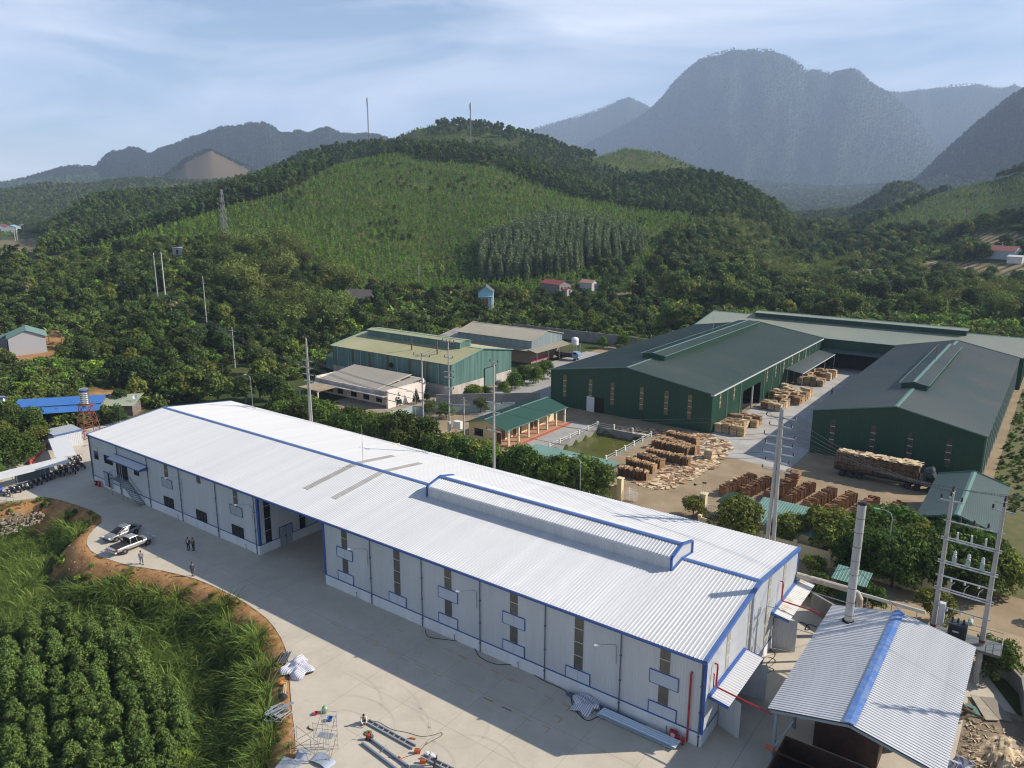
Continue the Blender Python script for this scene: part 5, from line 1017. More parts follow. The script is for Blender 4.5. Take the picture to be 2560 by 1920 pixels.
# 2 plantation at the lower left
PP = [g1(*p)[:2] for p in [(-30, 1000), (120, 965), (230, 960), (330, 1000), (500, 975), (560, 1090), (650, 1170), (650, 1260), (740, 1260), (800, 1400), (760, 1520), (660, 1620), (640, 1800), (-200, 1800), (-200, 1000)]]
PPa = np.array([gp(q[0], q[1], -3.6)[:2] if False else q for q in PP]); plants = []
for i_ in range(-2, 48):
    for j_ in range(-2, 44):
        ux, uy = -110+i_*1.95+random.uniform(-.45, .45), 22+j_*1.75+random.uniform(-.4, .4); x = ux*.94+uy*.34-5; y = uy*.94-ux*.34-22
        if in_poly(np.array(x), np.array(y), PPa) and dist_line(np.array([x]), np.array([y]), EX)[0] > 4.6:
            xd, yd = to_view(x, y, -2.)
            if -90 < xd < 800 and yd < 1760: plants.append((x, y))
for x, y in plants: place('plant', x, y, 'bushy conical plantation tree with reddish tips, in rows at the lower left', 'plantation trees at the lower left', random.uniform(.68, 1.08))
# 3 tall grass round the plantation
G = []
for _ in range(26000):
    x, y = random.uniform(-150, -38), random.uniform(8, 75); G.append((x, y))
G = np.array(G); dE = dist_line(G[:, 0], G[:, 1], EX); ok = in_poly(G[:, 0], G[:, 1], LOW) & ~in_poly(G[:, 0], G[:, 1], PPa)
xd, yd = to_view(G[:, 0], G[:, 1], np.full(len(G), -3.0)); ok &= (xd > -160) & (xd < 760) & (yd < 1800)
dens = vnoise(G[:, 0]/3.5, G[:, 1]/3.5, 8); bare = np.zeros(len(G), bool)
for px_, py_, R in [(*g1(330, 690)[:2], 4.), (*g1(240, 760)[:2], 3.5), (*g1(420, 780)[:2], 2.2), (*g1(150, 540)[:2], 4.5), (*g1(60, 530)[:2], 5.)]: bare |= np.hypot(G[:, 0]-px_, G[:, 1]-py_) < R
lim = np.interp(G[:, 1], [20, 34, 48, 60], [2.0, 1.7, 1.5, 1.6])
ok &= ((dE > lim+dens*2.2-.8) & ~bare) | ((dE > .8) & (dens > .86) & (RNG.uniform(size=len(G)) < .3))
ok &= RNG.uniform(size=len(G)) < np.clip(.1+dens*1.3, 0, 1)*.62; G = G[ok]
for k, o in enumerate(PROTO['grass']):
    o.location = (*G[k], zt(*G[k])); o['label'] = 'clump of tall arching grass beside the plantation'; o['group'] = 'tall grass clumps'
scatter('tall_grass_growth', np.c_[G, terrain(G[:, 0], G[:, 1])], [part_of(o) for o in PROTO['grass']], RNG.uniform(.5, 1.15, len(G)), RNG.uniform(0, 6.28, len(G)), RNG.integers(0, 3, len(G)), 'tall arching grass growing between the plantation and the concrete yard', 'grass')
nS = 9000; S_ = np.c_[RNG.uniform(-125, -40, nS), RNG.uniform(10, 62, nS)]; dS = dist_line(S_[:, 0], S_[:, 1], EX); sn = vnoise(S_[:, 0]/2.2, S_[:, 1]/2.2, 61); S_ = S_[in_poly(S_[:, 0], S_[:, 1], LOW) & (dS > .5) & (dS < 6) & (sn > .5) & (RNG.uniform(size=nS) < .5)]
scatter('bank_weeds', np.c_[S_, terrain(S_[:, 0], S_[:, 1])], [part_of(o) for o in PROTO['shrub']+PROTO['grass']], np.r_[RNG.uniform(.12, .38, len(S_))], RNG.uniform(0, 6.28, len(S_)), RNG.integers(0, 8, len(S_)), 'weeds and seedlings growing on the orange earth bank', 'weeds')
nK = 5200; K_ = np.c_[RNG.uniform(-125, -40, nK), RNG.uniform(10, 62, nK)]; dK = dist_line(K_[:, 0], K_[:, 1], EX); K_ = K_[in_poly(K_[:, 0], K_[:, 1], LOW) & (dK > .25) & (dK < 4.5)]; zK = terrain(K_[:, 0], K_[:, 1]); ck = MB()
for (x, y), z_ in zip(K_, zK): s_ = random.uniform(.05, .20)*(1.8 if random.random() < .06 else 1); ck.rbox((x, y, z_+s_*.1), (s_*1.4, s_, s_*.6), random.uniform(0, 3), 0, random.uniform(-.4, .4), random.uniform(-.4, .4), .7)
ck.build('earth_clods', mat('orange_earth_clod', (.33, .18, .08), .95, c2=(.22, .115, .05), scale=1.5, island=.4), label='clods and stones on the orange earth bank below the yard edge', cat='clods', kind='stuff')
HPOS = [on_ground(*p) for p in [(1050, 662), (1200, 628), (1220, 636), (1272, 622), (785, 652), (388, 549), (6, 498), (28, 501), (50, 499), (2165, 556), (2196, 566), (1795, 484), (1812, 425), (1850, 611), (1895, 606), (489, 548), (341, 640), (357, 638), (447, 703), (508, 795)]]; HPOS.append(on_ground(62, 757))
def near_house(X, Y):
    X = np.asarray(X, float); Y = np.asarray(Y, float); m = np.zeros(X.shape, bool)
    for h in HPOS:
        r = math.hypot(h[0], h[1]); ux, uy = -h[0]/r, -h[1]/r; dx, dy = X-h[0], Y-h[1]; al = dx*ux+dy*uy; pe = np.abs(dx*uy-dy*ux); k = max(1, r/380); m |= (pe < 5.0*k) & (al > -5*k) & (al < 13*k)
    return m
U_ = np.c_[RNG.uniform(-120, -45, 2600), RNG.uniform(5, 62, 2600)]; U_ = U_[in_poly(U_[:, 0], U_[:, 1], PPa)][:1100]
scatter('plantation_undergrowth', np.c_[U_, terrain(U_[:, 0], U_[:, 1])], [part_of(o) for o in PROTO['shrub']], RNG.uniform(.5, 1.0, len(U_)), RNG.uniform(0, 6.28, len(U_)), RNG.integers(0, 5, len(U_)), 'weeds and low growth under the plantation trees', 'undergrowth')
# 4 wooded bank on the left and trees round the works: things of their own
WORKS = lambda q: (-152 < q[0] < 12 and q[1] < 247 and q[1] > 0 and q[0] > -158+0*(q[1])) or soil_mask(np.array([q[0]]), np.array([q[1]]))[0] > .25
AV = [(*gh(190, 760)[:2], 8), (*gh(310, 1150)[:2], 9), (*gh(540, 1180)[:2], 5), (*gh(500, 1290)[:2], 4)]
def avoid_left(q): return WORKS(q) or any(math.hypot(q[0]-a, q[1]-b) < R for a, b, R in AV) or (q[0] > -148 and 80 < q[1] < 150 and q[0] > -128)
PL = [(0, 690), (110, 640), (250, 600), (400, 600), (560, 575), (700, 590), (760, 640), (770, 690), (700, 760), (640, 790), (560, 830), (520, 868), (430, 862), (300, 880), (235, 860), (230, 800), (130, 770), (110, 720), (0, 705)]
lab_b = 'leafy tree on the wooded bank left of the olive roofed hall'
for q in pick_pts(PL, 150, 3.3, on_ground, avoid=avoid_left): place('broad', q[0], q[1], lab_b, 'trees on the wooded left bank', random.uniform(.42, .98), q[2])
PBm = [(470, 560), (600, 540), (720, 590), (760, 660), (720, 730), (640, 760), (560, 720), (480, 640)]
for q in pick_pts(PBm, 34, 4.5, on_ground, avoid=avoid_left): place('bamboo', q[0], q[1], 'feathery bamboo clump on the wooded bank behind the poles', 'bamboo on the left bank', random.uniform(1.0, 1.5), q[2])
for px_, py_, s in ((45, 925, 1.1), (15, 970, 1.1), (70, 905, .9), (20, 900, 1.0), (78, 935, .8), (-10, 945, 1.1), (-30, 1000, 1.), (-40, 930, 1.1), (50, 965, .9)): p = gd(px_, py_, 3.0); place('round', p[0], p[1], 'leafy tree left of the small white shed and motorcycle shelter', 'trees left of the motorcycle shelter', s, zt(p[0], p[1]))
for px_, py_, s in ((-5, 835, .9), (262, 868, .7), (300, 855, .9), (330, 850, .9), (360, 845, .9), (395, 845, 1.), (255, 895, .6), (530, 850, .9), (560, 845, .9), (590, 850, .9), (620, 860, .8), (470, 850, 1.), (440, 840, 1.)):
    p = gd(px_, py_, 2.0)
    if not in_poly(np.array(p[0]), np.array(p[1]), [(-121, 50), (-17, 50), (-17, 79), (-121, 79)]): place('broad', p[0], p[1], 'leafy tree beyond the left end of the white warehouse', 'trees beyond the warehouse end', s*.85, zt(p[0], p[1]))
# banana groves
for P_, n, lab, gr_ in (([(820, 690), (1020, 680), (1210, 690), (1210, 712), (1000, 716), (830, 716)], 34, 'banana plant with broad pale leaves in the grove behind the tan roofed hall', 'banana grove behind the tan roofed hall'), ([(105, 715), (190, 705), (215, 735), (150, 765), (105, 755)], 12, 'banana plant beside the grey house with the green roof on the left', 'banana plants by the grey house'), ([(1830, 690), (1990, 700), (1990, 715), (1850, 712)], 6, 'banana plant at the edge of the wood behind the cross hall', 'banana plants behind the cross hall')):
    for q in pick_pts(P_, n, 2.4, on_ground, avoid=(lambda q: WORKS(q)) if 'tan' in lab else None): place('banana', q[0], q[1], lab, gr_, random.uniform(.9, 1.35), q[2])
for xd_, yd_, s, lab in ((372, 690, 1.2, 'fan palm with a pale crown on the wooded bank above the blue roofed house'), (60, 640, 1.0, 'fan palm among pale dry leaves at the left edge below the hill'), (265, 640, 1.0, 'small fan palm on the hillside left of the twin poles')): q = on_ground(xd_, yd_); place('palm', q[0], q[1], lab, None, s, q[2])
# trees behind the cross hall and round the hill houses
P2_ = [(1230, 640), (1330, 560), (1480, 500), (1620, 500), (1720, 530), (1900, 590), (2090, 610), (2230, 600), (2230, 720), (2100, 705), (1900, 690), (1700, 665), (1500, 665), (1400, 660)]
HOUSES = []
for q in pick_pts(P2_, 120, 5.0, on_ground, avoid=lambda q: q[1] < 262 and q[0] < 12 and q[0] > -150): place('broad', q[0], q[1], 'tree of the dense wood behind the green halls', 'wood behind the green halls', random.uniform(.75, 1.35), q[2])
for q in pick_pts([(1440, 520), (1620, 530), (1900, 640), (2200, 640), (2200, 700), (1800, 690), (1560, 600)], 32, 6.5, on_ground, avoid=lambda q: q[1] < 262 and q[0] < 12): place('bamboo', q[0], q[1], 'feathery bamboo clump in the wood behind the green halls', 'bamboo behind the green halls', random.uniform(.9, 1.4), q[2])
for q in pick_pts([(800, 660), (1000, 640), (1230, 650), (1420, 660), (1420, 690), (1000, 672), (830, 690)], 45, 5, on_ground, avoid=lambda q: WORKS(q)): place('broad', q[0], q[1], 'tree on the lower hillside round the small blue house', 'trees round the blue house', random.uniform(.5, .85), q[2])
for k, (x, y) in enumerate([(8.5, 92), (9.5, 99), (8, 106), (10, 113), (9, 120), (11, 128), (9, 137), (12, 147), (7, 95), (10, 158), (9.5, 170), (12, 182), (10, 195), (11, 208)]): place('broad', x, y, 'tree along the wall of the right side track', 'trees along the right side track', random.uniform(.5, .75), 0)
for x, y, s in ((-94, 197, .9), (-99, 199, .75), (-106, 202, .8), (-112, 200, .6), (-91, 203, 1.), (-104, 196, .5)): place('round', x, y, 'small tree before the long grey wall behind the tan roofed hall', 'small trees before the grey wall', s, 0)
B_ = np.c_[RNG.uniform(4, 150, 9000), RNG.uniform(20, 262, 9000)]; bn = vnoise(B_[:, 0]/9, B_[:, 1]/9, 81)
B_ = B_[((B_[:, 0] > 10.5) | (B_[:, 1] > 205)) & ~((B_[:, 1] < 90) & (B_[:, 0] < 34) & (B_[:, 1] > 56)) & ~((B_[:, 1] <= 60) & (B_[:, 0] < 32)) & (bn > .34)][:4200]
scatter('roadside_scrub', np.c_[B_, terrain(B_[:, 0], B_[:, 1])], [part_of(o) for o in PROTO['shrub']], RNG.uniform(.5, 1.5, len(B_)), RNG.uniform(0, 6.28, len(B_)), RNG.integers(0, 5, len(B_)), 'scrub growing beyond the wall of the right side track', 'scrub')
V_ = np.c_[RNG.uniform(-5.2, 7.5, 900), RNG.uniform(124, 212, 900)]; V_ = V_[(np.abs(V_[:, 0]-(1.9-(V_[:, 1]-90)*.0145)) > 1.2)]
scatter('verge_grass', np.c_[V_, np.full(len(V_), .02)], [part_of(o) for o in PROTO['shrub'][2:]], RNG.uniform(.1, .3, len(V_)), RNG.uniform(0, 6.28, len(V_)), RNG.integers(0, 3, len(V_)), 'low weeds on the grass verge beside the right green hall', 'grass')
# 5 woods on the hills: masses nobody could count
ext = []
sp = 3.1; A_ = AZC
def ring(r0, r1, step):
    out_ = []; r = r0
    while r < r1:
        s = step(r); n = int(1.5*r/s); a = A_-.75+1.5*(np.arange(n)+RNG.uniform(-.38, .38, n))/n; q = r+RNG.uniform(-.38, .38, n)*s; out_.append(np.stack([q*np.sin(a), q*np.cos(a)], -1)); r += s
    return np.concatenate(out_)
C = ring(150, 1120, lambda r: 2.45+max(0, (r-350)*.0032)); Z = terrain(C[:, 0], C[:, 1]); r = np.hypot(C[:, 0], C[:, 1]); xd, yd = to_view(C[:, 0], C[:, 1], Z)
ga = np.linspace(A_-.8, A_+.8, 500); gr_ = np.geomspace(60, 8500, 440); GA2, GR2 = np.meshgrid(ga, gr_, indexing='ij'); E2 = (terrain(GR2*np.sin(GA2), GR2*np.cos(GA2))-CAM_H)/GR2; E2 = np.maximum.accumulate(E2, 1)
def visible(X, Y, Zt, mar):
    a = np.arctan2(X, Y); r = np.hypot(X, Y); i = np.clip(np.round((a-ga[0])/(ga[1]-ga[0])).astype(int), 0, len(ga)-1); j = np.clip(np.searchsorted(gr_, r*.985)-1, 0, len(gr_)-1); return (Zt-CAM_H)/r > E2[i, j]-mar/r
ok = (xd > -220) & (xd < 2430) & visible(C[:, 0], C[:, 1], Z+9, 3)
wk = (C[:, 0] > -152) & (C[:, 0] < 12) & (C[:, 1] < np.where(C[:, 0] < -89, 208, 250)); ok &= ~wk; ok &= field_mask(C[:, 0], C[:, 1]) < .5; ok &= clear_mask(C[:, 0], C[:, 1]) < .5; ok &= soil_mask(C[:, 0], C[:, 1]) < .3; ok &= ~near_house(C[:, 0], C[:, 1])
C, Z, r, xd, yd = C[ok], Z[ok], r[ok], xd[ok], yd[ok]
zone = lambda P_: in_poly(xd, yd, P_)
euc = zone([(1038, 606), (1036, 540), (1080, 515), (1130, 495), (1200, 480), (1240, 482), (1300, 500), (1392, 528), (1396, 548), (1300, 570), (1220, 592), (1120, 606)]) & (r > 250)
band = zone([(-100, 560), (115, 482), (200, 436), (430, 418), (560, 388), (640, 348), (720, 326), (800, 318), (870, 312), (930, 330), (930, 345), (870, 334), (800, 342), (740, 354), (690, 380), (650, 408), (560, 432), (500, 446), (400, 478), (300, 508), (180, 540), (60, 585)]) & (r > 420)
band |= zone([(800, 318), (960, 312), (1060, 316), (1130, 342), (1220, 372), (1320, 398), (1316, 446), (1240, 428), (1160, 398), (1060, 360), (1000, 352), (920, 350)]) & (r > 500)
band |= zone([(940, 262), (1000, 258), (1070, 262), (1160, 284), (1250, 318), (1290, 342), (1270, 352), (1190, 334), (1100, 302), (1010, 290), (945, 294)]) & (r > 850)
band |= zone([(1060, 330), (1130, 318), (1220, 342), (1330, 375), (1400, 390), (1480, 380), (1560, 392), (1650, 432), (1700, 480), (1740, 540), (1690, 520), (1600, 480), (1520, 462), (1420, 462), (1330, 446), (1320, 400)]) & (r > 480)
valley = (xd > 1440) & (yd > 440) & (r > 250) & ~band & ~euc & ~zone([(1300, 440), (1520, 455), (1500, 500), (1380, 560), (1300, 600)]) & ~zone([(1850, 500), (2230, 340), (2230, 470), (1990, 500)]); band |= zone([(1940, 430), (2230, 330), (2230, 372), (2060, 410), (1960, 450)])
low = (r < 330) | zone([(0, 560), (330, 520), (480, 540), (560, 560), (760, 640), (1040, 640), (1040, 720), (0, 760)]) & (r < 420)
band &= ~valley; low &= ~valley; shr = low & ~euc & ~band; FV = np.zeros(len(C), bool)
for P_ in ([(-20, 512), (75, 508), (112, 525), (80, 566), (-20, 572)], [(2095, 500), (2240, 500), (2240, 545), (2120, 540)], [(1975, 562), (2240, 566), (2240, 618), (2000, 606)]): FV |= zone(P_)
euc &= ~FV; band &= ~FV; valley &= ~FV; shr = low & ~FV & ~euc & ~band; rest = ~FV & ~euc & ~band & ~shr & ~valley
summit = rest & (r > 680) & ~zone([(640, 430), (920, 350), (1060, 355), (1320, 450), (1320, 600), (640, 600)])
keep = np.ones(len(C), bool)
def sub(m, frac): return m & (RNG.uniform(size=len(C)) < frac)
def scat(name, m, key, s0, s1, lab, cat):
    n = int(m.sum()); sc_ = RNG.uniform(s0, s1, n)
    scatter(name, np.c_[C[m], Z[m]-.2], [part_of(o) for o in PROTO[key]], sc_, RNG.uniform(0, 6.28, n), RNG.integers(0, len(PROTO[key]), n), lab, cat); return n
rows_ = np.abs(((C[:, 0]*.86+C[:, 1]*.5)/4.6) % 1-.5) < .34
pn = vnoise(C[:, 0]/42, C[:, 1]/42, 51)*.65+vnoise(C[:, 0]/15, C[:, 1]/15, 52)*.35; patch = rest & (pn > .66)
cnt = [scat('dark_patches', sub(patch, .16), 'broad', .26, .46, 'darker self-sown trees in patches over the face of the middle hill', 'wood'), scat('young_plantation', sub(rest, .85), 'young', .36, .68, 'bright green young plantation covering the face of the middle hill', 'plantation'), scat('eucalyptus_block', euc & rows_, 'euc', .72, 1.0, 'block of grey green eucalyptus in rows at the foot of the hill', 'plantation'),
 scat('ridge_wood', sub(band, .70), 'tall', .42, .82, 'dark tall wood along the ridges of the middle hill', 'wood'), scat('hillside_scrub', sub(shr, .85), 'shrub', .6, 1.5, 'scrub and undergrowth covering the lower slopes round the works', 'scrub')]
vk = vnoise(C[:, 0]/38, C[:, 1]/38, 21); vb = vnoise(C[:, 0]/60, C[:, 1]/60, 23)
cnt.append(scat('valley_wood', sub(valley & (vk < .62), .36), 'broad', .4, 1.35, 'mixed wood of many greens filling the valley behind the green halls', 'wood')); cnt.append(scat('valley_scrub', sub(valley, .55), 'shrub', .7, 2.2, 'scrub between the trees of the valley', 'scrub')); cnt.append(scat('valley_bamboo', sub(valley & (vb > .66), .16), 'bamboo', .6, 1.3, 'feathery bamboo groves in the valley wood', 'bamboo'))
mixed = sub(shr & (r > 210), .10); cnt.append(scat('slope_wood', mixed, 'broad', .45, .8, 'mixed trees and bushes on the lower slopes', 'wood'))
for key, xdd, ydd, lab in (('young', (905, 930, 955, 980), (590, 592, 588, 592), 'young plantation tree at the lower edge of the bright hill face'), ('euc', (1045, 1062, 1080), (600, 600, 600), 'eucalyptus at the lower left corner of the grey green block'), ('tall', (1500, 1530, 1560, 1590), (478, 482, 486, 490), 'tall dark tree at the lower right end of the ridge wood'), ('shrub', (740, 765, 790, 815, 840), (655, 655, 657, 655, 656), 'shrub on the lower slope left of the small blue house'), ('far', (1700, 1740, 1780, 1820), (470, 474, 472, 470), 'tree in the valley below the great mountain')):
    for o, a, b_ in zip(PROTO[key], xdd, ydd):
        q = on_ground(a, b_); o.location = q; o['label'] = lab; o['group'] = lab.split(' at ')[0].split(' on ')[0].split(' in ')[0]+'s'
F = ring(1100, 8300, lambda r: r*.0037); ZF = terrain(F[:, 0], F[:, 1]); xf, yf = to_view(F[:, 0], F[:, 1], ZF); ok = (xf > -150) & (xf < 2360) & visible(F[:, 0], F[:, 1], ZF+9, 6) & (field_mask(F[:, 0], F[:, 1]) < .5) & (clear_mask(F[:, 0], F[:, 1]) < .5)
e_ = 12.; gx = (terrain(F[:, 0]+e_, F[:, 1])-ZF)/e_; gy_ = (terrain(F[:, 0], F[:, 1]+e_)-ZF)/e_; ok &= RNG.uniform(size=len(F)) < np.clip(1.35-.28*np.hypot(gx, gy_), .35, 1)
F, ZF = F[ok], ZF[ok]; rf = np.hypot(F[:, 0], F[:, 1])
lo_ = ZF < 95+60*vnoise(F[:, 0]/300, F[:, 1]/300, 91); FL, ZL, rL = F[lo_], ZF[lo_], rf[lo_]; F, ZF, rf = F[~lo_], ZF[~lo_], rf[~lo_]
scatter('far_valley_wood', np.c_[FL, ZL-1.], [part_of(o) for o in PROTO['broad']+PROTO['young']], RNG.uniform(.6, 1.25, len(FL))*np.clip(rL*.00045, .7, 2.0), RNG.uniform(0, 6.28, len(FL)), RNG.integers(0, 9, len(FL)), 'lighter green woods and plantations on the far valley floor and foothills', 'wood')
scatter('mountain_forest', np.c_[F, ZF-1.5], [part_of(o) for o in PROTO['far']], RNG.uniform(.55, 1.1, len(F))*np.clip(rf*.00033, .7, 1.35), RNG.uniform(0, 6.28, len(F)), RNG.integers(0, 4, len(F)), 'forest covering the far mountains and low hills', 'forest')
print('SCATTER', cnt, len(F), len(G), 'plants', len(plants))
# ------------------------------------------------------------------ veneer: drying racks, bales, loose sheets
ven_b = mat('brown_veneer', (.155, .072, .034), .8, c2=(.24, .125, .058), scale=2.2, var=.2, island=.4); ven_t = mat('tan_veneer', (.45, .325, .185), .8, c2=(.33, .21, .105), scale=1.6, var=.2, island=.3); ven_p = mat('pale_veneer', (.60, .48, .32), .8, c2=(.48, .35, .20), scale=1.5, island=.3); ven_m = mat('mixed_veneer', (.21, .115, .055), .8, c2=(.33, .20, .10), scale=2., island=.45)
def rack(label, a, b, depth, h, m, group, tipm, step=.13):
    d = Vector((b[0]-a[0], b[1]-a[1], 0)); L_ = d.length; d.normalize(); n = Vector((-d.y, d.x, 0)); o = thing('veneer_rack', label, 'veneer rack', (a[0], a[1], 0), math.atan2(d.y, d.x), group); q = MB(); tp = MB(); x = 0.0; rg = random.Random(int(a[0]*100)+int(a[1]*10))
    while x < L_:
        hh = h*rg.uniform(.88, 1.08); tl = rg.uniform(-.1, .12); w0 = rg.uniform(-.1, .1); ww = depth*rg.uniform(.85, 1.1); t = rg.uniform(.025, .06)
        for k in range(2 if depth > 1.0 else 1):
            y0 = w0+k*ww/2; y1 = y0+ww/2*.97; hk = hh*rg.uniform(.93, 1.05)
            q.add([(x, y0, .03), (x+t, y0, .03), (x+t, y1, .03), (x, y1, .03), (x+tl, y0, hk), (x+tl+t, y0, hk), (x+tl+t, y1, hk*rg.uniform(.94, 1.04)), (x+tl, y1, hk*rg.uniform(.94, 1.04))], [(0, 1, 5, 4), (1, 2, 6, 5), (2, 3, 7, 6), (3, 0, 4, 7), (4, 5, 6, 7)])
        if rg.random() < .55: tp.rbox((x+tl, y0*.5+ww*.4, hh+.02), (rg.uniform(.12, .3), ww*rg.uniform(.5, .95), .02), rg.uniform(-.1, .1), 0, rg.uniform(-.15, .15), rg.uniform(-.35, .35))
        x += step*rg.uniform(.8, 1.25)
    q.build('sheets', m, o); tp.build('curled_edge', tipm, o); q = MB()
    for y in (.15, depth*.8): q.beam((0, y, .55), (L_, y, .55), .05)
    for k in range(max(2, int(L_/1.6)+1)): q.beam((min(L_, k*1.6), .15, 0), (min(L_, k*1.6), .15, .9), .05)
    q.build('rail', mat('dark_bamboo_rail', (.06, .045, .03), .8), o); return o
rl_ = [((20, 830), (420, 905)), ((130, 700), (500, 805)), ((290, 620), (600, 740)), ((410, 570), (990, 700)), ((490, 440), (980, 555)), ((600, 400), (1090, 545)), ((690, 320), (1110, 420))]
names_ = ['nearest of the brown veneer racks by the pond, closest to the gate wall', 'second veneer rack from the gate wall beside the pond', 'short third veneer rack from the gate wall, a green weed at its end', 'longest veneer rack in the middle of the rows beside the pond', 'veneer rack just beyond the longest rack beside the pond', 'second veneer rack beyond the longest rack beside the pond', 'farthest veneer rack of the pond rows, nearest the dark green hall']
for ((p_, q_), lab) in zip(rl_, names_): a = gy(*p_); b = gy(*q_); rack(lab, a, b, 1.35, 1.5, ven_m, 'veneer racks beside the pond', ven_t)
rr_s = [((-37.0, 105.4), (-35.4, 114.0)), ((-34.2, 106.4), (-32.9, 114.4)), ((-30.8, 107.5), (-29.7, 115.4)), ((-28.2, 107.5), (-26.9, 115.5)), ((-25.0, 107.0), (-23.6, 115.5)), ((-22.0, 107.0), (-20.7, 115.2)), ((-18.8, 107), (-17.7, 115.6)), ((-15.2, 107.5), (-14.4, 115.5))]
nm2 = ['leftmost dark brown veneer rack behind the long green shed', 'second dark brown veneer rack from the left behind the long green shed', 'dark brown veneer rack behind the double pole', 'dark brown veneer rack just right of the double pole', 'dark brown veneer rack midway between the double pole and the chimney', 'dark brown veneer rack just left of the chimney top', 'dark brown veneer rack just right of the chimney top', 'rightmost dark brown veneer rack, tall and alone beside the green lamp']
for (a, b), lab in zip(rr_s, nm2): rack(lab, a, b, 1.45, 1.45, ven_b, 'dark veneer racks behind the long green shed', ven_b, .16)
def bale_mesh(seed, w=1.35, d=1.3, h=1.5):
    rg = random.Random(seed); q = MB(); z = .12; q.box(-w*.45, w*.45, -d*.45, d*.45, 0, .12)
    while z < h:
        t = rg.uniform(.05, .14); q.rbox((rg.uniform(-.05, .05), rg.uniform(-.05, .05), z+t/2), (w*rg.uniform(.93, 1.04), d*rg.uniform(.93, 1.04), t), rg.uniform(-.04, .04)); z += t
    for k in range(3): q.rbox((rg.uniform(-.2, .2), rg.uniform(-.2, .2), z+.03), (w*rg.uniform(.6, .9), d*rg.uniform(.4, .8), .02), rg.uniform(-.2, .2), 0, rg.uniform(-.12, .12), rg.uniform(-.12, .12))
    return q
protoB = []
for k in range(4):
    o = bale_mesh(k).build('veneer_bale', [ven_t, ven_p, ven_t, ven_m][k]); protoB.append(o)
usedB = set()
def bale(x, y, label, group, s=1.0, hs=1.0):
    k = random.randrange(4)
    if k in usedB: o = copy_tree(protoB[k])
    else: o = protoB[k]; usedB.add(k)
    o.location = (x, y, .04); o.rotation_euler = (0, 0, random.choice((0, PI/2, PI))+random.uniform(-.06, .06)); o.scale = (s, s, s*hs); tag(o, label, 'veneer bale', group)
for (xs, ys, lab, gr_) in (([-50.6, -49.15, -47.7, -46.25], [137.2, 139.0, 141.2, 142.8, 144.6, 146.3], 'square bale of pale veneer sheets at the near corner of the dark green hall', 'veneer bales at the hall corner'), ([-49.2, -47.7, -46.2], [159.5, 161.1, 162.7, 164.3], 'square bale of veneer sheets before the wide opening of the dark green hall', 'veneer bales before the hall opening'), ([-50.4, -48.9, -47.4, -45.9, -44.5], [167, 168.6, 170.2, 171.8, 173.4, 175.2, 177], 'square bale of veneer sheets along the green wall short of the awning', 'veneer bales along the green wall'), ([-49.8, -48.2, -46.6, -45.1], [188, 190, 192, 196, 198, 200.2], 'square bale of veneer sheets beside the awning at the far end of the lane', 'veneer bales at the awning')):
    for x in xs:
        for y in ys:
            if random.random() < .86: bale(x+random.uniform(-.12, .12), y+random.uniform(-.15, .15), lab, gr_, random.uniform(.95, 1.06), random.uniform(.85, 1.25))
p = gy(1290, 580); bale(p[0], p[1], 'single veneer bale alone on the loose sheets beside the racks', None, 1.1, .8); p = g4(790, 1190); bale(p[0], p[1], 'low brown bale of sheets behind the dark veneer racks', None, 1.5, .75)
sh_ = MB(); rg = random.Random(5)
for poly_, n in (([(560, 860), (700, 700), (1060, 560), (1180, 280), (1260, 250), (1560, 360), (1600, 470), (1380, 700), (850, 980), (560, 1040), (180, 900), (440, 880)], 520), ([(30, 150), (1180, 240), (1300, 250), (1200, 300), (700, 260), (480, 280), (120, 220)], 260), ([(1480, 1000), (1560, 900), (1750, 840), (1900, 850), (1700, 960)], 60)):
    for q_ in pick_pts(poly_, n, .25, gy, 40):
        q_ = (q_[0], q_[1]); sh_.rbox((q_[0], q_[1], .03+rg.uniform(0, .10)), (rg.uniform(.7, 1.35), rg.uniform(.35, .7), .012), rg.uniform(0, 3.1), 0 if rg.random() < .5 else (1 if rg.random() < .6 else 2), rg.uniform(-.08, .08), rg.uniform(-.08, .08))
sh_.build('loose_veneer_sheets', [ven_p, ven_m, ven_b], label='loose veneer sheets spread to dry over the dirt beside the pond and the green hall', cat='veneer sheets', kind='stuff')
# ------------------------------------------------------------------ vehicles
tyre = mat('tyre_rubber', (.018, .018, .018), .8); rim = mat('alloy_rim', (.35, .35, .36), .35, .7); cglass = mat('car_glass', (.010, .012, .014), .16, spec=.25); silver = mat('silver_paint', (.36, .355, .345), .32, .35); silver2 = mat('cool_silver_paint', (.25, .255, .26), .32, .4); blackp = mat('black_plastic', (.02, .02, .02), .6); lens = mat('clear_lens', (.7, .7, .7), .15); redl = mat('red_lens', (.35, .02, .02), .2)
def wheel(o, x, y, r, w=.23, nm='wheel'):
    q = MB(); s = 1 if y > 0 else -1
    q.lathe((x, y, r), [(r*.62, -w/2), (r*.93, -w/2), (r, -w*.32), (r, w*.32), (r*.93, w/2), (r*.62, w/2)], 20, axis='y'); t = q.build(nm, tyre, o, smooth=True); q = MB(); yy = y+s*w*.36
    q.lathe((x, yy, r), [(r*.66, 0), (r*.66, s*.02), (r*.2, s*.035)], 16, axis='y')
    q.build('rim', rim, t, smooth=True); q = MB()
    for k in range(6): a = k*PI/3; q.beam((x+.1*math.cos(a), yy+s*.045, r+.1*math.sin(a)), (x+r*.62*math.cos(a), yy+s*.04, r+r*.62*math.sin(a)), .05, .02)
    q.build('spoke', rim, t)
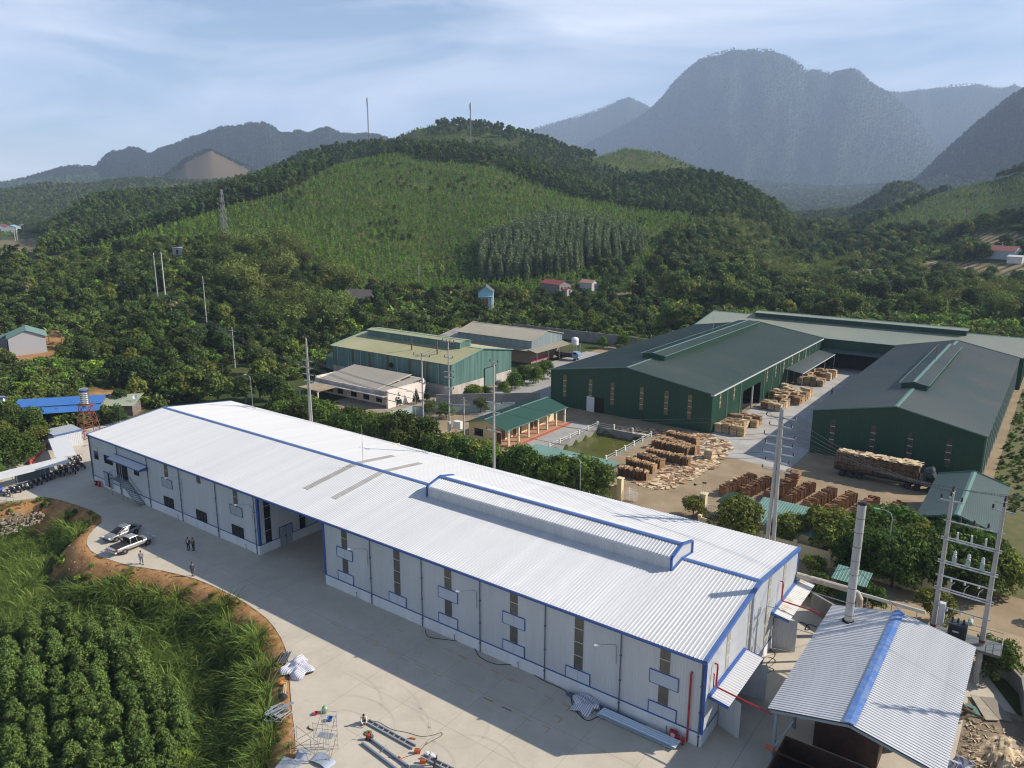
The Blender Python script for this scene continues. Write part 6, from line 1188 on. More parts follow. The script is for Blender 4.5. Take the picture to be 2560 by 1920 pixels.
def loft(sts, m, name, parent, sub=1):
    "sts: (x, list of (y, z)) closed sections"
    q = MB(); n = len(sts[0][1]); vs = [(x, y, z) for x, sec in sts for y, z in sec]; fs = []
    for i in range(len(sts)-1):
        for j in range(n): a = i*n+j; b = i*n+(j+1) % n; fs.append((a, b, b+n, a+n))
    fs += [tuple(reversed(range(n))), tuple((len(sts)-1)*n+j for j in range(n))]; q.add(vs, fs); o = q.build(name, m, parent, smooth=True)
    if sub: md = o.modifiers.new('round', 'SUBSURF'); md.levels = md.render_levels = sub
    return o
def sec(w, zb, zt_, k=.9): return [(-w*.88, zb), (-w, zb+.14), (-w, zt_-.16), (-w*k, zt_), (w*k, zt_), (w, zt_-.16), (w, zb+.14), (w*.88, zb)]
def cab(w0, w1, z0, z1): return [(-w0, z0), (-(w0+w1)/2, (z0+z1)/2), (-w1, z1-.03), (-w1*.8, z1), (w1*.8, z1), (w1, z1-.03), ((w0+w1)/2, (z0+z1)/2), (w0, z0)]
def car(label, p, h, paint, pickup):
    o = thing('pickup_truck' if pickup else 'sedan', label, 'pickup' if pickup else 'car', (p[0], p[1], .035), h)
    if pickup:
        st_ = [(-2.62, sec(.80, .55, .98)), (-2.55, sec(.90, .42, 1.06)), (-1.5, sec(.93, .38, 1.10)), (-.3, sec(.93, .36, 1.08)), (1.0, sec(.93, .36, 1.08)), (1.5, sec(.92, .40, 1.07)), (2.3, sec(.90, .45, 1.0)), (2.62, sec(.80, .45, .82))]; b = loft(st_, paint, 'body', o); r = .39; ax = (-1.58, 1.47)
        loft([(-.78, cab(.86, .70, 1.0, 1.42)), (-.66, cab(.86, .66, 1.0, 1.74)), (.35, cab(.86, .66, 1.0, 1.76)), (1.28, cab(.86, .72, 1.0, 1.12))], cglass, 'window', o, 0)
        q = MB(); q.add([(-.70, -.62, 1.76), (.34, -.62, 1.785), (.34, .62, 1.785), (-.70, .62, 1.76), (-.70, -.66, 1.70), (.36, -.66, 1.72), (.36, .66, 1.72), (-.70, .66, 1.70)], [(0, 1, 2, 3), (4, 5, 1, 0), (6, 7, 3, 2), (5, 6, 2, 1), (7, 4, 0, 3)]); q.build('cab_roof', paint, o); q = MB()
        for s in (1, -1):
            q.beam((-.74, s*.86, 1.06), (-.68, s*.67, 1.72), .12, .05); q.beam((.35, s*.67, 1.73), (1.25, s*.84, 1.08), .07, .05); q.beam((.15, s*.885, 1.06), (.10, s*.675, 1.72), .07, .04)
        q.build('pillar', paint, o); q = MB(); q.box(-2.5, -.84, -.78, .78, .98, 1.125); q.build('cargo_bed', blackp, o); q = MB()
        q.beam((-.95, -.75, 1.1), (-1.35, -.55, 1.62), .08); q.beam((-.95, .75, 1.1), (-1.35, .55, 1.62), .08); q.beam((-1.35, -.55, 1.62), (-1.35, .55, 1.62), .08); q.build('roll_bar', blackp, o)
        q = MB(); q.rbox((-2.80, 0, 1.0), (.5, 1.5, .06), 0, 0, 0, .12); q.build('tailgate', paint, o)
        for s in (1, -1): MB().rbox((-2.58, s*.82, .88), (.1, .14, .3)).build('tail_light', redl, o)
        MB().rbox((-2.70, 0, .55), (.22, 1.6, .16)).build('bumper', lens, o); zl = .82
    else:
        st_ = [(-2.32, sec(.70, .42, .88)), (-2.22, sec(.84, .32, 1.0)), (-1.4, sec(.90, .26, 1.02)), (-.2, sec(.91, .24, .98)), (.9, sec(.91, .24, .96)), (1.5, sec(.89, .26, .90)), (2.1, sec(.84, .28, .78)), (2.34, sec(.66, .34, .62))]; b = loft(st_, paint, 'body', o); r = .33; ax = (-1.38, 1.38)
        loft([(-1.75, cab(.80, .66, .90, 1.02)), (-.95, cab(.83, .60, .90, 1.40)), (.15, cab(.83, .60, .90, 1.44)), (1.15, cab(.82, .66, .88, .97))], cglass, 'window', o, 0)
        q = MB(); q.add([(-.98, -.58, 1.42), (.16, -.58, 1.465), (.16, .58, 1.465), (-.98, .58, 1.42), (-1.0, -.61, 1.36), (.2, -.61, 1.40), (.2, .61, 1.40), (-1.0, .61, 1.36)], [(0, 1, 2, 3), (4, 5, 1, 0), (6, 7, 3, 2), (5, 6, 2, 1), (7, 4, 0, 3)]); q.build('cab_roof', paint, o); q = MB()
        for s in (1, -1): q.beam((-1.72, s*.78, 1.0), (-.98, s*.60, 1.39), .14, .05); q.beam((.17, s*.61, 1.41), (1.12, s*.79, .96), .07, .05); q.beam((-.35, s*.86, .96), (-.38, s*.615, 1.41), .06, .04)
        q.build('pillar', paint, o)
        for s in (1, -1): MB().rbox((-2.27, s*.66, .80), (.1, .34, .14)).build('tail_light', redl, o)
        MB().rbox((2.28, 0, .42), (.12, 1.3, .2)).build('bumper', blackp, o); zl = .66
    for x in ax:
        for s in (1, -1):
            wheel(o, x, s*.80, r); MB().lathe((x, s*.865, r+.02), [(r*1.12, -.04), (r*1.2, 0), (r*1.12, .045)], 18, axis='y').build('wheel_arch', blackp, o)
    xf = 2.5 if pickup else 2.18
    for s in (1, -1): MB().rbox((xf, s*.66, zl), (.22, .34, .14), s*-.35).build('headlight', lens, o); MB().rbox((.95 if pickup else .8, s*1.0, 1.12 if pickup else 1.0), (.12, .2, .14)).build('mirror', paint, o)
    q = MB()
    for s in (1, -1):
        for x in (.2, -.7) if pickup else (.1, -.85): q.rbox((x, s*(.935 if pickup else .912), .90 if pickup else .8), (.2, .03, .03))
    q.build('handle', lens, o); return o
hd = lambda a, b: math.atan2(b[1]-a[1], b[0]-a[0])
a, b = gc(610, 690), gc(985, 540); v_ = Vector((b[0]-a[0], b[1]-a[1], 0)).normalized(); nl = Vector((-v_.y, v_.x, 0)); m_ = ((a[0]+b[0])/2+nl.x*.85, (a[1]+b[1])/2+nl.y*.85); car('silver crew cab pickup with an open cargo bed, parked with its nose in the shade', m_, hd(a, b), silver, True)
a, b = gc(440, 500), gc(810, 350); v_ = Vector((a[0]-b[0], a[1]-b[1], 0)).normalized(); nl = Vector((v_.y, -v_.x, 0)); m_ = ((a[0]+b[0])/2+nl.x*.85, (a[1]+b[1])/2+nl.y*.85); car('silver grey sedan parked behind the pickup at the curved yard edge', m_, hd(b, a), silver2, False)
# motorcycles
def moto(colr, k):
    o = thing('motorcycle', 'm', 'motorcycle'); q = MB()
    for x, nm in ((-.6, 'wheel'), (.62, 'wheel')):
        q = MB(); q.lathe((x, 0, .29), [(.21, -.05), (.29, -.045), (.30, 0), (.29, .045), (.21, .05)], 16, axis='y'); w_ = q.build('wheel', tyre, o); q = MB(); q.lathe((x, 0, .29), [(.2, -.02), (.05, -.06), (.05, .06), (.2, .02)], 12, axis='y'); q.build('hub', rim, w_)
    pm = mat('motorcycle_paint_'+['black', 'red', 'dark_blue', 'white'][k], colr, .3); q = MB(); q.rbox((-.28, 0, .62), (.75, .26, .26), 0, 0, 0, -.08); q.rbox((.32, 0, .60), (.16, .36, .5), 0, 0, 0, -.3, .7); q.rbox((-.02, 0, .42), (.5, .24, .26)); q.rbox((-.75, 0, .66), (.3, .2, .12), 0, 0, 0, .2); q.rbox((.62, 0, .60), (.42, .13, .05)); q.build('body', pm, o)
    MB().rbox((-.32, 0, .79), (.72, .25, .09), 0, 0, 0, -.05).build('seat', blackp, o); MB().tube([(.62, .08, .29), (.45, .08, .75), (.38, 0, .98)], .03, 6).tube([(.62, -.08, .29), (.45, -.08, .75)], .03, 6).build('fork', rim, o)
    MB().tube([(.30, -.34, 1.02), (.40, -.15, 1.0), (.40, .15, 1.0), (.30, .34, 1.02)], .022, 6).rbox((.34, .38, 1.16), (.03, .11, .07)).rbox((.34, -.38, 1.16), (.03, .11, .07)).build('handlebar', blackp, o); MB().lathe((.46, 0, .88), [(.09, 0), (.08, .05), (.02, .07)], 12, axis='x').build('headlight', lens, o); MB().tube([(-.1, -.16, .3), (-.75, -.18, .36)], .045, 6).build('exhaust', rim, o); return o
mts = [moto(c, k) for k, c in enumerate(((.015, .015, .017), (.16, .015, .015), (.02, .035, .14), (.5, .5, .5)))]; usedM = set()
mspots = [((40, 1390), 2, 'blue motorcycle at the near end of the shelter, a blue cover on its seat'), ((165, 1395), 0, None), ((235, 1345), 2, None), ((330, 1330), 0, None), ((385, 1300), 0, None), ((470, 1275), 3, 'white and red motorcycle among dark ones in the sunny part of the shelter row'), ((545, 1252), 0, None), ((610, 1212), 0, None), ((700, 1190), 0, None), ((790, 1145), 0, None), ((850, 1120), 0, None), ((930, 1095), 0, None), ((1000, 1060), 0, None), ((1085, 1050), 0, None), ((1180, 1020), 0, None), ((1295, 1010), 0, None), ((1335, 955), 0, None), ((1450, 920), 0, None), ((1160, 960), 1, None), ((1210, 900), 1, None), ((1280, 870), 3, 'pale motorcycle deep in the crowd at the far end of the shelter row'), ((1370, 880), 1, None), ((1340, 800), 0, None), ((1240, 830), 0, None), ((1390, 780), 0, None), ((1060, 960), 0, None)]
for (px_, py_), k, lab in mspots:
    p = gm(px_, py_); o = mts[k] if k not in usedM else copy_tree(mts[k]); kids(mts[k]); usedM.add(k); o.location = (p[0]-.55, p[1]+.15, .035); o.rotation_euler = (0, 0, random.uniform(-.15, .2)); o['label'] = lab or {0: 'dark motorcycle parked in the row beside the low roofed shelter', 1: 'red motorcycle in the crowd at the far end of the shelter row', 2: 'dark blue motorcycle parked near the sunny end of the shelter row', 3: 'white motorcycle in the shelter row'}[k]; o['group'] = 'motorcycles parked at the shelter'
mc = MB(); mc.rbox((0, 0, 0), (.9, .5, .35), 0, 0, 0, 0, .7); p = gm(40, 1390); o = mc.build('seat_cover', mat('blue_tarp', (.02, .06, .42), .5)); o.location = (p[0]-.7, p[1]+.15, 1.02); tag(o, 'bright blue cover draped on the nearest motorcycle', 'cover')
# shelters and small white shed
o = thing('motorcycle_shelter', 'long low pale roof on posts over the motorcycle row', 'shelter', (-126.4, 40, 0)); q = MB(); q.ribs((-1.5, -1, 2.62), (0, 1, 0), Vector((2.6, 0, -.4)).normalized(), (.15, 0, 1), 12.5, 0, 2.6, .3, .025); q.build('roof', mat('pale_shelter_roof', (.60, .60, .58), .5, c2=(.52, .52, .50), scale=.6), o)
for y in (-.6, 3.5, 7.5, 11): MB().tube([(-.9, y, 0), (-.9, y, 2.15)], .05, 6).build('post', galv, o); MB().tube([(.8, y, 0), (.8, y, 2.3)], .05, 6).build('post', galv, o)
q = MB(); q.tube([(.9, -1, .9), (.9, 6.5, .9)], .035, 6); q.tube([(.9, -1, .5), (.9, 6.5, .5)], .03, 6); q.build('railing', galv, o); MB().box(-1.35, -1.25, 4, 9, .3, 1.9).build('back_panel', mat('grey_green_sheet', (.18, .22, .22), .6), o)
o = thing('second_shelter', 'bright white sheet roof sloping up behind the long motorcycle shelter', 'shelter', (-134, 54, 0)); q = MB(); q.add([(-6.4, .4, 2.45), (5.4, -3.5, 2.45), (6.9, -.9, 2.55), (-5.5, 3.2, 2.55)], [(0, 1, 2, 3)]); q.add([(-6.4, .4, 2.41), (5.4, -3.5, 2.41), (6.9, -.9, 2.51), (-5.5, 3.2, 2.51)], [(3, 2, 1, 0), (0, 1, 5, 4)][:1]); q.build('roof', mat('white_sheet', (.62, .62, .62), .5), o)
for x, y in ((-6.0, .7), (5.3, -3.2), (6.5, -1.0), (-5.2, 2.8), (0, -1.4), (1, .9)): MB().tube([(x, y, 0), (x, y, 2.45)], .05, 6).build('post', galv, o)
o = thing('small_white_shed', 'small white corrugated shed with a blue edged roof and a door beside the red tower', 'shed', (-142.6, 57.8, 0)); q = MB(); x0_, x1_, y0_, y1_ = -2.0, 1.9, -2.3, 2.3
for (O_, U_, N_, l_) in (((x0_, y0_, 0), (1, 0, 0), (0, -1, 0), x1_-x0_), ((x1_, y0_, 0), (0, 1, 0), (1, 0, 0), y1_-y0_), ((x0_, y1_, 0), (1, 0, 0), (0, 1, 0), x1_-x0_), ((x0_, y0_, 0), (0, 1, 0), (-1, 0, 0), y1_-y0_)): q.ribs(O_, U_, (0, 0, 1), N_, l_, 0, 2.75, .3, .025)
q.build('wall', wwall, o); q = MB(); q.ribs((x0_-.2, y0_-.2, 3.0), (0, 1, 0), Vector((4.3, 0, -.25)).normalized(), (.06, 0, 1), 5.0, 0, 4.3, .3, .025); q.build('roof', mat('grey_shed_roof', (.40, .42, .43), .5), o); q = MB(); q.box(x1_+.12, x1_+.2, y0_-.2, y1_+.2, 2.62, 2.86); q.box(x0_-.2, x1_+.12, y0_-.26, y0_-.2, 2.62, 2.98); q.build('roof_edge', bluel, o); MB().box(x1_+.03, x1_+.07, -1.6, -.6, .05, 2.0).build('door', louv, o)
# red tower with steel tank, blue roofed house
o = thing('water_tower', 'red lattice steel tower carrying a tall shiny steel water tank', 'water tower', (-144.3, 63.0, 0)); q = MB(); hw0, hw1, th = 1.7, .8, 6.2
cs = [(sx, sy) for sx, sy in ((1, 1), (1, -1), (-1, -1), (-1, 1))]
for k, (sx, sy) in enumerate(cs):
    q.beam((sx*hw0, sy*hw0, 0), (sx*hw1, sy*hw1, th), .09); tx, ty = cs[(k+1) % 4]
    for lv in range(4):
        t0, t1 = lv/4, (lv+1)/4; w0, w1 = hw0+(hw1-hw0)*t0, hw0+(hw1-hw0)*t1; q.beam((sx*w1, sy*w1, th*t1), (tx*w1, ty*w1, th*t1), .08); q.beam((sx*w0, sy*w0, th*t0), (tx*w1, ty*w1, th*t1), .06); q.beam((tx*w0, ty*w0, th*t0), (sx*w1, sy*w1, th*t1), .06)
q.build('lattice', mat('faded_red_steel', (.22, .060, .042), .65, c2=(.17, .06, .045), scale=2.), o); MB().rbox((0, 0, th+.06), (2.9, 2.2, .1), .3).build('platform', mat('faded_red_steel', (0, 0, 0)), o)
ssm = mat('stainless_tank', (.62, .63, .65), .22, .9)
def tank_(parent, x, y, z, r, h):
    pr = [(r*.2, 0), (r, .12)]; k = 7
    for i in range(k): z0 = .2+(h-.5)*i/k; pr += [(r, z0), (r*1.03, z0+.05), (r, z0+.1)]
    pr += [(r, h-.25), (r*.7, h-.08), (r*.25, h)]; MB().lathe((x, y, z), pr, 20).build('tank', ssm, parent, smooth=True); MB().lathe((x, y, z+h*.78), [(r*1.03, 0), (r*1.035, .25), (r*1.0, .28)], 20).build('tank_band', mat('dark_blue_band', (.02, .03, .12), .4), parent)
tank_(o, 0, 0, th+.12, .78, 3.1)
def house(name, label, p, rz, w, d, h, rh, wm_, rm, cat='house', ov=.4, door=True, win=2, z=None):
    o = thing(name, label, cat, (p[0], p[1], (zt(p[0], p[1]) if z is None else z)), rz); q = MB(); q.box(-w/2, w/2, -d/2, d/2, -1.0, h); q.add([(-w/2, -d/2, h), (w/2, -d/2, h), (0, -d/2, h+rh), (-w/2, d/2, h), (w/2, d/2, h), (0, d/2, h+rh)], [(0, 1, 2), (4, 3, 5)]); q.build('wall', wm_, o); q = MB(); L_ = math.hypot(w/2, rh)
    for s in (1, -1): q.ribs((-s*(w/2+ov), -d/2-ov, h-ov*rh/(w/2)+.05), (0, 1, 0), Vector((s*w/2, 0, rh)).normalized(), Vector((-s*rh, 0, w/2)).normalized(), d+2*ov, 0, L_*(1+ov/(w/2)), .4, .04)
    q.build('roof', rm, o)
    if door: MB().box(-.5, .5, -d/2-.05, -d/2-.01, 0, 2.1).build('door', mat('brown_door', (.09, .035, .02), .5), o)
    for k in range(win): x = (-w*.3, w*.3)[k % 2]; MB().box(x-.5, x+.5, -d/2-.05, -d/2-.01, 1.0, 2.1).build('window', dglass, o)
    return o
bh = thing('blue_roofed_house', 'low house with a two tier bright blue sheet roof at the left', 'house', (-162, 66.5, 0), math.radians(52)); br1 = mat('bright_blue_roof', (.035, .14, .42), .4, c2=(.05, .16, .40), scale=.5)
q = MB(); q.ribs((-8, 0, 4.2), (1, 0, 0), Vector((0, -3.4, -.9)).normalized(), (0, -.26, 1), 16, 0, 3.5, .35, .03); q.ribs((-8, 0, 4.2), (1, 0, 0), Vector((0, 3.4, -.9)).normalized(), (0, .26, 1), 16, 0, 3.5, .35, .03); q.ribs((-6.4, -3.2, 3.15), (1, 0, 0), Vector((0, -3.2, -.6)).normalized(), (0, -.2, 1), 14.2, 0, 3.3, .35, .03); q.build('roof', br1, bh)
MB().box(-7.6, 7.6, -3.0, 3.0, -.5, 3.2).build('wall', mat('dim_plank_wall', (.20, .17, .14), .9, c2=(.12, .10, .09), scale=1.5), bh); q = MB(); q.ribs((-8.6, -3.2, 3.15), (1, 0, 0), Vector((0, -3.2, -.6)).normalized(), (0, -.2, 1), 2.2, 0, 3.3, .35, .03); q.build('red_roof_patch', mat('red_sheet', (.30, .05, .05), .5), bh)
for x in np.linspace(-6, 7.4, 6): MB().tube([(x, -6.2, -.3), (x, -6.2, 2.6)], .06, 6).build('post', bark, bh)
o = thing('green_lean_to', 'pale green sagging lean-to roof beside the blue roofed house', 'shed', (-155.5, 74.5, 0), math.radians(40)); q = MB(); q.ribs((-3.6, -2.6, 2.3), (1, 0, 0), Vector((0, 5.4, 1.3)).normalized(), (0, -.24, 1), 7.6, 0, 5.5, .35, .03); q.build('roof', mat('pale_green_sheet', (.27, .31, .23), .6, c2=(.33, .33, .24), scale=.5), o); MB().box(-3.2, 3.4, -2, 2.2, -.4, 2.3).build('wall', mat('dim_plank_wall', (0, 0, 0)), o)
o = thing('steel_water_tank', 'shiny steel water tank on a stand at the left end of the blue roofed house', 'water tank', (-171, 58.8, 0)); q = MB()
for sx, sy in cs: q.beam((sx*.7, sy*.7, -.5), (sx*.6, sy*.6, 2.5), .12)
q.build('stand', rust, o); tank_(o, 0, 0, 2.5, .8, 2.1)
o = thing('satellite_dish', 'small white satellite dish on the green lean-to', 'dish', (-152.5, 76.5, 3.6)); MB().lathe((0, 0, 0), [(.02, 0), (.3, .05), (.5, .16), (.5, .18), (.28, .08), (.02, .03)], 16).build('dish', lens, o).rotation_euler = (1.0, 0, .6); MB().tube([(0, 0, -.9), (0, 0, 0)], .04, 6).build('mount', galv, o)
gy_wall = mat('pale_grey_render', (.40, .40, .42), .9); ggr = mat('bluegreen_roof', (.10, .19, .17), .5, c2=(.13, .21, .19), scale=.4)
def at_view(xd, yd): return on_ground(xd, yd)
house('grey_house', 'grey rendered house with a blue-green gabled roof among banana plants on the left', at_view(62, 757), 1.2, 8.4, 10, 4.4, 1.8, gy_wall, ggr, win=0, door=False)
p = at_view(22, 748); house('green_roofed_annexe', 'low green roofed annexe at the left side of the grey house', p, 1.2, 4.5, 5, 2.6, .8, gy_wall, ggr, win=0)
p = at_view(4, 803); house('red_green_stall', 'small open stall with green roof and red side at the left edge', p, .8, 4, 5, 2.2, .8, mat('red_sheet', (0, 0, 0)), ggr, 'stall', win=0)
p = at_view(1050, 662); bl = house('blue_house', 'small two storey pale blue house with a dark gabled roof below the plantation', p, .62, 5.6, 8, 6.2, 2.2, mat('pale_blue_plaster', (.30, .50, .58), .8), mat('slate_blue_roof', (.055, .075, .085), .5), win=0, door=False); MB().box(-.9, .9, -4.12, -4.03, .3, 3.6).build('door', mat('orange_wood_door', (.35, .10, .035), .5), bl)
for x in (-2.4, -1.3, 1.3, 2.4): MB().tube([(x, -4.5, -.5), (x, -4.5, 4.2)], .16, 8).build('column', mat('white_post', (0, 0, 0)), bl)
MB().box(-2.8, 2.8, -4.9, -4.0, 4.2, 4.5).build('balcony', mat('pale_blue_plaster', (0, 0, 0)), bl)
p = at_view(1200, 628); rh_ = house('red_roofed_house', 'house with a long red sheet roof in the trees right of the blue house', p, 1.35, 7.0, 12, 3.4, 1.4, mat('grey_brown_render', (.20, .19, .18), .9), mat('crimson_roof', (.22, .035, .035), .6, c2=(.18, .045, .04), scale=.4), win=2)
p = at_view(1220, 636); house('red_roofed_outhouse', 'small red roofed outhouse just below the long red roof', p, 1.35, 3.4, 6, 2.4, .6, gy_wall, mat('crimson_roof', (0, 0, 0)), 'shed', win=0)
p = at_view(1272, 622); house('brown_roofed_house', 'small faded brown roof right of the long red roof', p, 1.5, 5, 6.5, 2.6, 1.1, gy_wall, mat('faded_brown_roof', (.30, .16, .11), .6), win=0)
p = at_view(785, 652); house('thatched_hut', 'wide grey thatched hut among shrubs left of the blue house', p, 1.7, 8, 13, 2.2, 2.6, mat('dim_plank_wall', (0, 0, 0)), mat('grey_thatch', (.15, .135, .12), .95, c2=(.10, .09, .08), scale=2.), 'hut', win=0)
p = at_view(388, 549); house('pale_hill_hut', 'small pale boxy hut on the hillside beside the lattice pylon', p, .6, 4.2, 4.2, 2.9, .15, mat('pale_grey_render', (0, 0, 0)), mat('pale_sheet_roof', (.45, .46, .47), .6), 'hut', win=0)
for xd_, yd_, lab, wc, rc in ((6, 498, 'red roofed house far off at the left edge beyond the dry field', gy_wall, mat('crimson_roof', (0, 0, 0))), (28, 501, 'pale blue roofed long house far off at the left edge', gy_wall, mat('far_blue_roof', (.20, .32, .42), .5)), (50, 499, 'brown roofed long house far off at the left, right of the blue roof', gy_wall, mat('faded_brown_roof', (0, 0, 0)))): p = at_view(xd_, yd_); house('far_house', lab, p, 1.0, 11, 20, 4.5, 2.5, wc, rc, win=0)
p = at_view(2165, 556); house('red_tiled_farmhouse', 'farmhouse with a red tiled roof beside terraced fields at the right edge', p, 1.2, 10, 17, 4.2, 2.6, mat('pale_grey_render', (0, 0, 0)), mat('red_tile_roof', (.30, .10, .07), .7), win=2)
p = at_view(2196, 566); house('white_outhouse', 'white outhouse right of the red tiled farmhouse', p, 1.2, 6, 8, 3.0, .8, wo, mat('pale_sheet_roof', (0, 0, 0)), 'shed', win=0)
p = at_view(1795, 484); house('white_valley_house', 'tiny white house in the valley below the great mountain', p, .9, 8, 13, 4, 2, wo, mat('pale_sheet_roof', (0, 0, 0)), win=0); p = at_view(1812, 425); house('far_valley_house', 'tiny pale house by the far brown field in the valley', p, .9, 12, 18, 5, 3, wo, mat('pale_sheet_roof', (0, 0, 0)), win=0)
for xd_, yd_, lab in ((1850, 611, 'pale green roof half hidden in the wood behind the cross hall'), (1895, 606, 'second pale green roof half hidden in the wood behind the cross hall, further right')): p = at_view(xd_, yd_); house('wood_hidden_house', lab, p, 1.3, 7, 12, 4.5, 1.6, gy_wall, ggr, win=0)
# ------------------------------------------------------------------ poles, pylons, masts
pole_m = mat('concrete_pole', (.40, .385, .36), .8, c2=(.33, .31, .29), scale=1.2); ins = mat('dark_insulator', (.035, .022, .02), .3)
def along(xd, yd, y):
    d = ray(xd*2560/2212., yd*2560/2212.); t = y/d[1]; return (d[0]*t, y, CAM_H+d[2]*t)
WIRES = []
def pole(name, label, x, y, h, arms=(), r0=.2, r1=.11, z=None, arm_rz=0., loc_group=None, twin=0):
    z = zt(x, y) if z is None else z; o = thing(name, label, 'utility pole', (x, y, z), arm_rz, loc_group)
    for s in ((-twin/2, twin/2) if twin else (0,)): MB().tube([(s, 0, -.4), (s*.16, 0, h-.2*(s > 0))], [r0, r1], 10).build('shaft', pole_m, o); MB().lathe((s*.88, 0, min(2.6, h*.2)), [(r0*1.05, 0), (r0*1.06, .25)], 10).build('band', rust, o)
    for az_, L_, n in arms:
        q = MB().beam((-L_/2, 0, h+az_), (L_/2, 0, h+az_), .13, .13); a_ = q.build('crossarm', galv, o)
        for k in range(n):
            xx = -L_/2+L_*k/max(1, n-1) if n > 1 else 0; MB().lathe((xx, 0, h+az_+.05), [(.05, 0), (.11, .05), (.06, .12), (.11, .18), (.05, .26), (.07, .36), (.03, .42)], 8).build('insulator', ins, a_)
    return o
WZ = 83.0
p1 = along(665, 800, WZ); h1 = along(664, 731, WZ)[2]; p2 = along(1067, 900, WZ); h2 = along(1066, 781, WZ)[2]; p3 = along(1679, 1000, WZ); h3 = along(1689, 880, WZ)[2]; p0_ = along(912, 820, 93); h0 = along(911, 768, 93)[2]
A3 = [(-.5, 2.2, 3), (-1.5, 2.6, 3), (-2.6, 2.6, 3)]
pole('utility_pole', 'tall double concrete pole with many crossarms behind the left part of the white roof', p1[0], p1[1], h1, [(-4.0, 3, 3), (-5.2, 3, 3), (-6.4, 3, 3), (-7.6, 2.6, 2)], twin=.7, z=0)
pole('utility_pole', 'tall single pole with low crossarms in front of the cream quarters', p2[0], p2[1], h2, [(-.15, 1.4, 2), (-6.0, 2.8, 3), (-7.4, 2.8, 3), (-10.2, 2.6, 3)], z=0, r0=.24)
pole('utility_pole', 'double concrete pole with stacked crossarms and hanging wires before the dirt yard', p3[0], p3[1], h3, [(-1.2, 3.2, 3), (-2.2, 2.4, 2), (-3.4, 3.4, 3), (-4.4, 3.0, 3), (-5.4, 3.4, 3), (-6.4, 2.6, 2), (-7.4, 3.2, 3)], twin=.9, z=0, r0=.27, r1=.15)
pole('utility_pole', 'slim pole with one crossarm and three insulators before the white office wall', p0_[0], p0_[1], h0, [(-.1, 3.6, 3), (-4.8, 1.2, 2)], z=0)
tp = along(969, 800, 100); ht = along(968, 737, 100)[2]; o = pole('transformer_pole', 'transformer pole with crossarms and a white transformer by the metal fence', tp[0], tp[1], ht, [(-.1, 2.6, 4), (-3.0, 1.8, 2), (-5.6, 2.2, 3), (-6.6, 2.2, 3), (-8.6, 2.2, 3)], z=0); MB().rbox((1.9, .1, 4.0), (1.4, 1.0, 1.4)).build('transformer', mat('appliance_white', (0, 0, 0)), o); MB().rbox((.2, -.3, 3.6), (.5, .4, 1.6)).build('switch_box', louv, o); MB().tube([(3.2, .3, 0), (3.2, .3, 9.3)], [.18, .1], 8).build('second_shaft', pole_m, o); MB().beam((0, 0, 3.2), (3.3, .3, 3.2), .2, .12).build('beam', galv, o); MB().beam((2.6, .3, 8.8), (3.8, .3, 8.8), .1).build('crossarm', galv, o); MB().beam((0, .1, 7.6), (3.2, .3, 7.6), .1).build('beam', galv, o)
for (bx, by), lab, hx_, arms in (((508, 795), 'weathered pole with a crossarm at the foot of the wooded bank', 9.0, [(-1.0, 3., 3), (-2.5, 1.6, 2)]), ((447, 703), 'pale pole standing alone halfway up the wooded bank', None, [(-2.2, 1.8, 2)]), ((905, 610), 'small pale pole at the foot of the bright plantation', None, [])):
    q_ = on_ground(bx, by); tops = {447: (442, 596), 905: (905, 571), 508: (505, 706)}[bx]; d = ray(tops[0]*2560/2212., tops[1]*2560/2212.); hh = CAM_H+d[2]/math.hypot(d[0], d[1])*math.hypot(q_[0], q_[1])-q_[2]; pole('utility_pole', lab, q_[0], q_[1], max(6, hh), arms, z=q_[2])
qa, qb = on_ground(341, 640), on_ground(357, 638); o = thing('twin_pole', 'pair of tall pale poles joined by a top beam on the hillside', 'utility pole', qa)
for (q_, top) in ((qa, (331, 546)), (qb, (347, 544))):
    d = ray(top[0]*2560/2212., top[1]*2560/2212.); hh = CAM_H+d[2]/math.hypot(d[0], d[1])*math.hypot(q_[0], q_[1])-q_[2]; v = Vector(q_)-Vector(qa); MB().tube([v+Vector((0, 0, -1)), v+Vector((0, 0, hh))], [.24, .15], 8).build('shaft', mat('pale_pole', (.52, .50, .47), .8), o)
v = Vector(qb)-Vector(qa); MB().beam((0, 0, hh-1.0), v+Vector((0, 0, hh-1.0)), .25, .35).beam((-.5*v.x*.3, -.5*v.y*.3, hh-2.4), v*1.15+Vector((0, 0, hh-2.4)), .15, .25).build('beam', mat('dark_beam', (.09, .08, .07), .7), o)
steel = mat('pylon_steel', (.17, .175, .18), .6, .2)
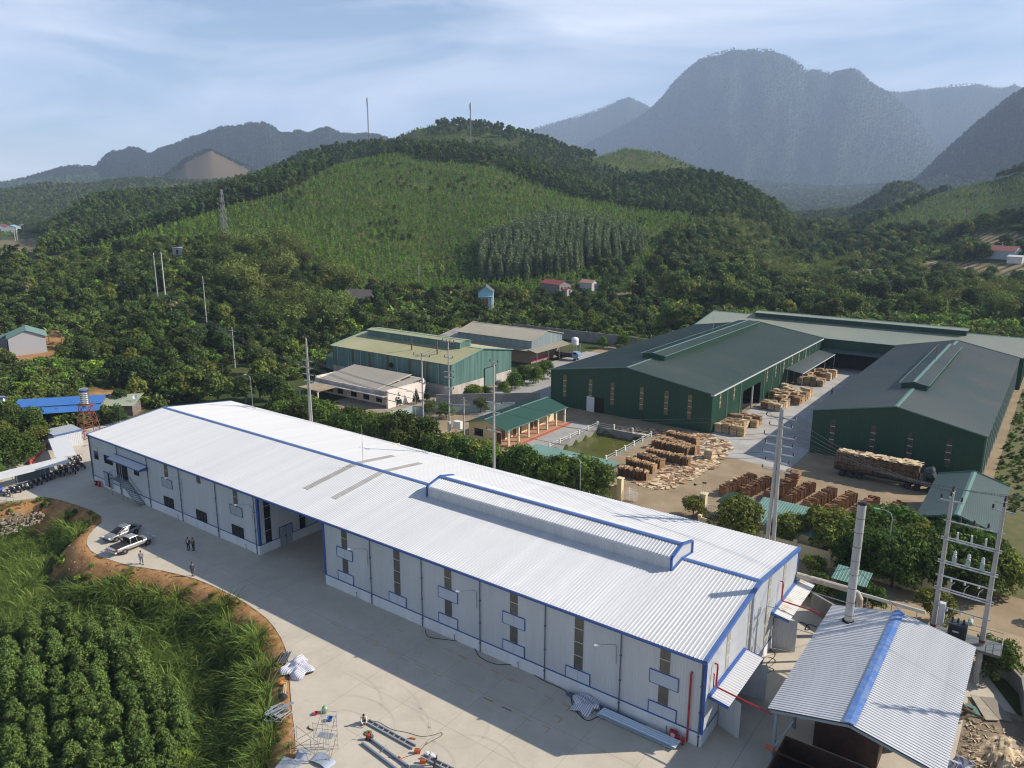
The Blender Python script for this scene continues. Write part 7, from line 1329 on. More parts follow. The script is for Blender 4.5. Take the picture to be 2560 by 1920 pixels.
def lattice(name, label, cat, p, h, w0, w1, n, r, arms=(), head=None, m=steel, tri=False):
    o = thing(name, label, cat, p); q = MB(); c_ = [(1, 1), (1, -1), (-1, -1), (-1, 1)]; ww = lambda t: w0+(w1-w0)*t
    for k in range(4):
        a_, b_ = c_[k], c_[(k+1) % 4]; q.beam((a_[0]*w0, a_[1]*w0, 0), (a_[0]*w1, a_[1]*w1, h), r*1.5)
        for i in range(n): t0, t1 = i/n, (i+1)/n; u0, u1 = ww(t0), ww(t1); q.beam((a_[0]*u0, a_[1]*u0, h*t0), (b_[0]*u1, b_[1]*u1, h*t1), r); q.beam((b_[0]*u0, b_[1]*u0, h*t0), (a_[0]*u1, a_[1]*u1, h*t1), r); q.beam((a_[0]*u1, a_[1]*u1, h*t1), (b_[0]*u1, b_[1]*u1, h*t1), r)
    q.build('lattice', m, o)
    for zz, L_ in arms:
        q = MB()
        for s in (1, -1): q.beam((0, 0, zz+.5), (s*L_, 0, zz), r); q.beam((0, .6, zz), (s*L_, 0, zz), r); q.beam((0, -.6, zz), (s*L_, 0, zz), r)
        q.build('crossarm', m, o)
    if head: head(o)
    return o
q_ = on_ground(489, 548); d = ray(487*2560/2212., 409*2560/2212.); hh = CAM_H+d[2]/math.hypot(d[0], d[1])*math.hypot(q_[0], q_[1])-q_[2]; lattice('lattice_pylon', 'grey lattice pylon with short crossarms on the hillside', 'pylon', (q_[0], q_[1], q_[2]-1), hh+1, 1.7, .3, 9, .09, [(hh*.52, 4.2), (hh*.70, 3.6), (hh*.84, 2.8)]); qn = on_ground(492, 560); pole('utility_pole', 'short pole with a platform at the foot of the lattice pylon', qn[0], qn[1], 8, [(-.4, 2.5, 3), (-1.4, 2.2, 2)], z=qn[2])
def mast_at(xd, ytop, R, label, h_extra, twisted):
    d = ray(xd*2560/2212., ytop*2560/2212.); k = R/math.hypot(d[0], d[1]); x, y = d[0]*k, d[1]*k; z = zt(x, y); h = CAM_H+d[2]*k-z
    def head(o):
        for a in (0, 2.1, 4.2): MB().rbox((.75*math.cos(a), .75*math.sin(a), h-1.6), (.5, .9, 2.8), a).build('antenna', lampm, o); MB().rbox((.75*math.cos(a), .75*math.sin(a), h-5.0), (.35, .6, 2.0), a).build('antenna', lampm, o)
        MB().tube([(0, 0, h), (0, 0, h+2.5)], .08, 6).build('rod', lampm, o)
    return lattice('telecom_mast', label, 'mast', (x, y, z-1), h+1, .42, .34, 24, .09, (), head, mat('red_white_mast', (.11, .09, .09), .7, c2=(.16, .16, .165), scale=.12) if not twisted else mat('pale_mast', (.17, .19, .22), .6))
mast_at(793, 211, 820, 'slim telecom mast on the left shoulder of the hill, against the sky', 0, False); mast_at(1016, 222, 785, 'pale telecom mast before the wooded hilltop', 0, True)
for xd_, yd_, yt, lab in ((33, 520, 491, 'left one of two far pale poles beside the dry field'), (38, 520, 490, 'right one of two far pale poles beside the dry field')):
    q_ = on_ground(xd_, yd_); d = ray(xd_*2560/2212., yt*2560/2212.); hh = CAM_H+d[2]/math.hypot(d[0], d[1])*math.hypot(q_[0], q_[1])-q_[2]; pole('far_pole', lab, q_[0], q_[1], hh, z=q_[2], r0=.4, r1=.3)
pole('utility_pole', 'utility pole with stacked crossarms beyond the wood chip heap', 4.9, 66.2, 17, [(-1, 3, 3), (-2.2, 2.6, 2), (-3.4, 3, 3), (-4.6, 2.6, 3)], z=0, arm_rz=.5)
# street lamps
def lamp(label, x, y, h, green=False, dirx=-1):
    o = thing('street_lamp', label, 'street lamp', (x, y, 0)); MB().tube([(0, 0, 0), (0, 0, h-.8), (dirx*.25, 0, h-.2), (dirx*.9, 0, h), (dirx*1.6, 0, h-.05)], [.08, .06, .05, .045, .04], 8).build('post', galv, o); MB().rbox((dirx*1.75, 0, h-.05), (.6, .24, .12)).build('lamp_head', mat('green_lamp', (.10, .42, .25), .4) if green else lampm, o)
for xd_, ytop, lab, g_ in ((543, 812, 'street lamp by the boundary wall beyond the left part of the white roof', 0), (956, 0, '', 0), (1254, 990, 'street lamp in front of the sea green shelter roof', 0), (1926, 1105, 'street lamp with a green head among the dark thicket right of the chimney', 1)):
    if not lab: continue
    a = along(xd_, ytop+30, 88.5 if not g_ else 90.5); t_ = along(xd_, ytop, 88.5 if not g_ else 90.5); lamp(lab, a[0], a[1], t_[2], g_)
a = gw(955, 800, 5); d = along(897, 870, 92); lamp('street lamp before the white gable of the office', d[0], d[1], along(897, 862, 92)[2]+1.2)
# H-frame transformer station
hf = thing('transformer_station', 'two pole transformer station with switchgear, platform and a dark transformer beside the boiler shed', 'transformer station', (-5.8, 75.5, 0)); HX = 4.0; HH = 17.6
for x, y in ((0, 0), (HX, -.4)): MB().tube([(x, y, 0), (x, y, HH)], [.27, .16], 12).build('shaft', pole_m, hf); MB().lathe((x, y, 4.2), [(.26, 0), (.27, .3)], 12).build('band', rust, hf)
def hbeam(z, w=.10, ext=.4, dbl=False):
    q = MB()
    for dy in ((-.25, .25) if dbl else (-.2,)): q.beam((-ext, dy, z), (HX+ext, dy-.4, z), w, w)
    return q.build('crossbeam', galv, hf)
def insul(par, x, y, z, s=1.0, m=ins): MB().lathe((x, y, z), [(.06*s, 0), (.13*s, .06*s), (.07*s, .14*s), (.13*s, .2*s), (.07*s, .28*s), (.12*s, .34*s), (.04*s, .46*s)], 8).build('insulator', m, par)
for xx in (0, HX):
    q = MB(); q.beam((xx-.1, -1.1, HH-.1), (xx+.1, .9, HH-.1), .12); q.beam((xx-.9, -.2, HH-.7), (xx+.9, -.2, HH-.7), .12); cb = q.build('crossarm', galv, hf)
    for dx, dy, zz in ((0, -1., HH), (0, .8, HH), (0, 0, HH+.15), (-.8, -.2, HH-.6), (.8, -.2, HH-.6)): insul(cb, xx+dx, dy, zz, .95)
for z, dbl, kind in ((15.0, 0, 1), (13.2, 1, 2), (10.9, 1, 3), (9.6, 0, 0), (8.2, 1, 4), (6.6, 0, 0)):
    b_ = hbeam(z, dbl=bool(dbl))
    for k in range(3):
        x = .9+k*1.1
        if kind == 1: insul(b_, x, -.25, z+.1, 1.0)
        elif kind == 2: q = MB(); q.rbox((x, -.3, z+.5), (.14, .2, .9), 0, 0, .25); q.build('fuse', lampm, b_)
        elif kind == 3: q = MB(); q.rbox((x, -.25, z+.45), (.34, .34, .7)); q.build('breaker', mat('pale_green_gear', (.30, .38, .34), .5), b_); insul(b_, x, -.25, z+.8, 1.3, lampm)
        elif kind == 4: q = MB(); q.tube([(x, -.3, z), (x+.1, -.5, z+.8), (x+.35, -.6, z+1.2)], .03, 6); q.build('switch_blade', lampm, b_)
        else: insul(b_, x, -.25, z-.4, .8, lampm)
pf = MB(); pf.box(-.5, HX+1.6, -1.5, .9, 3.85, 3.95); pf.beam((-.6, -1.4, 3.75), (HX+1.5, -1.4, 3.75), .12, .2); pf.beam((-.6, .8, 3.75), (HX+1.5, .8, 3.75), .12, .2); plf = pf.build('platform', mat('platform_grating', (.14, .145, .15), .6), hf); q = MB()
for z in (4.5, 5.0): q.tube([(-.4, .85, z), (HX+1.55, .85, z), (HX+1.55, -1.45, z), (HX+.6, -1.45, z)], .03, 6)
for x, y in ((.5, .85), (1.6, .85), (2.7, .85), (3.8, .85), (HX+1.55, .85), (HX+1.55, -.3), (HX+1.55, -1.45)): q.tube([(x, y, 3.95), (x, y, 5.0)], .03, 6)
q.build('railing', galv, plf); tf = MB().rbox((2.0, -.3, 4.75), (1.5, 1.1, 1.35)).build('transformer', mat('dark_blue_grey_tank', (.04, .055, .065), .5), hf); q = MB()
for k in range(7): q.rbox((1.4+k*.2, -.92, 4.7), (.05, .16, 1.1))
q.build('cooling_fin', mat('dark_blue_grey_tank', (0, 0, 0)), tf); MB().lathe((2.9, -.3, 5.8), [(.02, -.4), (.22, -.38), (.22, .38), (.02, .4)], 12, axis='y').build('oil_drum', mat('pale_green_gear', (0, 0, 0)), tf); MB().rbox((1.9, -1.01, 4.8), (.5, .02, .16)).build('nameplate', lampm, tf)
for k in range(3): insul(tf, 1.5+k*.45, -.3, 5.42, 1.0)
MB().rbox((.55, -.35, 5.9), (.5, .5, 2.2)).build('control_box', louv, hf); q = MB(); q.tube([(.7, -.9, 3.9), (1.2, -1.2, 3.0), (2.2, -1.1, 2.9), (2.9, -.8, 3.8)], .05, 6); q.tube([(.9, -.9, 3.9), (1.4, -1.3, 2.7), (2.3, -1.2, 2.7), (3.0, -.8, 3.8)], .05, 6); q.build('cable', blackp, hf)
# overhead wires
wirem = mat('wire', (.06, .06, .065), .5)
def wire(label, a, b, sag=1.2, r=.022, group='overhead wires'):
    a, b = Vector(a), Vector(b); pts_ = [a+(b-a)*t-Vector((0, 0, sag*4*t*(1-t))) for t in np.linspace(0, 1, 15)]; o = MB().tube([tuple(p) for p in pts_], r, 4, cap=False).build('overhead_wire', wirem); tag(o, label, 'wire', group)
for dz, lab in ((-4.0, 'topmost'), (-5.2, 'second'), (-6.4, 'third')):
    for s in (-1.4, 0, 1.4): wire(f'overhead wire between the left double pole and the single pole, {lab} level', (p1[0]+s, p1[1], h1+dz+.4), (p2[0]+s, p2[1], h2+dz-1.8), 1.4)
for dz, e in ((-6.0, -1.2), (-7.4, -3.6), (-10.2, -5.8)):
    for s in (-1.2, 1.2): wire('overhead wire sagging from the single pole to the double pole before the dirt yard', (p2[0]+s, p2[1], h2+dz+.4), (p3[0]+s, p3[1], h3+e+.4), 1.8)
for s in (-1.3, 0, 1.3): wire('overhead wire from the double pole to the transformer station', (p3[0]+s, p3[1], h3-1.0), (-5.8+s*.6, 75.2, HH+.2), 1.0); wire('overhead wire leaving the transformer station to the upper right', (-1.8+s*.6, 75, HH+.2), (70+s, 66, 14), 2.0); wire('overhead wire from the slim pole to the transformer pole', (p0_[0]+s, p0_[1], h0), (tp[0]+s*.7, tp[1], ht), .5); wire('overhead wire running left from the double pole over the wood', (p1[0]+s, p1[1], h1-5), (-190+s, 110, 17), 1.5); wire('overhead wire crossing the dirt yard from the double pole towards the lorry', (p3[0]+s, p3[1], h3-3.2), (6+s, 99, 12), 2.0)
q1_, q2_ = on_ground(905, 610), on_ground(1395, 560); wire('long thin wire across the foot of the plantation', (q1_[0], q1_[1], q1_[2]+9), (q2_[0], q2_[1], q2_[2]+12), 3, .06, None)
# ------------------------------------------------------------------ lorries
def lorry(label, x0, y, L_, cabcol, load, z=.02, rz=0.0, hgt=3.4):
    o = thing('loaded_lorry' if load else 'tank_lorry', label, 'lorry', (x0, y, z), rz); q = MB(); q.box(0, L_, -1.2, 1.2, 1.15, 1.35); q.box(0, L_+2.2, -.5, .5, .75, 1.15); q.build('chassis', blackp, o)
    if load:
        q = MB(); rg = random.Random(9)
        for x in np.arange(.05, L_-.3, .22):
            for zz in np.arange(1.36, hgt, .34): q.rbox((x+.12, 0, zz+.16), (.205, 2.3*rg.uniform(.95, 1.0), .31*rg.uniform(.9, 1.0)), rg.uniform(-.02, .02))
        q.build('veneer_load', mat('shade_toned_veneer', (.13, .075, .04), .85, c2=(.20, .125, .065), scale=2.2, island=.4), o); q = MB()  # load coloured darker than other veneer to stand for its shaded side
        for _ in range(150): q.rbox((rg.uniform(.3, L_-.3), rg.uniform(-.9, .9), hgt+rg.uniform(.0, .25)), (rg.uniform(.7, 1.4), rg.uniform(.4, .8), .03), rg.uniform(0, 3), 0, rg.uniform(-.15, .15), rg.uniform(-.15, .15))
        q.build('top_sheets', ven_p, o); q = MB()
        for x in np.arange(0, L_+.1, .95):
            for s in (1, -1): q.beam((x, s*1.24, 1.2), (x, s*1.24, hgt-.05), .07)
        for zz in (1.6, 2.2, 2.8, hgt-.1):
            for s in (1, -1): q.beam((0, s*1.26, zz), (L_, s*1.26, zz), .05)
        q.build('stake_rail', blackp, o)
    else:
        q = MB(); q.rbox((L_/2, 0, 1.7), (L_*.96, 2.2, .9)); q.build('cargo', mat('dark_timber_load', (.04, .035, .03), .8, c2=(.1, .08, .06), scale=2.), o)
        q = MB()
        for x in np.arange(0, L_+.1, .9):
            for s in (1, -1): q.beam((x, s*1.15, 1.2), (x, s*1.15, 2.5), .08)
        q.build('stake_rail', blackp, o)
    cz = 3.1 if load else 2.5; sts = [(L_+.35, [(-1.2, 1.0), (-1.22, cz-.4), (-1.1, cz), (1.1, cz), (1.22, cz-.4), (1.2, 1.0)]), (L_+1.7, [(-1.2, 1.0), (-1.22, cz-.45), (-1.1, cz-.05), (1.1, cz-.05), (1.22, cz-.45), (1.2, 1.0)]), (L_+2.3, [(-1.15, .8), (-1.18, 1.8), (-1.05, 2.0), (1.05, 2.0), (1.18, 1.8), (1.15, .8)])]; c_ = loft(sts, cabcol, 'cab', o, 0); MB().add([(L_+1.78, -1.0, cz-.35), (L_+2.22, -1.02, 2.0), (L_+2.22, 1.02, 2.0), (L_+1.78, 1.0, cz-.35)], [(0, 1, 2, 3)]).build('windscreen', cglass, c_)
    for s in (1, -1): MB().box(L_+.8, L_+1.7, s*1.2-.03, s*1.2+.03, 1.9, 2.5).build('side_window', cglass, c_); MB().rbox((L_+2.3, s*.85, 1.1), (.1, .4, .22)).build('headlight', lens, c_)
    if load: q = MB(); q.rbox((L_+1.0, 0, cz+.3), (1.4, 1.9, .6), 0, 0, 0, -.35, .8); q.build('wind_deflector', cabcol, c_)
    for x in ((1.2, 2.5, 3.8, L_-1.6, L_-.3, L_+1.5) if load else (1.0, L_+1.2)):
        for s in (1, -1): wheel(o, x, s*1.05, .5 if load else .42, .32)
    return o
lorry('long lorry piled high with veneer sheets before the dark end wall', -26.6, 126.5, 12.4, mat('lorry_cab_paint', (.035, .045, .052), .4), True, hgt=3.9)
lorry('small dark stake sided truck with a blue-grey cab beside the tan roofed hall', -114.6, 178.0, 5.0, mat('blue_grey_cab', (.16, .24, .34), .4), False, rz=.12)
o = thing('white_storage_tank', 'white upright storage tank on legs at the right end of the tan roofed hall', 'tank', (-113.4, 186.0, 0)); MB().lathe((0, 0, 2.4), [(.2, 0), (1.05, .5), (1.05, 2.2), (.7, 2.6), (.2, 2.75)], 18).build('vessel', mat('tank_white', (.7, .7, .7), .5), o, smooth=True)
for sx, sy in cs: MB().tube([(sx*1.1, sy*1.1, 0), (sx*1.1, sy*1.1, 3.3)], .1, 6).build('leg', galv, o)
# ------------------------------------------------------------------ people
skin = mat('skin', (.36, .20, .13), .6); hair_m = mat('black_hair', (.012, .010, .009), .6)
def skin_mesh(name, verts, edges, radii, m, parent, root=0):
    me = bpy.data.meshes.new(name); me.from_pydata(verts, edges, []); me.materials.append(m); o = bpy.data.objects.new(name, me); COL.objects.link(o); o.parent = parent
    o.modifiers.new('skin', 'SKIN'); sv_ = me.skin_vertices[0].data
    for i, r in enumerate(radii): sv_[i].radius = (r, r) if not isinstance(r, tuple) else r
    sv_[root].use_root = True; sb = o.modifiers.new('sub', 'SUBSURF'); sb.levels = sb.render_levels = 1
    me.update(); return o
def person(label, p, face, shirt, pants, pose='stand', helmet=None, shoes=(.02, .02, .02), z=.035):
    o = thing('person', label, 'person', (p[0], p[1], z), face); S = lambda n, c: mat(n+'_%d_%d_%d' % tuple(int(v*99) for v in c), c, .8)
    if pose == 'crouch': J = dict(pel=(0, 0, .30), wst=(.10, 0, .48), chs=(.24, 0, .66), nck=(.33, 0, .80), hd=(.40, 0, .93), hip=.10, kn=(.42, .14, .50), an=(.16, .13, .09), toe=(.36, .14, .05), sh=.19, el=(.42, .22, .46), wr=(.58, .12, .26), hand=(.66, .10, .20))
    elif pose == 'bend': J = dict(pel=(0, 0, .84), wst=(.12, 0, .98), chs=(.32, 0, 1.06), nck=(.48, 0, 1.12), hd=(.60, 0, 1.16), hip=.10, kn=(.06, .13, .46), an=(-.03, .13, .08), toe=(.16, .14, .04), sh=.19, el=(.46, .2, .78), wr=(.55, .12, .54), hand=(.58, .1, .44))
    else: J = dict(pel=(0, 0, .93), wst=(0, 0, 1.10), chs=(.01, 0, 1.30), nck=(.01, 0, 1.45), hd=(.035, 0, 1.60), hip=.095, kn=(.02, .11, .50), an=(-.02, .11, .08), toe=(.15, .13, .04), sh=.19, el=(-.02, .25, 1.12), wr=(.08, .25, .88), hand=(.11, .25, .78))
    def leg(s):
        kn, an, toe = [(J[k][0], s*J[k][1], J[k][2]) for k in ('kn', 'an', 'toe')]
        if pose == 'walk': d = .20*s; kn = (kn[0]+d*.6+.04, kn[1], kn[2]); an = (an[0]+d*1.35, an[1], an[2]+(.06 if s < 0 else 0)); toe = (toe[0]+d*1.35, toe[1], toe[2]+(.0 if s < 0 else .02))
        return kn, an, toe
    def arm(s):
        el, wr, hn = [(J[k][0], s*J[k][1], J[k][2]) for k in ('el', 'wr', 'hand')]
        if pose == 'walk': el = (el[0]-.08*s, el[1], el[2]); wr = (wr[0]-.2*s, wr[1], wr[2]+.03); hn = (hn[0]-.26*s, hn[1], hn[2]+.03)
        if pose == 'talk': wr = (el[0]+.24, s*.16, el[2]-.02); hn = (el[0]+.33, s*.10, el[2]+.02)
        return el, wr, hn
    V_ = [J['pel'], J['wst'], J['chs'], J['nck'], J['hd'], (J['hd'][0]+.01, 0, J['hd'][2]+.09)]; E_ = [(0, 1), (1, 2), (2, 3), (3, 4), (4, 5)]; Rd = [(.13, .10), (.125, .095), (.15, .11), .055, (.082, .095), (.07, .08)]
    for s in (1, -1):
        el, wr, hn = arm(s); shd = (J['chs'][0]+.01, s*J['sh'], J['chs'][2]+.08); b = len(V_); V_ += [shd, el, wr, hn]; E_ += [(2, b), (b, b+1), (b+1, b+2), (b+2, b+3)]; Rd += [.062, .046, .032, .036]
        dh = Vector(hn)-Vector(wr); dh.normalize(); sd = Vector((0, 1, 0)) if abs(dh.y) < .9 else Vector((1, 0, 0)); up_ = dh.cross(sd)
        for f, (off, ln) in enumerate(((-.03, .075), (-.01, .085), (.01, .08), (.03, .062))): k = len(V_); a1_ = Vector(hn)+up_*off+dh*.03; a2_ = a1_+dh*ln+sd*(-s*.02); V_ += [tuple(a1_), tuple(a2_)]; E_ += [(b+3, k), (k, k+1)]; Rd += [.0095, .008]
        k = len(V_); t1 = Vector(hn)-dh*.03-sd*s*.035; V_ += [tuple(t1), tuple(t1+dh*.05-sd*s*.015)]; E_ += [(b+3, k), (k, k+1)]; Rd += [.011, .009]
        kn, an, toe = leg(s); hp = (J['pel'][0], s*J['hip'], J['pel'][2]-.04); b = len(V_); V_ += [hp, kn, an, toe]; E_ += [(0, b), (b, b+1), (b+1, b+2), (b+2, b+3)]; Rd += [.085, .058, .042, .034]
    body = skin_mesh('body', V_, E_, Rd, skin, o); hx, hz = J['hd'][0], J['hd'][2]
    q = MB(); q.rbox((hx+.10, 0, hz+.02), (.03, .03, .05)); q.build('nose', skin, body); q = MB()
    for s in (1, -1): q.rbox((hx+.088, s*.034, hz+.045), (.02, .026, .012))
    q.build('eye', hair_m, body); q = MB().lathe((hx-.02, 0, hz+.02), [(.098, 0), (.103, .06), (.092, .115), (.055, .15), (.01, .16)], 14); q.build('hair', hair_m, body, smooth=True)
    if helmet: MB().lathe((hx, 0, hz+.06), [(.155, 0), (.13, .02), (.125, .08), (.09, .14), (.01, .165)], 16).build('helmet', mat('white_helmet', helmet, .4), o, smooth=True)
    V2 = [J['pel'], J['wst'], J['chs'], tuple(np.array(J['chs'])*.45+np.array(J['nck'])*.55)]; E2_ = [(0, 1), (1, 2), (2, 3)]; R2 = [(.165, .13), (.155, .125), (.18, .135), (.09, .085)]
    for s in (1, -1): el, wr, hn = arm(s); b = len(V2); V2 += [(J['chs'][0]+.01, s*J['sh'], J['chs'][2]+.08), el, tuple(np.array(el)*.15+np.array(wr)*.85)]; E2_ += [(2, b), (b, b+1), (b+1, b+2)]; R2 += [.082, .064, .05]
    skin_mesh('jacket', V2, E2_, R2, S('cloth', shirt), o, 1); V3 = [J['pel']]; E3 = []; R3 = [(.155, .125)]
    for s in (1, -1): kn, an, toe = leg(s); b = len(V3); V3 += [(J['pel'][0], s*J['hip'], J['pel'][2]-.05), kn, tuple(np.array(an)+np.array((0, 0, .03)))]; E3 += [(0, b), (b, b+1), (b+1, b+2)]; R3 += [.10, .076, .062]
    skin_mesh('trousers', V3, E3, R3, S('cloth', pants), o)
    for s in (1, -1): kn, an, toe = leg(s); MB().rbox(((an[0]+toe[0])/2, an[1], (an[2]+toe[2])/2-.02), (.28, .10, .09), 0, 0, 0, 0, .8).build('shoe', S('shoe', shoes), o)
    return o
navy, black_, bl_, gg = (.02, .025, .045), (.015, .015, .018), (.05, .10, .20), (.06, .075, .06); tocam = math.radians(-55)
a = gc(1640, 622); pA = person('person in a dark open jacket over a pale shirt, standing in the shade', a, tocam-.1, navy, black_); MB().rbox((.115, 0, 1.22), (.05, .15, .42)).build('shirt_front', mat('pale_blue_shirt', (.38, .48, .62), .8), pA)
a = gc(1720, 626); person('person in a grey-green jacket standing in the shade beside the man in the dark jacket', a, tocam-.35, gg, black_, 'talk'); a = gc(875, 848); person('person in a blue-grey jacket walking in the sun near the pickup', a, math.radians(-20), (.13, .17, .22), (.06, .07, .10), 'walk'); a = gc(1712, 1040); person('person in a blue jacket and grey trousers at the edge of the warehouse shadow', a, tocam, bl_, (.10, .11, .13))
a = gt(975, 655); person('worker in a white shirt crouching at the end of the long steel ladder frame', a, math.radians(-35), (.62, .60, .58), (.03, .03, .035), 'crouch'); a = gt(1545, 1000); person('worker in a white helmet and grey shirt bending over the lower ladder frame', a, math.radians(-140), (.42, .43, .44), (.05, .05, .06), 'bend', (.75, .75, .75))
a = g4(1030, 658); person('person in pale blue walking on the paved lane between the green halls', a, 1.9, (.30, .38, .50), (.08, .09, .12), 'walk', z=.04); a = g5(1260, 556); person('person in dark red by the white base wall of the olive roofed hall', a, -.6, (.25, .06, .05), black_, z=.03); a = g5(1281, 558); person('person in blue beside another by the white base wall of the olive roofed hall', a, -.9, (.05, .14, .30), black_, z=.03)
# ------------------------------------------------------------------ things lying about the yard
rg = random.Random(21)
def tarp(label, p, R, seed, z=.035, h=.5, sq=1.0):
    rgl = np.random.default_rng(seed); n = 26; q = MB(); vs = []
    for i in range(n+1):
        for j in range(n+1):
            u, v = i/n*2-1, j/n*2-1; e = max(0, 1-(abs(u)**2.4+abs(v)**2.4)*.62); edge = 1+.18*math.sin(5*u+seed)+.16*math.cos(6*v+1.3*seed); k = float(vnoise(np.array(u*3.1+seed+9), np.array(v*3.1+9), seed)); k2 = float(vnoise(np.array(u*7+9), np.array(v*7+seed+9), seed+1)); vs.append((u*math.sqrt(1-v*v/2)*R*edge, v*math.sqrt(1-u*u/2)*R*sq*edge, max(.01, h*e*(.3+1.1*k)+.12*k2*e)))
    q.add(vs, [(i*(n+1)+j, i*(n+1)+j+1, (i+1)*(n+1)+j+1, (i+1)*(n+1)+j) for i in range(n) for j in range(n)]); o = q.build('striped_tarpaulin', STR, smooth=True); o.location = (p[0], p[1], z); tag(o, label, 'tarpaulin'); return o
STR = bpy.data.materials.new('striped_tarp'); STR.use_nodes = True; nt = STR.node_tree; b = nt.nodes['Principled BSDF']; b.inputs['Roughness'].default_value = .5; tc = nn(nt, 'ShaderNodeTexCoord'); wv = nn(nt, 'ShaderNodeTexWave', i_Scale=1.9, i_Distortion=2.2, i_Detail=1.); nt.links.new(tc.outputs['Object'], wv.inputs['Vector']); nt.links.new(ramp2(nt, wv.outputs['Fac'], [(.50, (.66, .65, .68)), (.66, (.27, .26, .36))]), b.inputs['Base Color'])
tarp('blue and white striped tarpaulin heaped on the sunny concrete edge', gt(450, 235), 1.5, 3, h=.75); tarp('striped tarpaulin crumpled at the head of the sheet stack in the shade', gr(370, 520), 1.25, 5, h=.6); o = tarp('striped tarpaulin hanging at the lower right corner of the boiler shed roof', gs(1635, 1335, 3.2), 1.0, 7, z=2.2, h=2.2); o.rotation_euler = (1.1, .2, .6)
def rods(name, label, cat, a, b, n, m, w=.06, spread=.5, z=.05):
    o = thing(name, label, cat, (a[0], a[1], z)); v = Vector((b[0]-a[0], b[1]-a[1], 0)); nrm = Vector((-v.y, v.x, 0)).normalized()
    for k in range(n): d = nrm*(k/(max(1, n-1))-.5)*spread; j_ = Vector((rg.uniform(-.15, .15), rg.uniform(-.15, .15), 0)); MB().beam(d+j_*.3, v+d+j_, w, w).build('bar', m, o).location = (0, 0, w*.5+(k % 2)*w*.9)
    return o
silv = mat('bright_galvanised', (.52, .53, .54), .38, .55)
rods('pipe_bundle', 'short dark pipes lying beside the sunny striped tarpaulin', 'pipes', gt(325, 195), gt(375, 100), 5, pipeg, .07, .8); rods('timber_bundle', 'three pale timber battens on the soil at the concrete edge', 'timber', gt(345, 440), gt(362, 345), 3, ven_p, .09, .35)
o = thing('scaffold_frame_pile', 'pile of grey scaffold frames lying on the orange soil at the yard edge', 'scaffold frames', gt(300, 590, 0)); o.location.z = max(zt(o.location.x, o.location.y), -.4)+.15
for k in range(6):
    q = MB(); z = .06+k*.09; dx = rg.uniform(-.2, .2); dy = rg.uniform(-.3, .3)
    for a_, b_ in (((-.75, -.55), (.75, -.55)), ((-.75, .55), (.75, .55)), ((-.75, -.55), (-.75, .55)), ((.1, -.55), (.1, .55)), ((.75, -.55), (.75, .55))): q.tube([(a_[0]+dx, a_[1]+dy, z), (b_[0]+dx, b_[1]+dy, z)], .035, 6)
    f_ = q.build('frame', silv, o); f_.rotation_euler = (0, 0, rg.uniform(-.5, .5))
MB().beam((-.2, -1.1, .65), (.5, 1.3, .75), .25, .06).build('plank', gsteel, o)
for lab, (px_, py_), s, m_ in (('orange sack on the soil at the yard edge below the striped tarpaulin', (322, 345), .35, mat('orange_sack', (.55, .17, .03), .7)), ('black bag at the head of the pile of scaffold frames', (340, 460), .45, blackp)):
    p = gt(px_, py_); q = MB().lathe((0, 0, 0), [(s*.6, 0), (s, s*.25), (s*.85, s*.7), (s*.3, s), (s*.12, s*1.25), (s*.22, s*1.4)], 12); o = q.build('sack', m_, smooth=True); o.location = (p[0], p[1], max(zt(p[0], p[1]), -.3)+.03); o.scale = (1.1, .8, .8); tag(o, lab, 'sack')
# scaffold tower
o = thing('scaffold_tower', 'slender standing scaffold tower of two tiers near the bottom edge', 'scaffold', (-42.55, 33.3, .035), .45); fw, fd, th = 1.25, 1.6, 1.75
for tier in range(2):
    for y in (-fd/2, fd/2):
        q = MB(); z0 = tier*th
        for x in (-fw/2, fw/2): q.tube([(x, y, z0), (x, y, z0+th)], .028, 6)
        q.tube([(-fw/2, y, z0+th-.08), (fw/2, y, z0+th-.08)], .024, 6); q.tube([(-fw/2, y, z0+th-.5), (fw/2, y, z0+th-.5)], .02, 6)
        for x in (-fw/2+.28, fw/2-.28): q.tube([(x, y, z0+.1), (x, y, z0+th-.5)], .02, 6)
        for zz in (.4, .75, 1.1):
            for s in (1, -1): q.tube([(s*fw/2, y, z0+zz), (s*(fw/2-.28), y, z0+zz)], .016, 5)
        q.build('frame', silv, o)
    q = MB()
    for x in (-fw/2, fw/2): q.tube([(x, -fd/2, tier*th+.3), (x, fd/2, tier*th+1.5)], .016, 5); q.tube([(x, fd/2, tier*th+.3), (x, -fd/2, tier*th+1.5)], .016, 5)
    q.build('cross_brace', rust, o)
MB().box(-fw/2, fw/2, -.3, .3, th+.02, th+.06).build('deck', galv, o)
o = thing('scaffold_bay', 'second scaffold bay with rusty cross braces left of the scaffold tower', 'scaffold', (-44.6, 32.7, .035), .45)
for x in (-.9, .9):
    q = MB()
    for y in (-.6, .6): q.tube([(x, y, 0), (x, y, 1.7)], .028, 6)
    q.tube([(x, -.6, 1.62), (x, .6, 1.62)], .024, 6); q.tube([(x, -.6, 1.1), (x, .6, 1.1)], .02, 6); q.build('frame', silv, o)
q = MB()
for y in (-.6, .6): q.tube([(-.9, y, .2), (.9, y, 1.5)], .018, 5); q.tube([(.9, y, .2), (-.9, y, 1.5)], .018, 5)
q.build('cross_brace', rust, o)
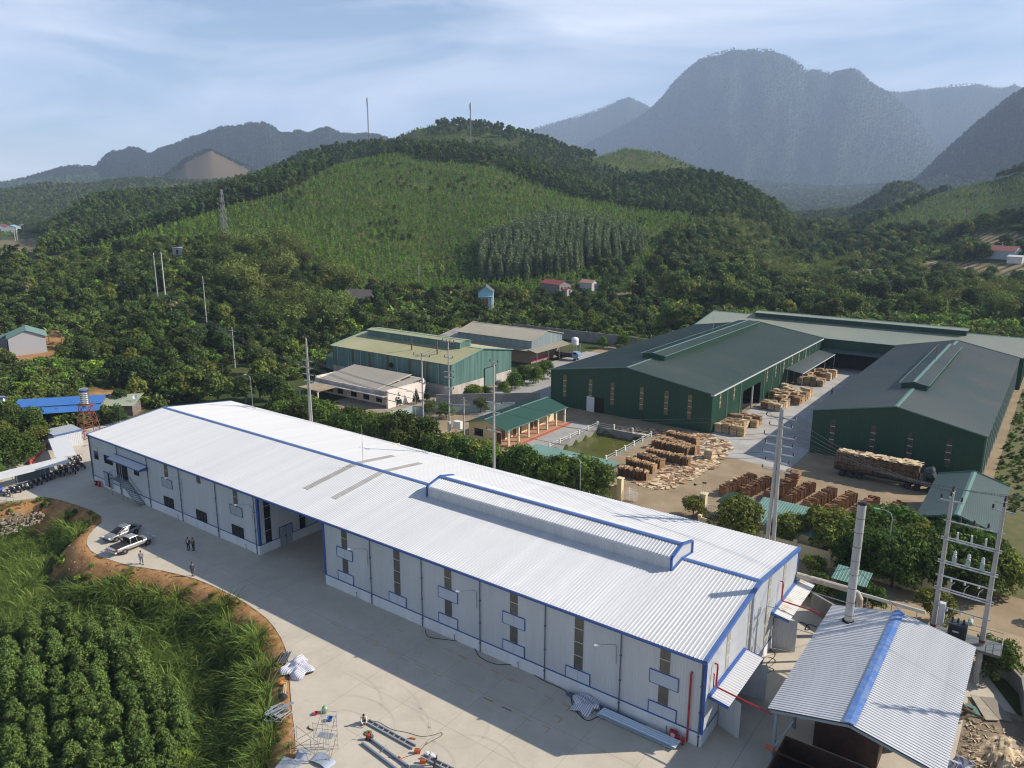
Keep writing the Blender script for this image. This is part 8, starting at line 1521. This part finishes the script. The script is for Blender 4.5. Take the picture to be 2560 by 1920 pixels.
# truss ladders, beams, saw, welders
def ladder(label, a, b, w=.42):
    a, b = Vector((a[0], a[1], .06)), Vector((b[0], b[1], .06)); d = (b-a).normalized(); n = Vector((-d.y, d.x, 0))*w/2; L_ = (b-a).length; o = thing('steel_ladder_frame', label, 'steel frame', a)
    for s in (1, -1): MB().beam(n*s+Vector((0, 0, .05)), (b-a)+n*s+Vector((0, 0, .05)), .09, .14).build('rail', mat('blue_grey_steel', (.20, .23, .28), .45, .3), o)
    for k in range(1, int(L_/.62)): MB().beam(d*k*.62-n+Vector((0, 0, .08)), d*k*.62+n+Vector((0, 0, .08)), .06, .06).build('rung', silv, o)
ladder('long steel ladder frame lying on the sunny concrete with a crouching worker at its end', gt(1005, 650), gt(1375, 855)); ladder('shorter steel ladder frame at the bottom edge under the worker in a helmet', gt(1440, 925), gt(1720, 1060))
for lab, a, b in (('long steel beam lying from the cut-off saw to the bottom edge', (1035, 795), (1340, 1020)), ('second long steel beam, left of the beam at the saw', (965, 825), (1260, 1050))): a, b = gt(*a), gt(*b); o = thing('steel_beam', lab, 'beam', (a[0], a[1], .04)); v = Vector((b[0]-a[0], b[1]-a[1], 0)); MB().beam((0, 0, .1), v+Vector((0, 0, .1)), .14, .16).build('profile', mat('blue_grey_steel', (0, 0, 0)), o); MB().beam((v.x*.0, .12, .06), v+Vector((0, .12, .06)), .05, .1).build('flange', silv, o)
p = gt(1135, 875); o = thing('sawhorse', 'small steel cross stand under the long beam', 'stand', (p[0], p[1], .035)); MB().tube([(-.5, 0, .05), (.5, .1, .05)], .03, 6).tube([(0, -.3, .05), (0, .3, .3)], .03, 6).build('bars', galv, o)
p = gt(1020, 790); o = thing('cutoff_saw', 'red and black cut-off saw on the concrete at the end of the long beam', 'saw', (p[0], p[1], .035), .4); MB().rbox((0, 0, .08), (.55, .4, .08)).build('base', blackp, o); MB().rbox((-.05, 0, .35), (.3, .26, .28), 0, 0, 0, .3).build('motor', red, o); MB().lathe((.2, .1, .36), [(.2, -.01), (.2, .01)], 16, axis='y').build('blade', silv, o); MB().tube([(-.1, 0, .5), (-.4, 0, .7)], .03, 6).build('handle', blackp, o)
p = gt(1012, 742); o = MB().lathe((0, 0, 0), [(.3, .01), (.34, .05), (.3, .09), (.15, .1), (.15, .02)], 18).build('cable_reel', mat('olive_reel', (.12, .15, .05), .6)); o.location = (p[0], p[1], .04); tag(o, 'round olive disc lying above the cut-off saw', 'disc')
wel = mat('orange_machine', (.62, .12, .03), .45)
for lab, (px_, py_) in (('orange welding machine below the end of the long ladder frame', (1402, 895)), ('orange welding machine beside the worker in a helmet', (1447, 975))): p = gt(px_, py_); o = thing('welding_machine', lab, 'welder', (p[0], p[1], .035), .5); MB().rbox((0, 0, .17), (.46, .24, .34)).build('case', wel, o); MB().tube([(-.15, 0, .34), (-.15, 0, .42), (.15, 0, .42), (.15, 0, .34)], .02, 6).build('handle', blackp, o); MB().rbox((.235, 0, .2), (.01, .2, .22)).build('panel', blackp, o)
p = gt(1260, 945); o = MB().rbox((0, 0, .1), (.3, .2, .2), 0, 0, 0, 0, .8).rbox((0, 0, .24), (.2, .04, .04)).build('toolbox', wel); o.location = (p[0], p[1], .035); tag(o, 'small orange tool box between the two long steel beams', 'tool box'); p = gt(1365, 785); o = MB().tube([(-.25, -.1, .06), (.2, .1, .06)], [.09, .05], 8).rbox((.2, .1, .06), (.1, .06, .06)).build('angle_grinder', mat('orange_sack', (0, 0, 0))); o.location = (p[0], p[1], .04); tag(o, 'orange hand grinder lying beside the long ladder frame', 'grinder')
cab_m = mat('black_cable', (.02, .02, .02), .6)
def cable(label, pts_, r=.02, z=.055):
    P_ = [Vector((p[0], p[1], z)) for p in pts_]; out_ = []
    for i in range(len(P_)-1):
        p0, p1_, p2_, p3_ = P_[max(i-1, 0)], P_[i], P_[i+1], P_[min(i+2, len(P_)-1)]
        for k in range(6): t = k/6; out_.append(.5*((2*p1_)+(-p0+p2_)*t+(2*p0-5*p1_+4*p2_-p3_)*t*t+(-p0+3*p1_-3*p2_+p3_)*t**3))
    out_.append(P_[-1]); tag(MB().tube([tuple(p) for p in out_], r, 5).build('cable', cab_m), label, 'cable')
cable('thin cable snaking from the crouching worker to the welding machines', [gt(*p) for p in [(1030, 640), (1100, 655), (1200, 710), (1320, 735), (1430, 765), (1530, 755), (1590, 735), (1590, 760), (1520, 800), (1470, 830), (1480, 810), (1430, 870), (1405, 890)]], .018); cable('black cable lying along the foot of the shaded warehouse wall to the sheet stack', [g2(*p) for p in [(455, 1065), (470, 1095), (560, 1108), (650, 1125), (690, 1180), (760, 1212), (860, 1220), (960, 1280), (1070, 1335), (1095, 1400), (1150, 1455), (1200, 1440), (1260, 1430)]], .035); cable('tangle of thin hoses on the ground at the foot of the warehouse gable', [gr(*p) for p in [(1740, 200), (1800, 90), (1860, 120), (1790, 200), (1850, 240), (1760, 260), (1860, 170), (1780, 140), (1740, 230)]], .03); cable('dark hose curled on the concrete behind the boiler shed', [g3(*p) for p in [(770, 820), (810, 830), (840, 860), (815, 865), (830, 835), (880, 850)]], .05)
for k, (lab, pts_) in enumerate((('orange lead between the tool box and the steel beams', [(1170, 930), (1260, 950), (1300, 930), (1390, 905)]),)): cable(lab, [gt(*p) for p in pts_], .016)
# sheet stack and purlins along the wall
o = thing('sheet_metal_stack', 'long stack of pale corrugated roofing sheets on the ground along the shaded wall', 'sheet stack', (-27.6, 50.15, .035)); q = MB()
for k in range(6): q.ribs((0, 0, .12+k*.05), (0, 1, 0), Vector((1, 0, 0)), (0, 0, 1), 1.0, .05*k, 7.1+.05*k, .25, .03)
q.box(0, 7.1, .02, .98, .1, .14); q.build('sheets', mat('pale_blue_sheet', (.55, .64, .70), .4), o); q = MB()
for x in (.6, 3.4, 6.4): q.box(x-.05, x+.05, -.1, 1.1, 0, .1)
q.build('bearer', ven_t, o)
o = thing('purlin_bundle', 'bundle of dark blue steel purlins along the foot of the shaded wall', 'purlins', (-31.2, 51.1, .035)); q = MB()
for k in range(5): q.beam((rg.uniform(-.2, .3), .08*k, .1+.1*(k % 2)), (7.0+rg.uniform(-.8, .8), .08*k+.1, .1+.1*(k % 2)), .09, .14)
q.build('bars', mat('blue_grey_purlin', (.09, .13, .20), .45), o); MB().rbox((7.4, -.3, .15), (.6, .3, .25), .3).build('offcut', mat('blue_grey_purlin', (0, 0, 0)), o)
# fire gear at the corner
o = thing('hose_cabinet', 'red fire hose cabinet standing at the corner of the shaded warehouse wall', 'hose cabinet', (-21.0, 51.35, .035)); MB().rbox((0, 0, .5), (.6, .3, .8)).build('case', red, o); MB().rbox((0, -.16, .52), (.34, .02, .42)).build('window', mat('pale_pane', (.5, .45, .42), .3), o); MB().rbox((-.2, 0, .05), (.08, .25, .1)).rbox((.2, 0, .05), (.08, .25, .1)).build('leg', red, o)
for lab, x in (('red fire hydrant just right of the hose cabinet', -20.55), ('red fire hydrant at the foot of the red riser pipe', -20.15)): o = thing('fire_hydrant', lab, 'hydrant', (x, 51.3, .035)); MB().lathe((0, 0, 0), [(.14, 0), (.09, .05), (.09, .5), (.14, .52), (.14, .62), (.05, .72)], 10).build('barrel', red, o); MB().tube([(-.18, 0, .4), (.18, 0, .4)], .06, 8).build('outlet', red, o)
for lab, x, y, m_, h in (('small red fire box against the left end of the warehouse wall', -116.6, 51.4, red, .9), ('dark extinguisher stand at the far left corner of the warehouse', -117.6, 51.4, mat('dark_red', (.10, .01, .01), .5), .7)): o = thing('fire_box', lab, 'fire box', (x, y, .035)); MB().rbox((0, 0, h/2), (.5, .3, h), 0, 0, 0, 0, .9).build('case', m_, o); MB().rbox((0, -.16, h*.6), (.2, .03, .2)).build('panel', lampm, o)
# bucket, bottle, red cloth, brown offcuts, bent sheets at the bottom edge
def lth(name, lab, cat, p, prof, m, z=.04): o = MB().lathe((0, 0, 0), prof, 14).build(name, m, smooth=True); o.location = (p[0], p[1], z); tag(o, lab, cat); return o
lth('bucket', 'blue bucket standing behind the scaffold tower', 'bucket', gt(712, 640), [(.17, 0), (.23, .32), (.25, .33), (.2, .32), (.15, .03)], mat('blue_plastic', (.03, .14, .38), .4)); lth('water_drum', 'pale green water drum behind the scaffold tower', 'drum', gt(672, 575), [(.2, 0), (.24, .06), (.24, .5), (.12, .62), (.1, .7)], mat('green_plastic', (.25, .36, .22), .3)); lth('red_tub', 'red tub lying left of the scaffold tower', 'tub', gt(600, 592), [(.12, 0), (.2, .2), (.21, .22), (.17, .2), (.1, .03)], mat('red_plastic', (.45, .03, .05), .4))
def bent(lab, p, rz, w, d, m, curve, z=.06):
    q = MB(); n = 16; vs = []
    for i in range(n+1):
        t = i/n-.5
        for j in (-.5, .5): vs.append((t*w, j*d, curve*(.25-t*t)*4*.5+.02*math.sin(9*t)))
    q.add(vs, [(2*i, 2*i+1, 2*i+3, 2*i+2) for i in range(n)]); o = q.build('metal_sheet', m); sd_ = o.modifiers.new('thick', 'SOLIDIFY'); sd_.thickness = .012; o.location = (p[0], p[1], z); o.rotation_euler = (.1, .05, rz); tag(o, lab, 'metal sheet')
bent('curved blue edged metal sheet at the bottom edge below the scaffold tower', gt(655, 965), .1, 1.9, 1.0, mat('mirror_sheet', (.55, .60, .66), .25, .6), .55); bent('dull flat metal sheets stacked at the bottom edge left of the curved sheet', gt(480, 950), .45, 1.0, 2.0, silv, .06); bent('dull corrugated sheet on the orange soil at the bottom edge', gt(360, 990), .3, 1.1, 1.2, galv, .1, .1)
for lab, (px_, py_), a_ in (('brown curved offcut of pipe left of the scaffold tower', (555, 705), .5), ):
    p = gt(px_, py_); o = MB().tube([(-.35, .15, .05), (-.2, -.05, .06), (.15, -.05, .06), (.4, .08, .05)], .05, 6).build('pipe_offcut', rust); o.location = (p[0], p[1], .035); tag(o, lab, 'pipe')
# right corner: wood chips, planks, logs
q = MB(); n = 46; vs = []
cxs = gs(1950, 1230)
for i in range(n+1):
    for j in range(n+1):
        u, v = i/n*2-1, j/n*2-1; e = max(0, 1-u*u*.95-v*v*.95); k = float(vnoise(np.array(u*4+20), np.array(v*4+20), 3)); k2 = float(vnoise(np.array(u*13+20), np.array(v*13+20), 4)); vs.append((u*3.0, v*6.0, 1.0*e*(.15+1.1*k)+.28*k2*e**.5))
q.add(vs, [(i*(n+1)+j, (i+1)*(n+1)+j, (i+1)*(n+1)+j+1, i*(n+1)+j+1) for i in range(n) for j in range(n)]); chp = mat('pale_wood_chips', (.58, .46, .30), .9, c2=(.24, .17, .10), scale=1.1, detail=10., lo=.42, hi=.6, bump=.6, bscale=9); o = q.build('wood_chip_heap', chp, smooth=False); o.location = (1.9, 62.5, .03); tag(o, 'heap of pale wood chips and bark on the ground right of the boiler shed', 'wood chips', kind='stuff')
ch_ = MB()
for _ in range(900):
    x, y = rg.uniform(-1.8, 5.5), rg.uniform(54, 69); ch_.rbox((x, y, .1+.75*max(0, 1-((x-1.9)/3)**2-((y-62.5)/6)**2)*rg.uniform(.3, 1.2)), (rg.uniform(.15, .55), rg.uniform(.04, .14), .02), rg.uniform(0, 3.1), 0 if rg.random() < .65 else 1, rg.uniform(-.5, .5), rg.uniform(-.5, .5))
ch_.build('bark_scraps', [ven_p, bark], label='scraps of bark and veneer strewn over the wood chip heap', cat='bark scraps', kind='stuff')
lg = mat('dark_log', (.10, .07, .045), .9, c2=(.16, .12, .08), scale=3.)
for k, (a_, b_) in enumerate((((1680, 990), (1810, 975)), ((1690, 920), (1800, 965)), ((1690, 900), (1780, 1010)), ((1700, 960), (1880, 1060)), ((1670, 1060), (1780, 1045)))): a, b = gs(*a_, .2), gs(*b_, .2); o = MB().tube([(0, 0, 0), (b[0]-a[0], b[1]-a[1], .05*k)], [.14, .10], 8).build('log', lg); o.location = (a[0], a[1], .18+.08*k); tag(o, 'dark log in the jumble of logs beside the boiler shed roof edge', 'log', 'logs beside the boiler shed')
for lab, pts_, m_, z in (('broad pale plank lying right of the boiler shed', [(1775, 840), (1840, 850), (2015, 1050), (1900, 1045)], mat('grey_plank', (.42, .36, .28), .85, c2=(.32, .27, .2), scale=1.5), .16), ('broad weathered board beside the pale plank', [(1850, 855), (1970, 865), (2120, 1060), (2010, 1040)], mat('weathered_board', (.25, .22, .18), .9), .10), ('green corrugated offcut under the pale plank', [(1735, 910), (1850, 950), (1860, 1030), (1730, 1000)], rf1, .07), ('square pale block of wood on the chip heap', [(2060, 1195), (2170, 1260), (2120, 1310), (2035, 1255)], mat('grey_plank', (0, 0, 0)), .55)): P_ = [gs(*p_, z) for p_ in pts_]; c = (sum(p[0] for p in P_)/4, sum(p[1] for p in P_)/4); o = MB().poly([(p[0]-c[0], p[1]-c[1]) for p in P_], 0, .08).build('board', m_); o.location = (c[0], c[1], z); tag(o, lab, 'board')
# rubble and loose earth at the left by the yard edge, red netting
rb_ = MB()
for q_ in pick_pts([(0, 1420), (430, 1390), (560, 1440), (420, 1520), (200, 1600), (0, 1659)], 150, .12, lambda x, y: gp(x*480/2212., 960+y*480/2212.), 40): s = rg.uniform(.06, .36); rb_.rbox((q_[0], q_[1], max(-1.2, zt(q_[0], q_[1]))+s*.2), (s*1.6, s, s*.5), rg.uniform(0, 3), 0, rg.uniform(-.4, .4), rg.uniform(-.4, .4), .8)
rb_.build('rubble', mat('pale_rubble', (.24, .205, .165), .9, c2=(.16, .13, .10), scale=2., island=.45), label='pale rubble and broken boards dumped at the yard edge on the left', cat='rubble', kind='stuff')
nt_ = mat('red_netting', (.40, .04, .03), .7); p0n, p1n = gm(520, 850), gm(830, 530); o = thing('red_net_fence', 'strip of red netting on short stakes left of the white shelter roof', 'net fence', (p0n[0], p0n[1], 0)); v = Vector((p1n[0]-p0n[0], p1n[1]-p0n[1], 0)); MB().add([(0, 0, .1), (v.x*.5, v.y*.5+.1, .05), (v.x, v.y, .1), (v.x, v.y, .8), (v.x*.5, v.y*.5+.1, .65), (0, 0, .85)], [(0, 1, 4, 5), (1, 2, 3, 4)]).build('net', nt_, o)
for t in (0, .33, .66, 1): MB().tube([(v.x*t, v.y*t, 0), (v.x*t, v.y*t, 1.0)], .03, 5).build('stake', bark, o)
o = thing('low_yard_fence', 'low pipe railing at the sunny left edge of the yard below the motorcycles', 'railing', (*gm(0, 1450)[:2], .03)); b2 = gm(235, 1470); v = Vector((b2[0]-o.location.x, b2[1]-o.location.y, 0)); q = MB()
for z in (.5, 1.0): q.tube([(0, 0, z), (v.x, v.y, z)], .03, 6)
for t in (0, .5, 1): q.tube([(v.x*t, v.y*t, 0), (v.x*t, v.y*t, 1.0)], .035, 6)
q.build('rail', galv, o)
# ------------------------------------------------------------------ haze
hz = MB().box(-11500, 11500, -900, 11500, -12, 1650)
hm = bpy.data.materials.new('haze_air'); hm.use_nodes = True; nt = hm.node_tree; nt.nodes.clear()
o_ = nn(nt, 'ShaderNodeOutputMaterial'); pv = nn(nt, 'ShaderNodeVolumePrincipled'); pv.inputs['Density'].default_value = HAZE; pv.inputs['Color'].default_value = HAZE_C; pv.inputs['Anisotropy'].default_value = 0.0
nt.links.new(pv.outputs[0], o_.inputs['Volume'])
hz.build('haze', hm, kind='stuff')
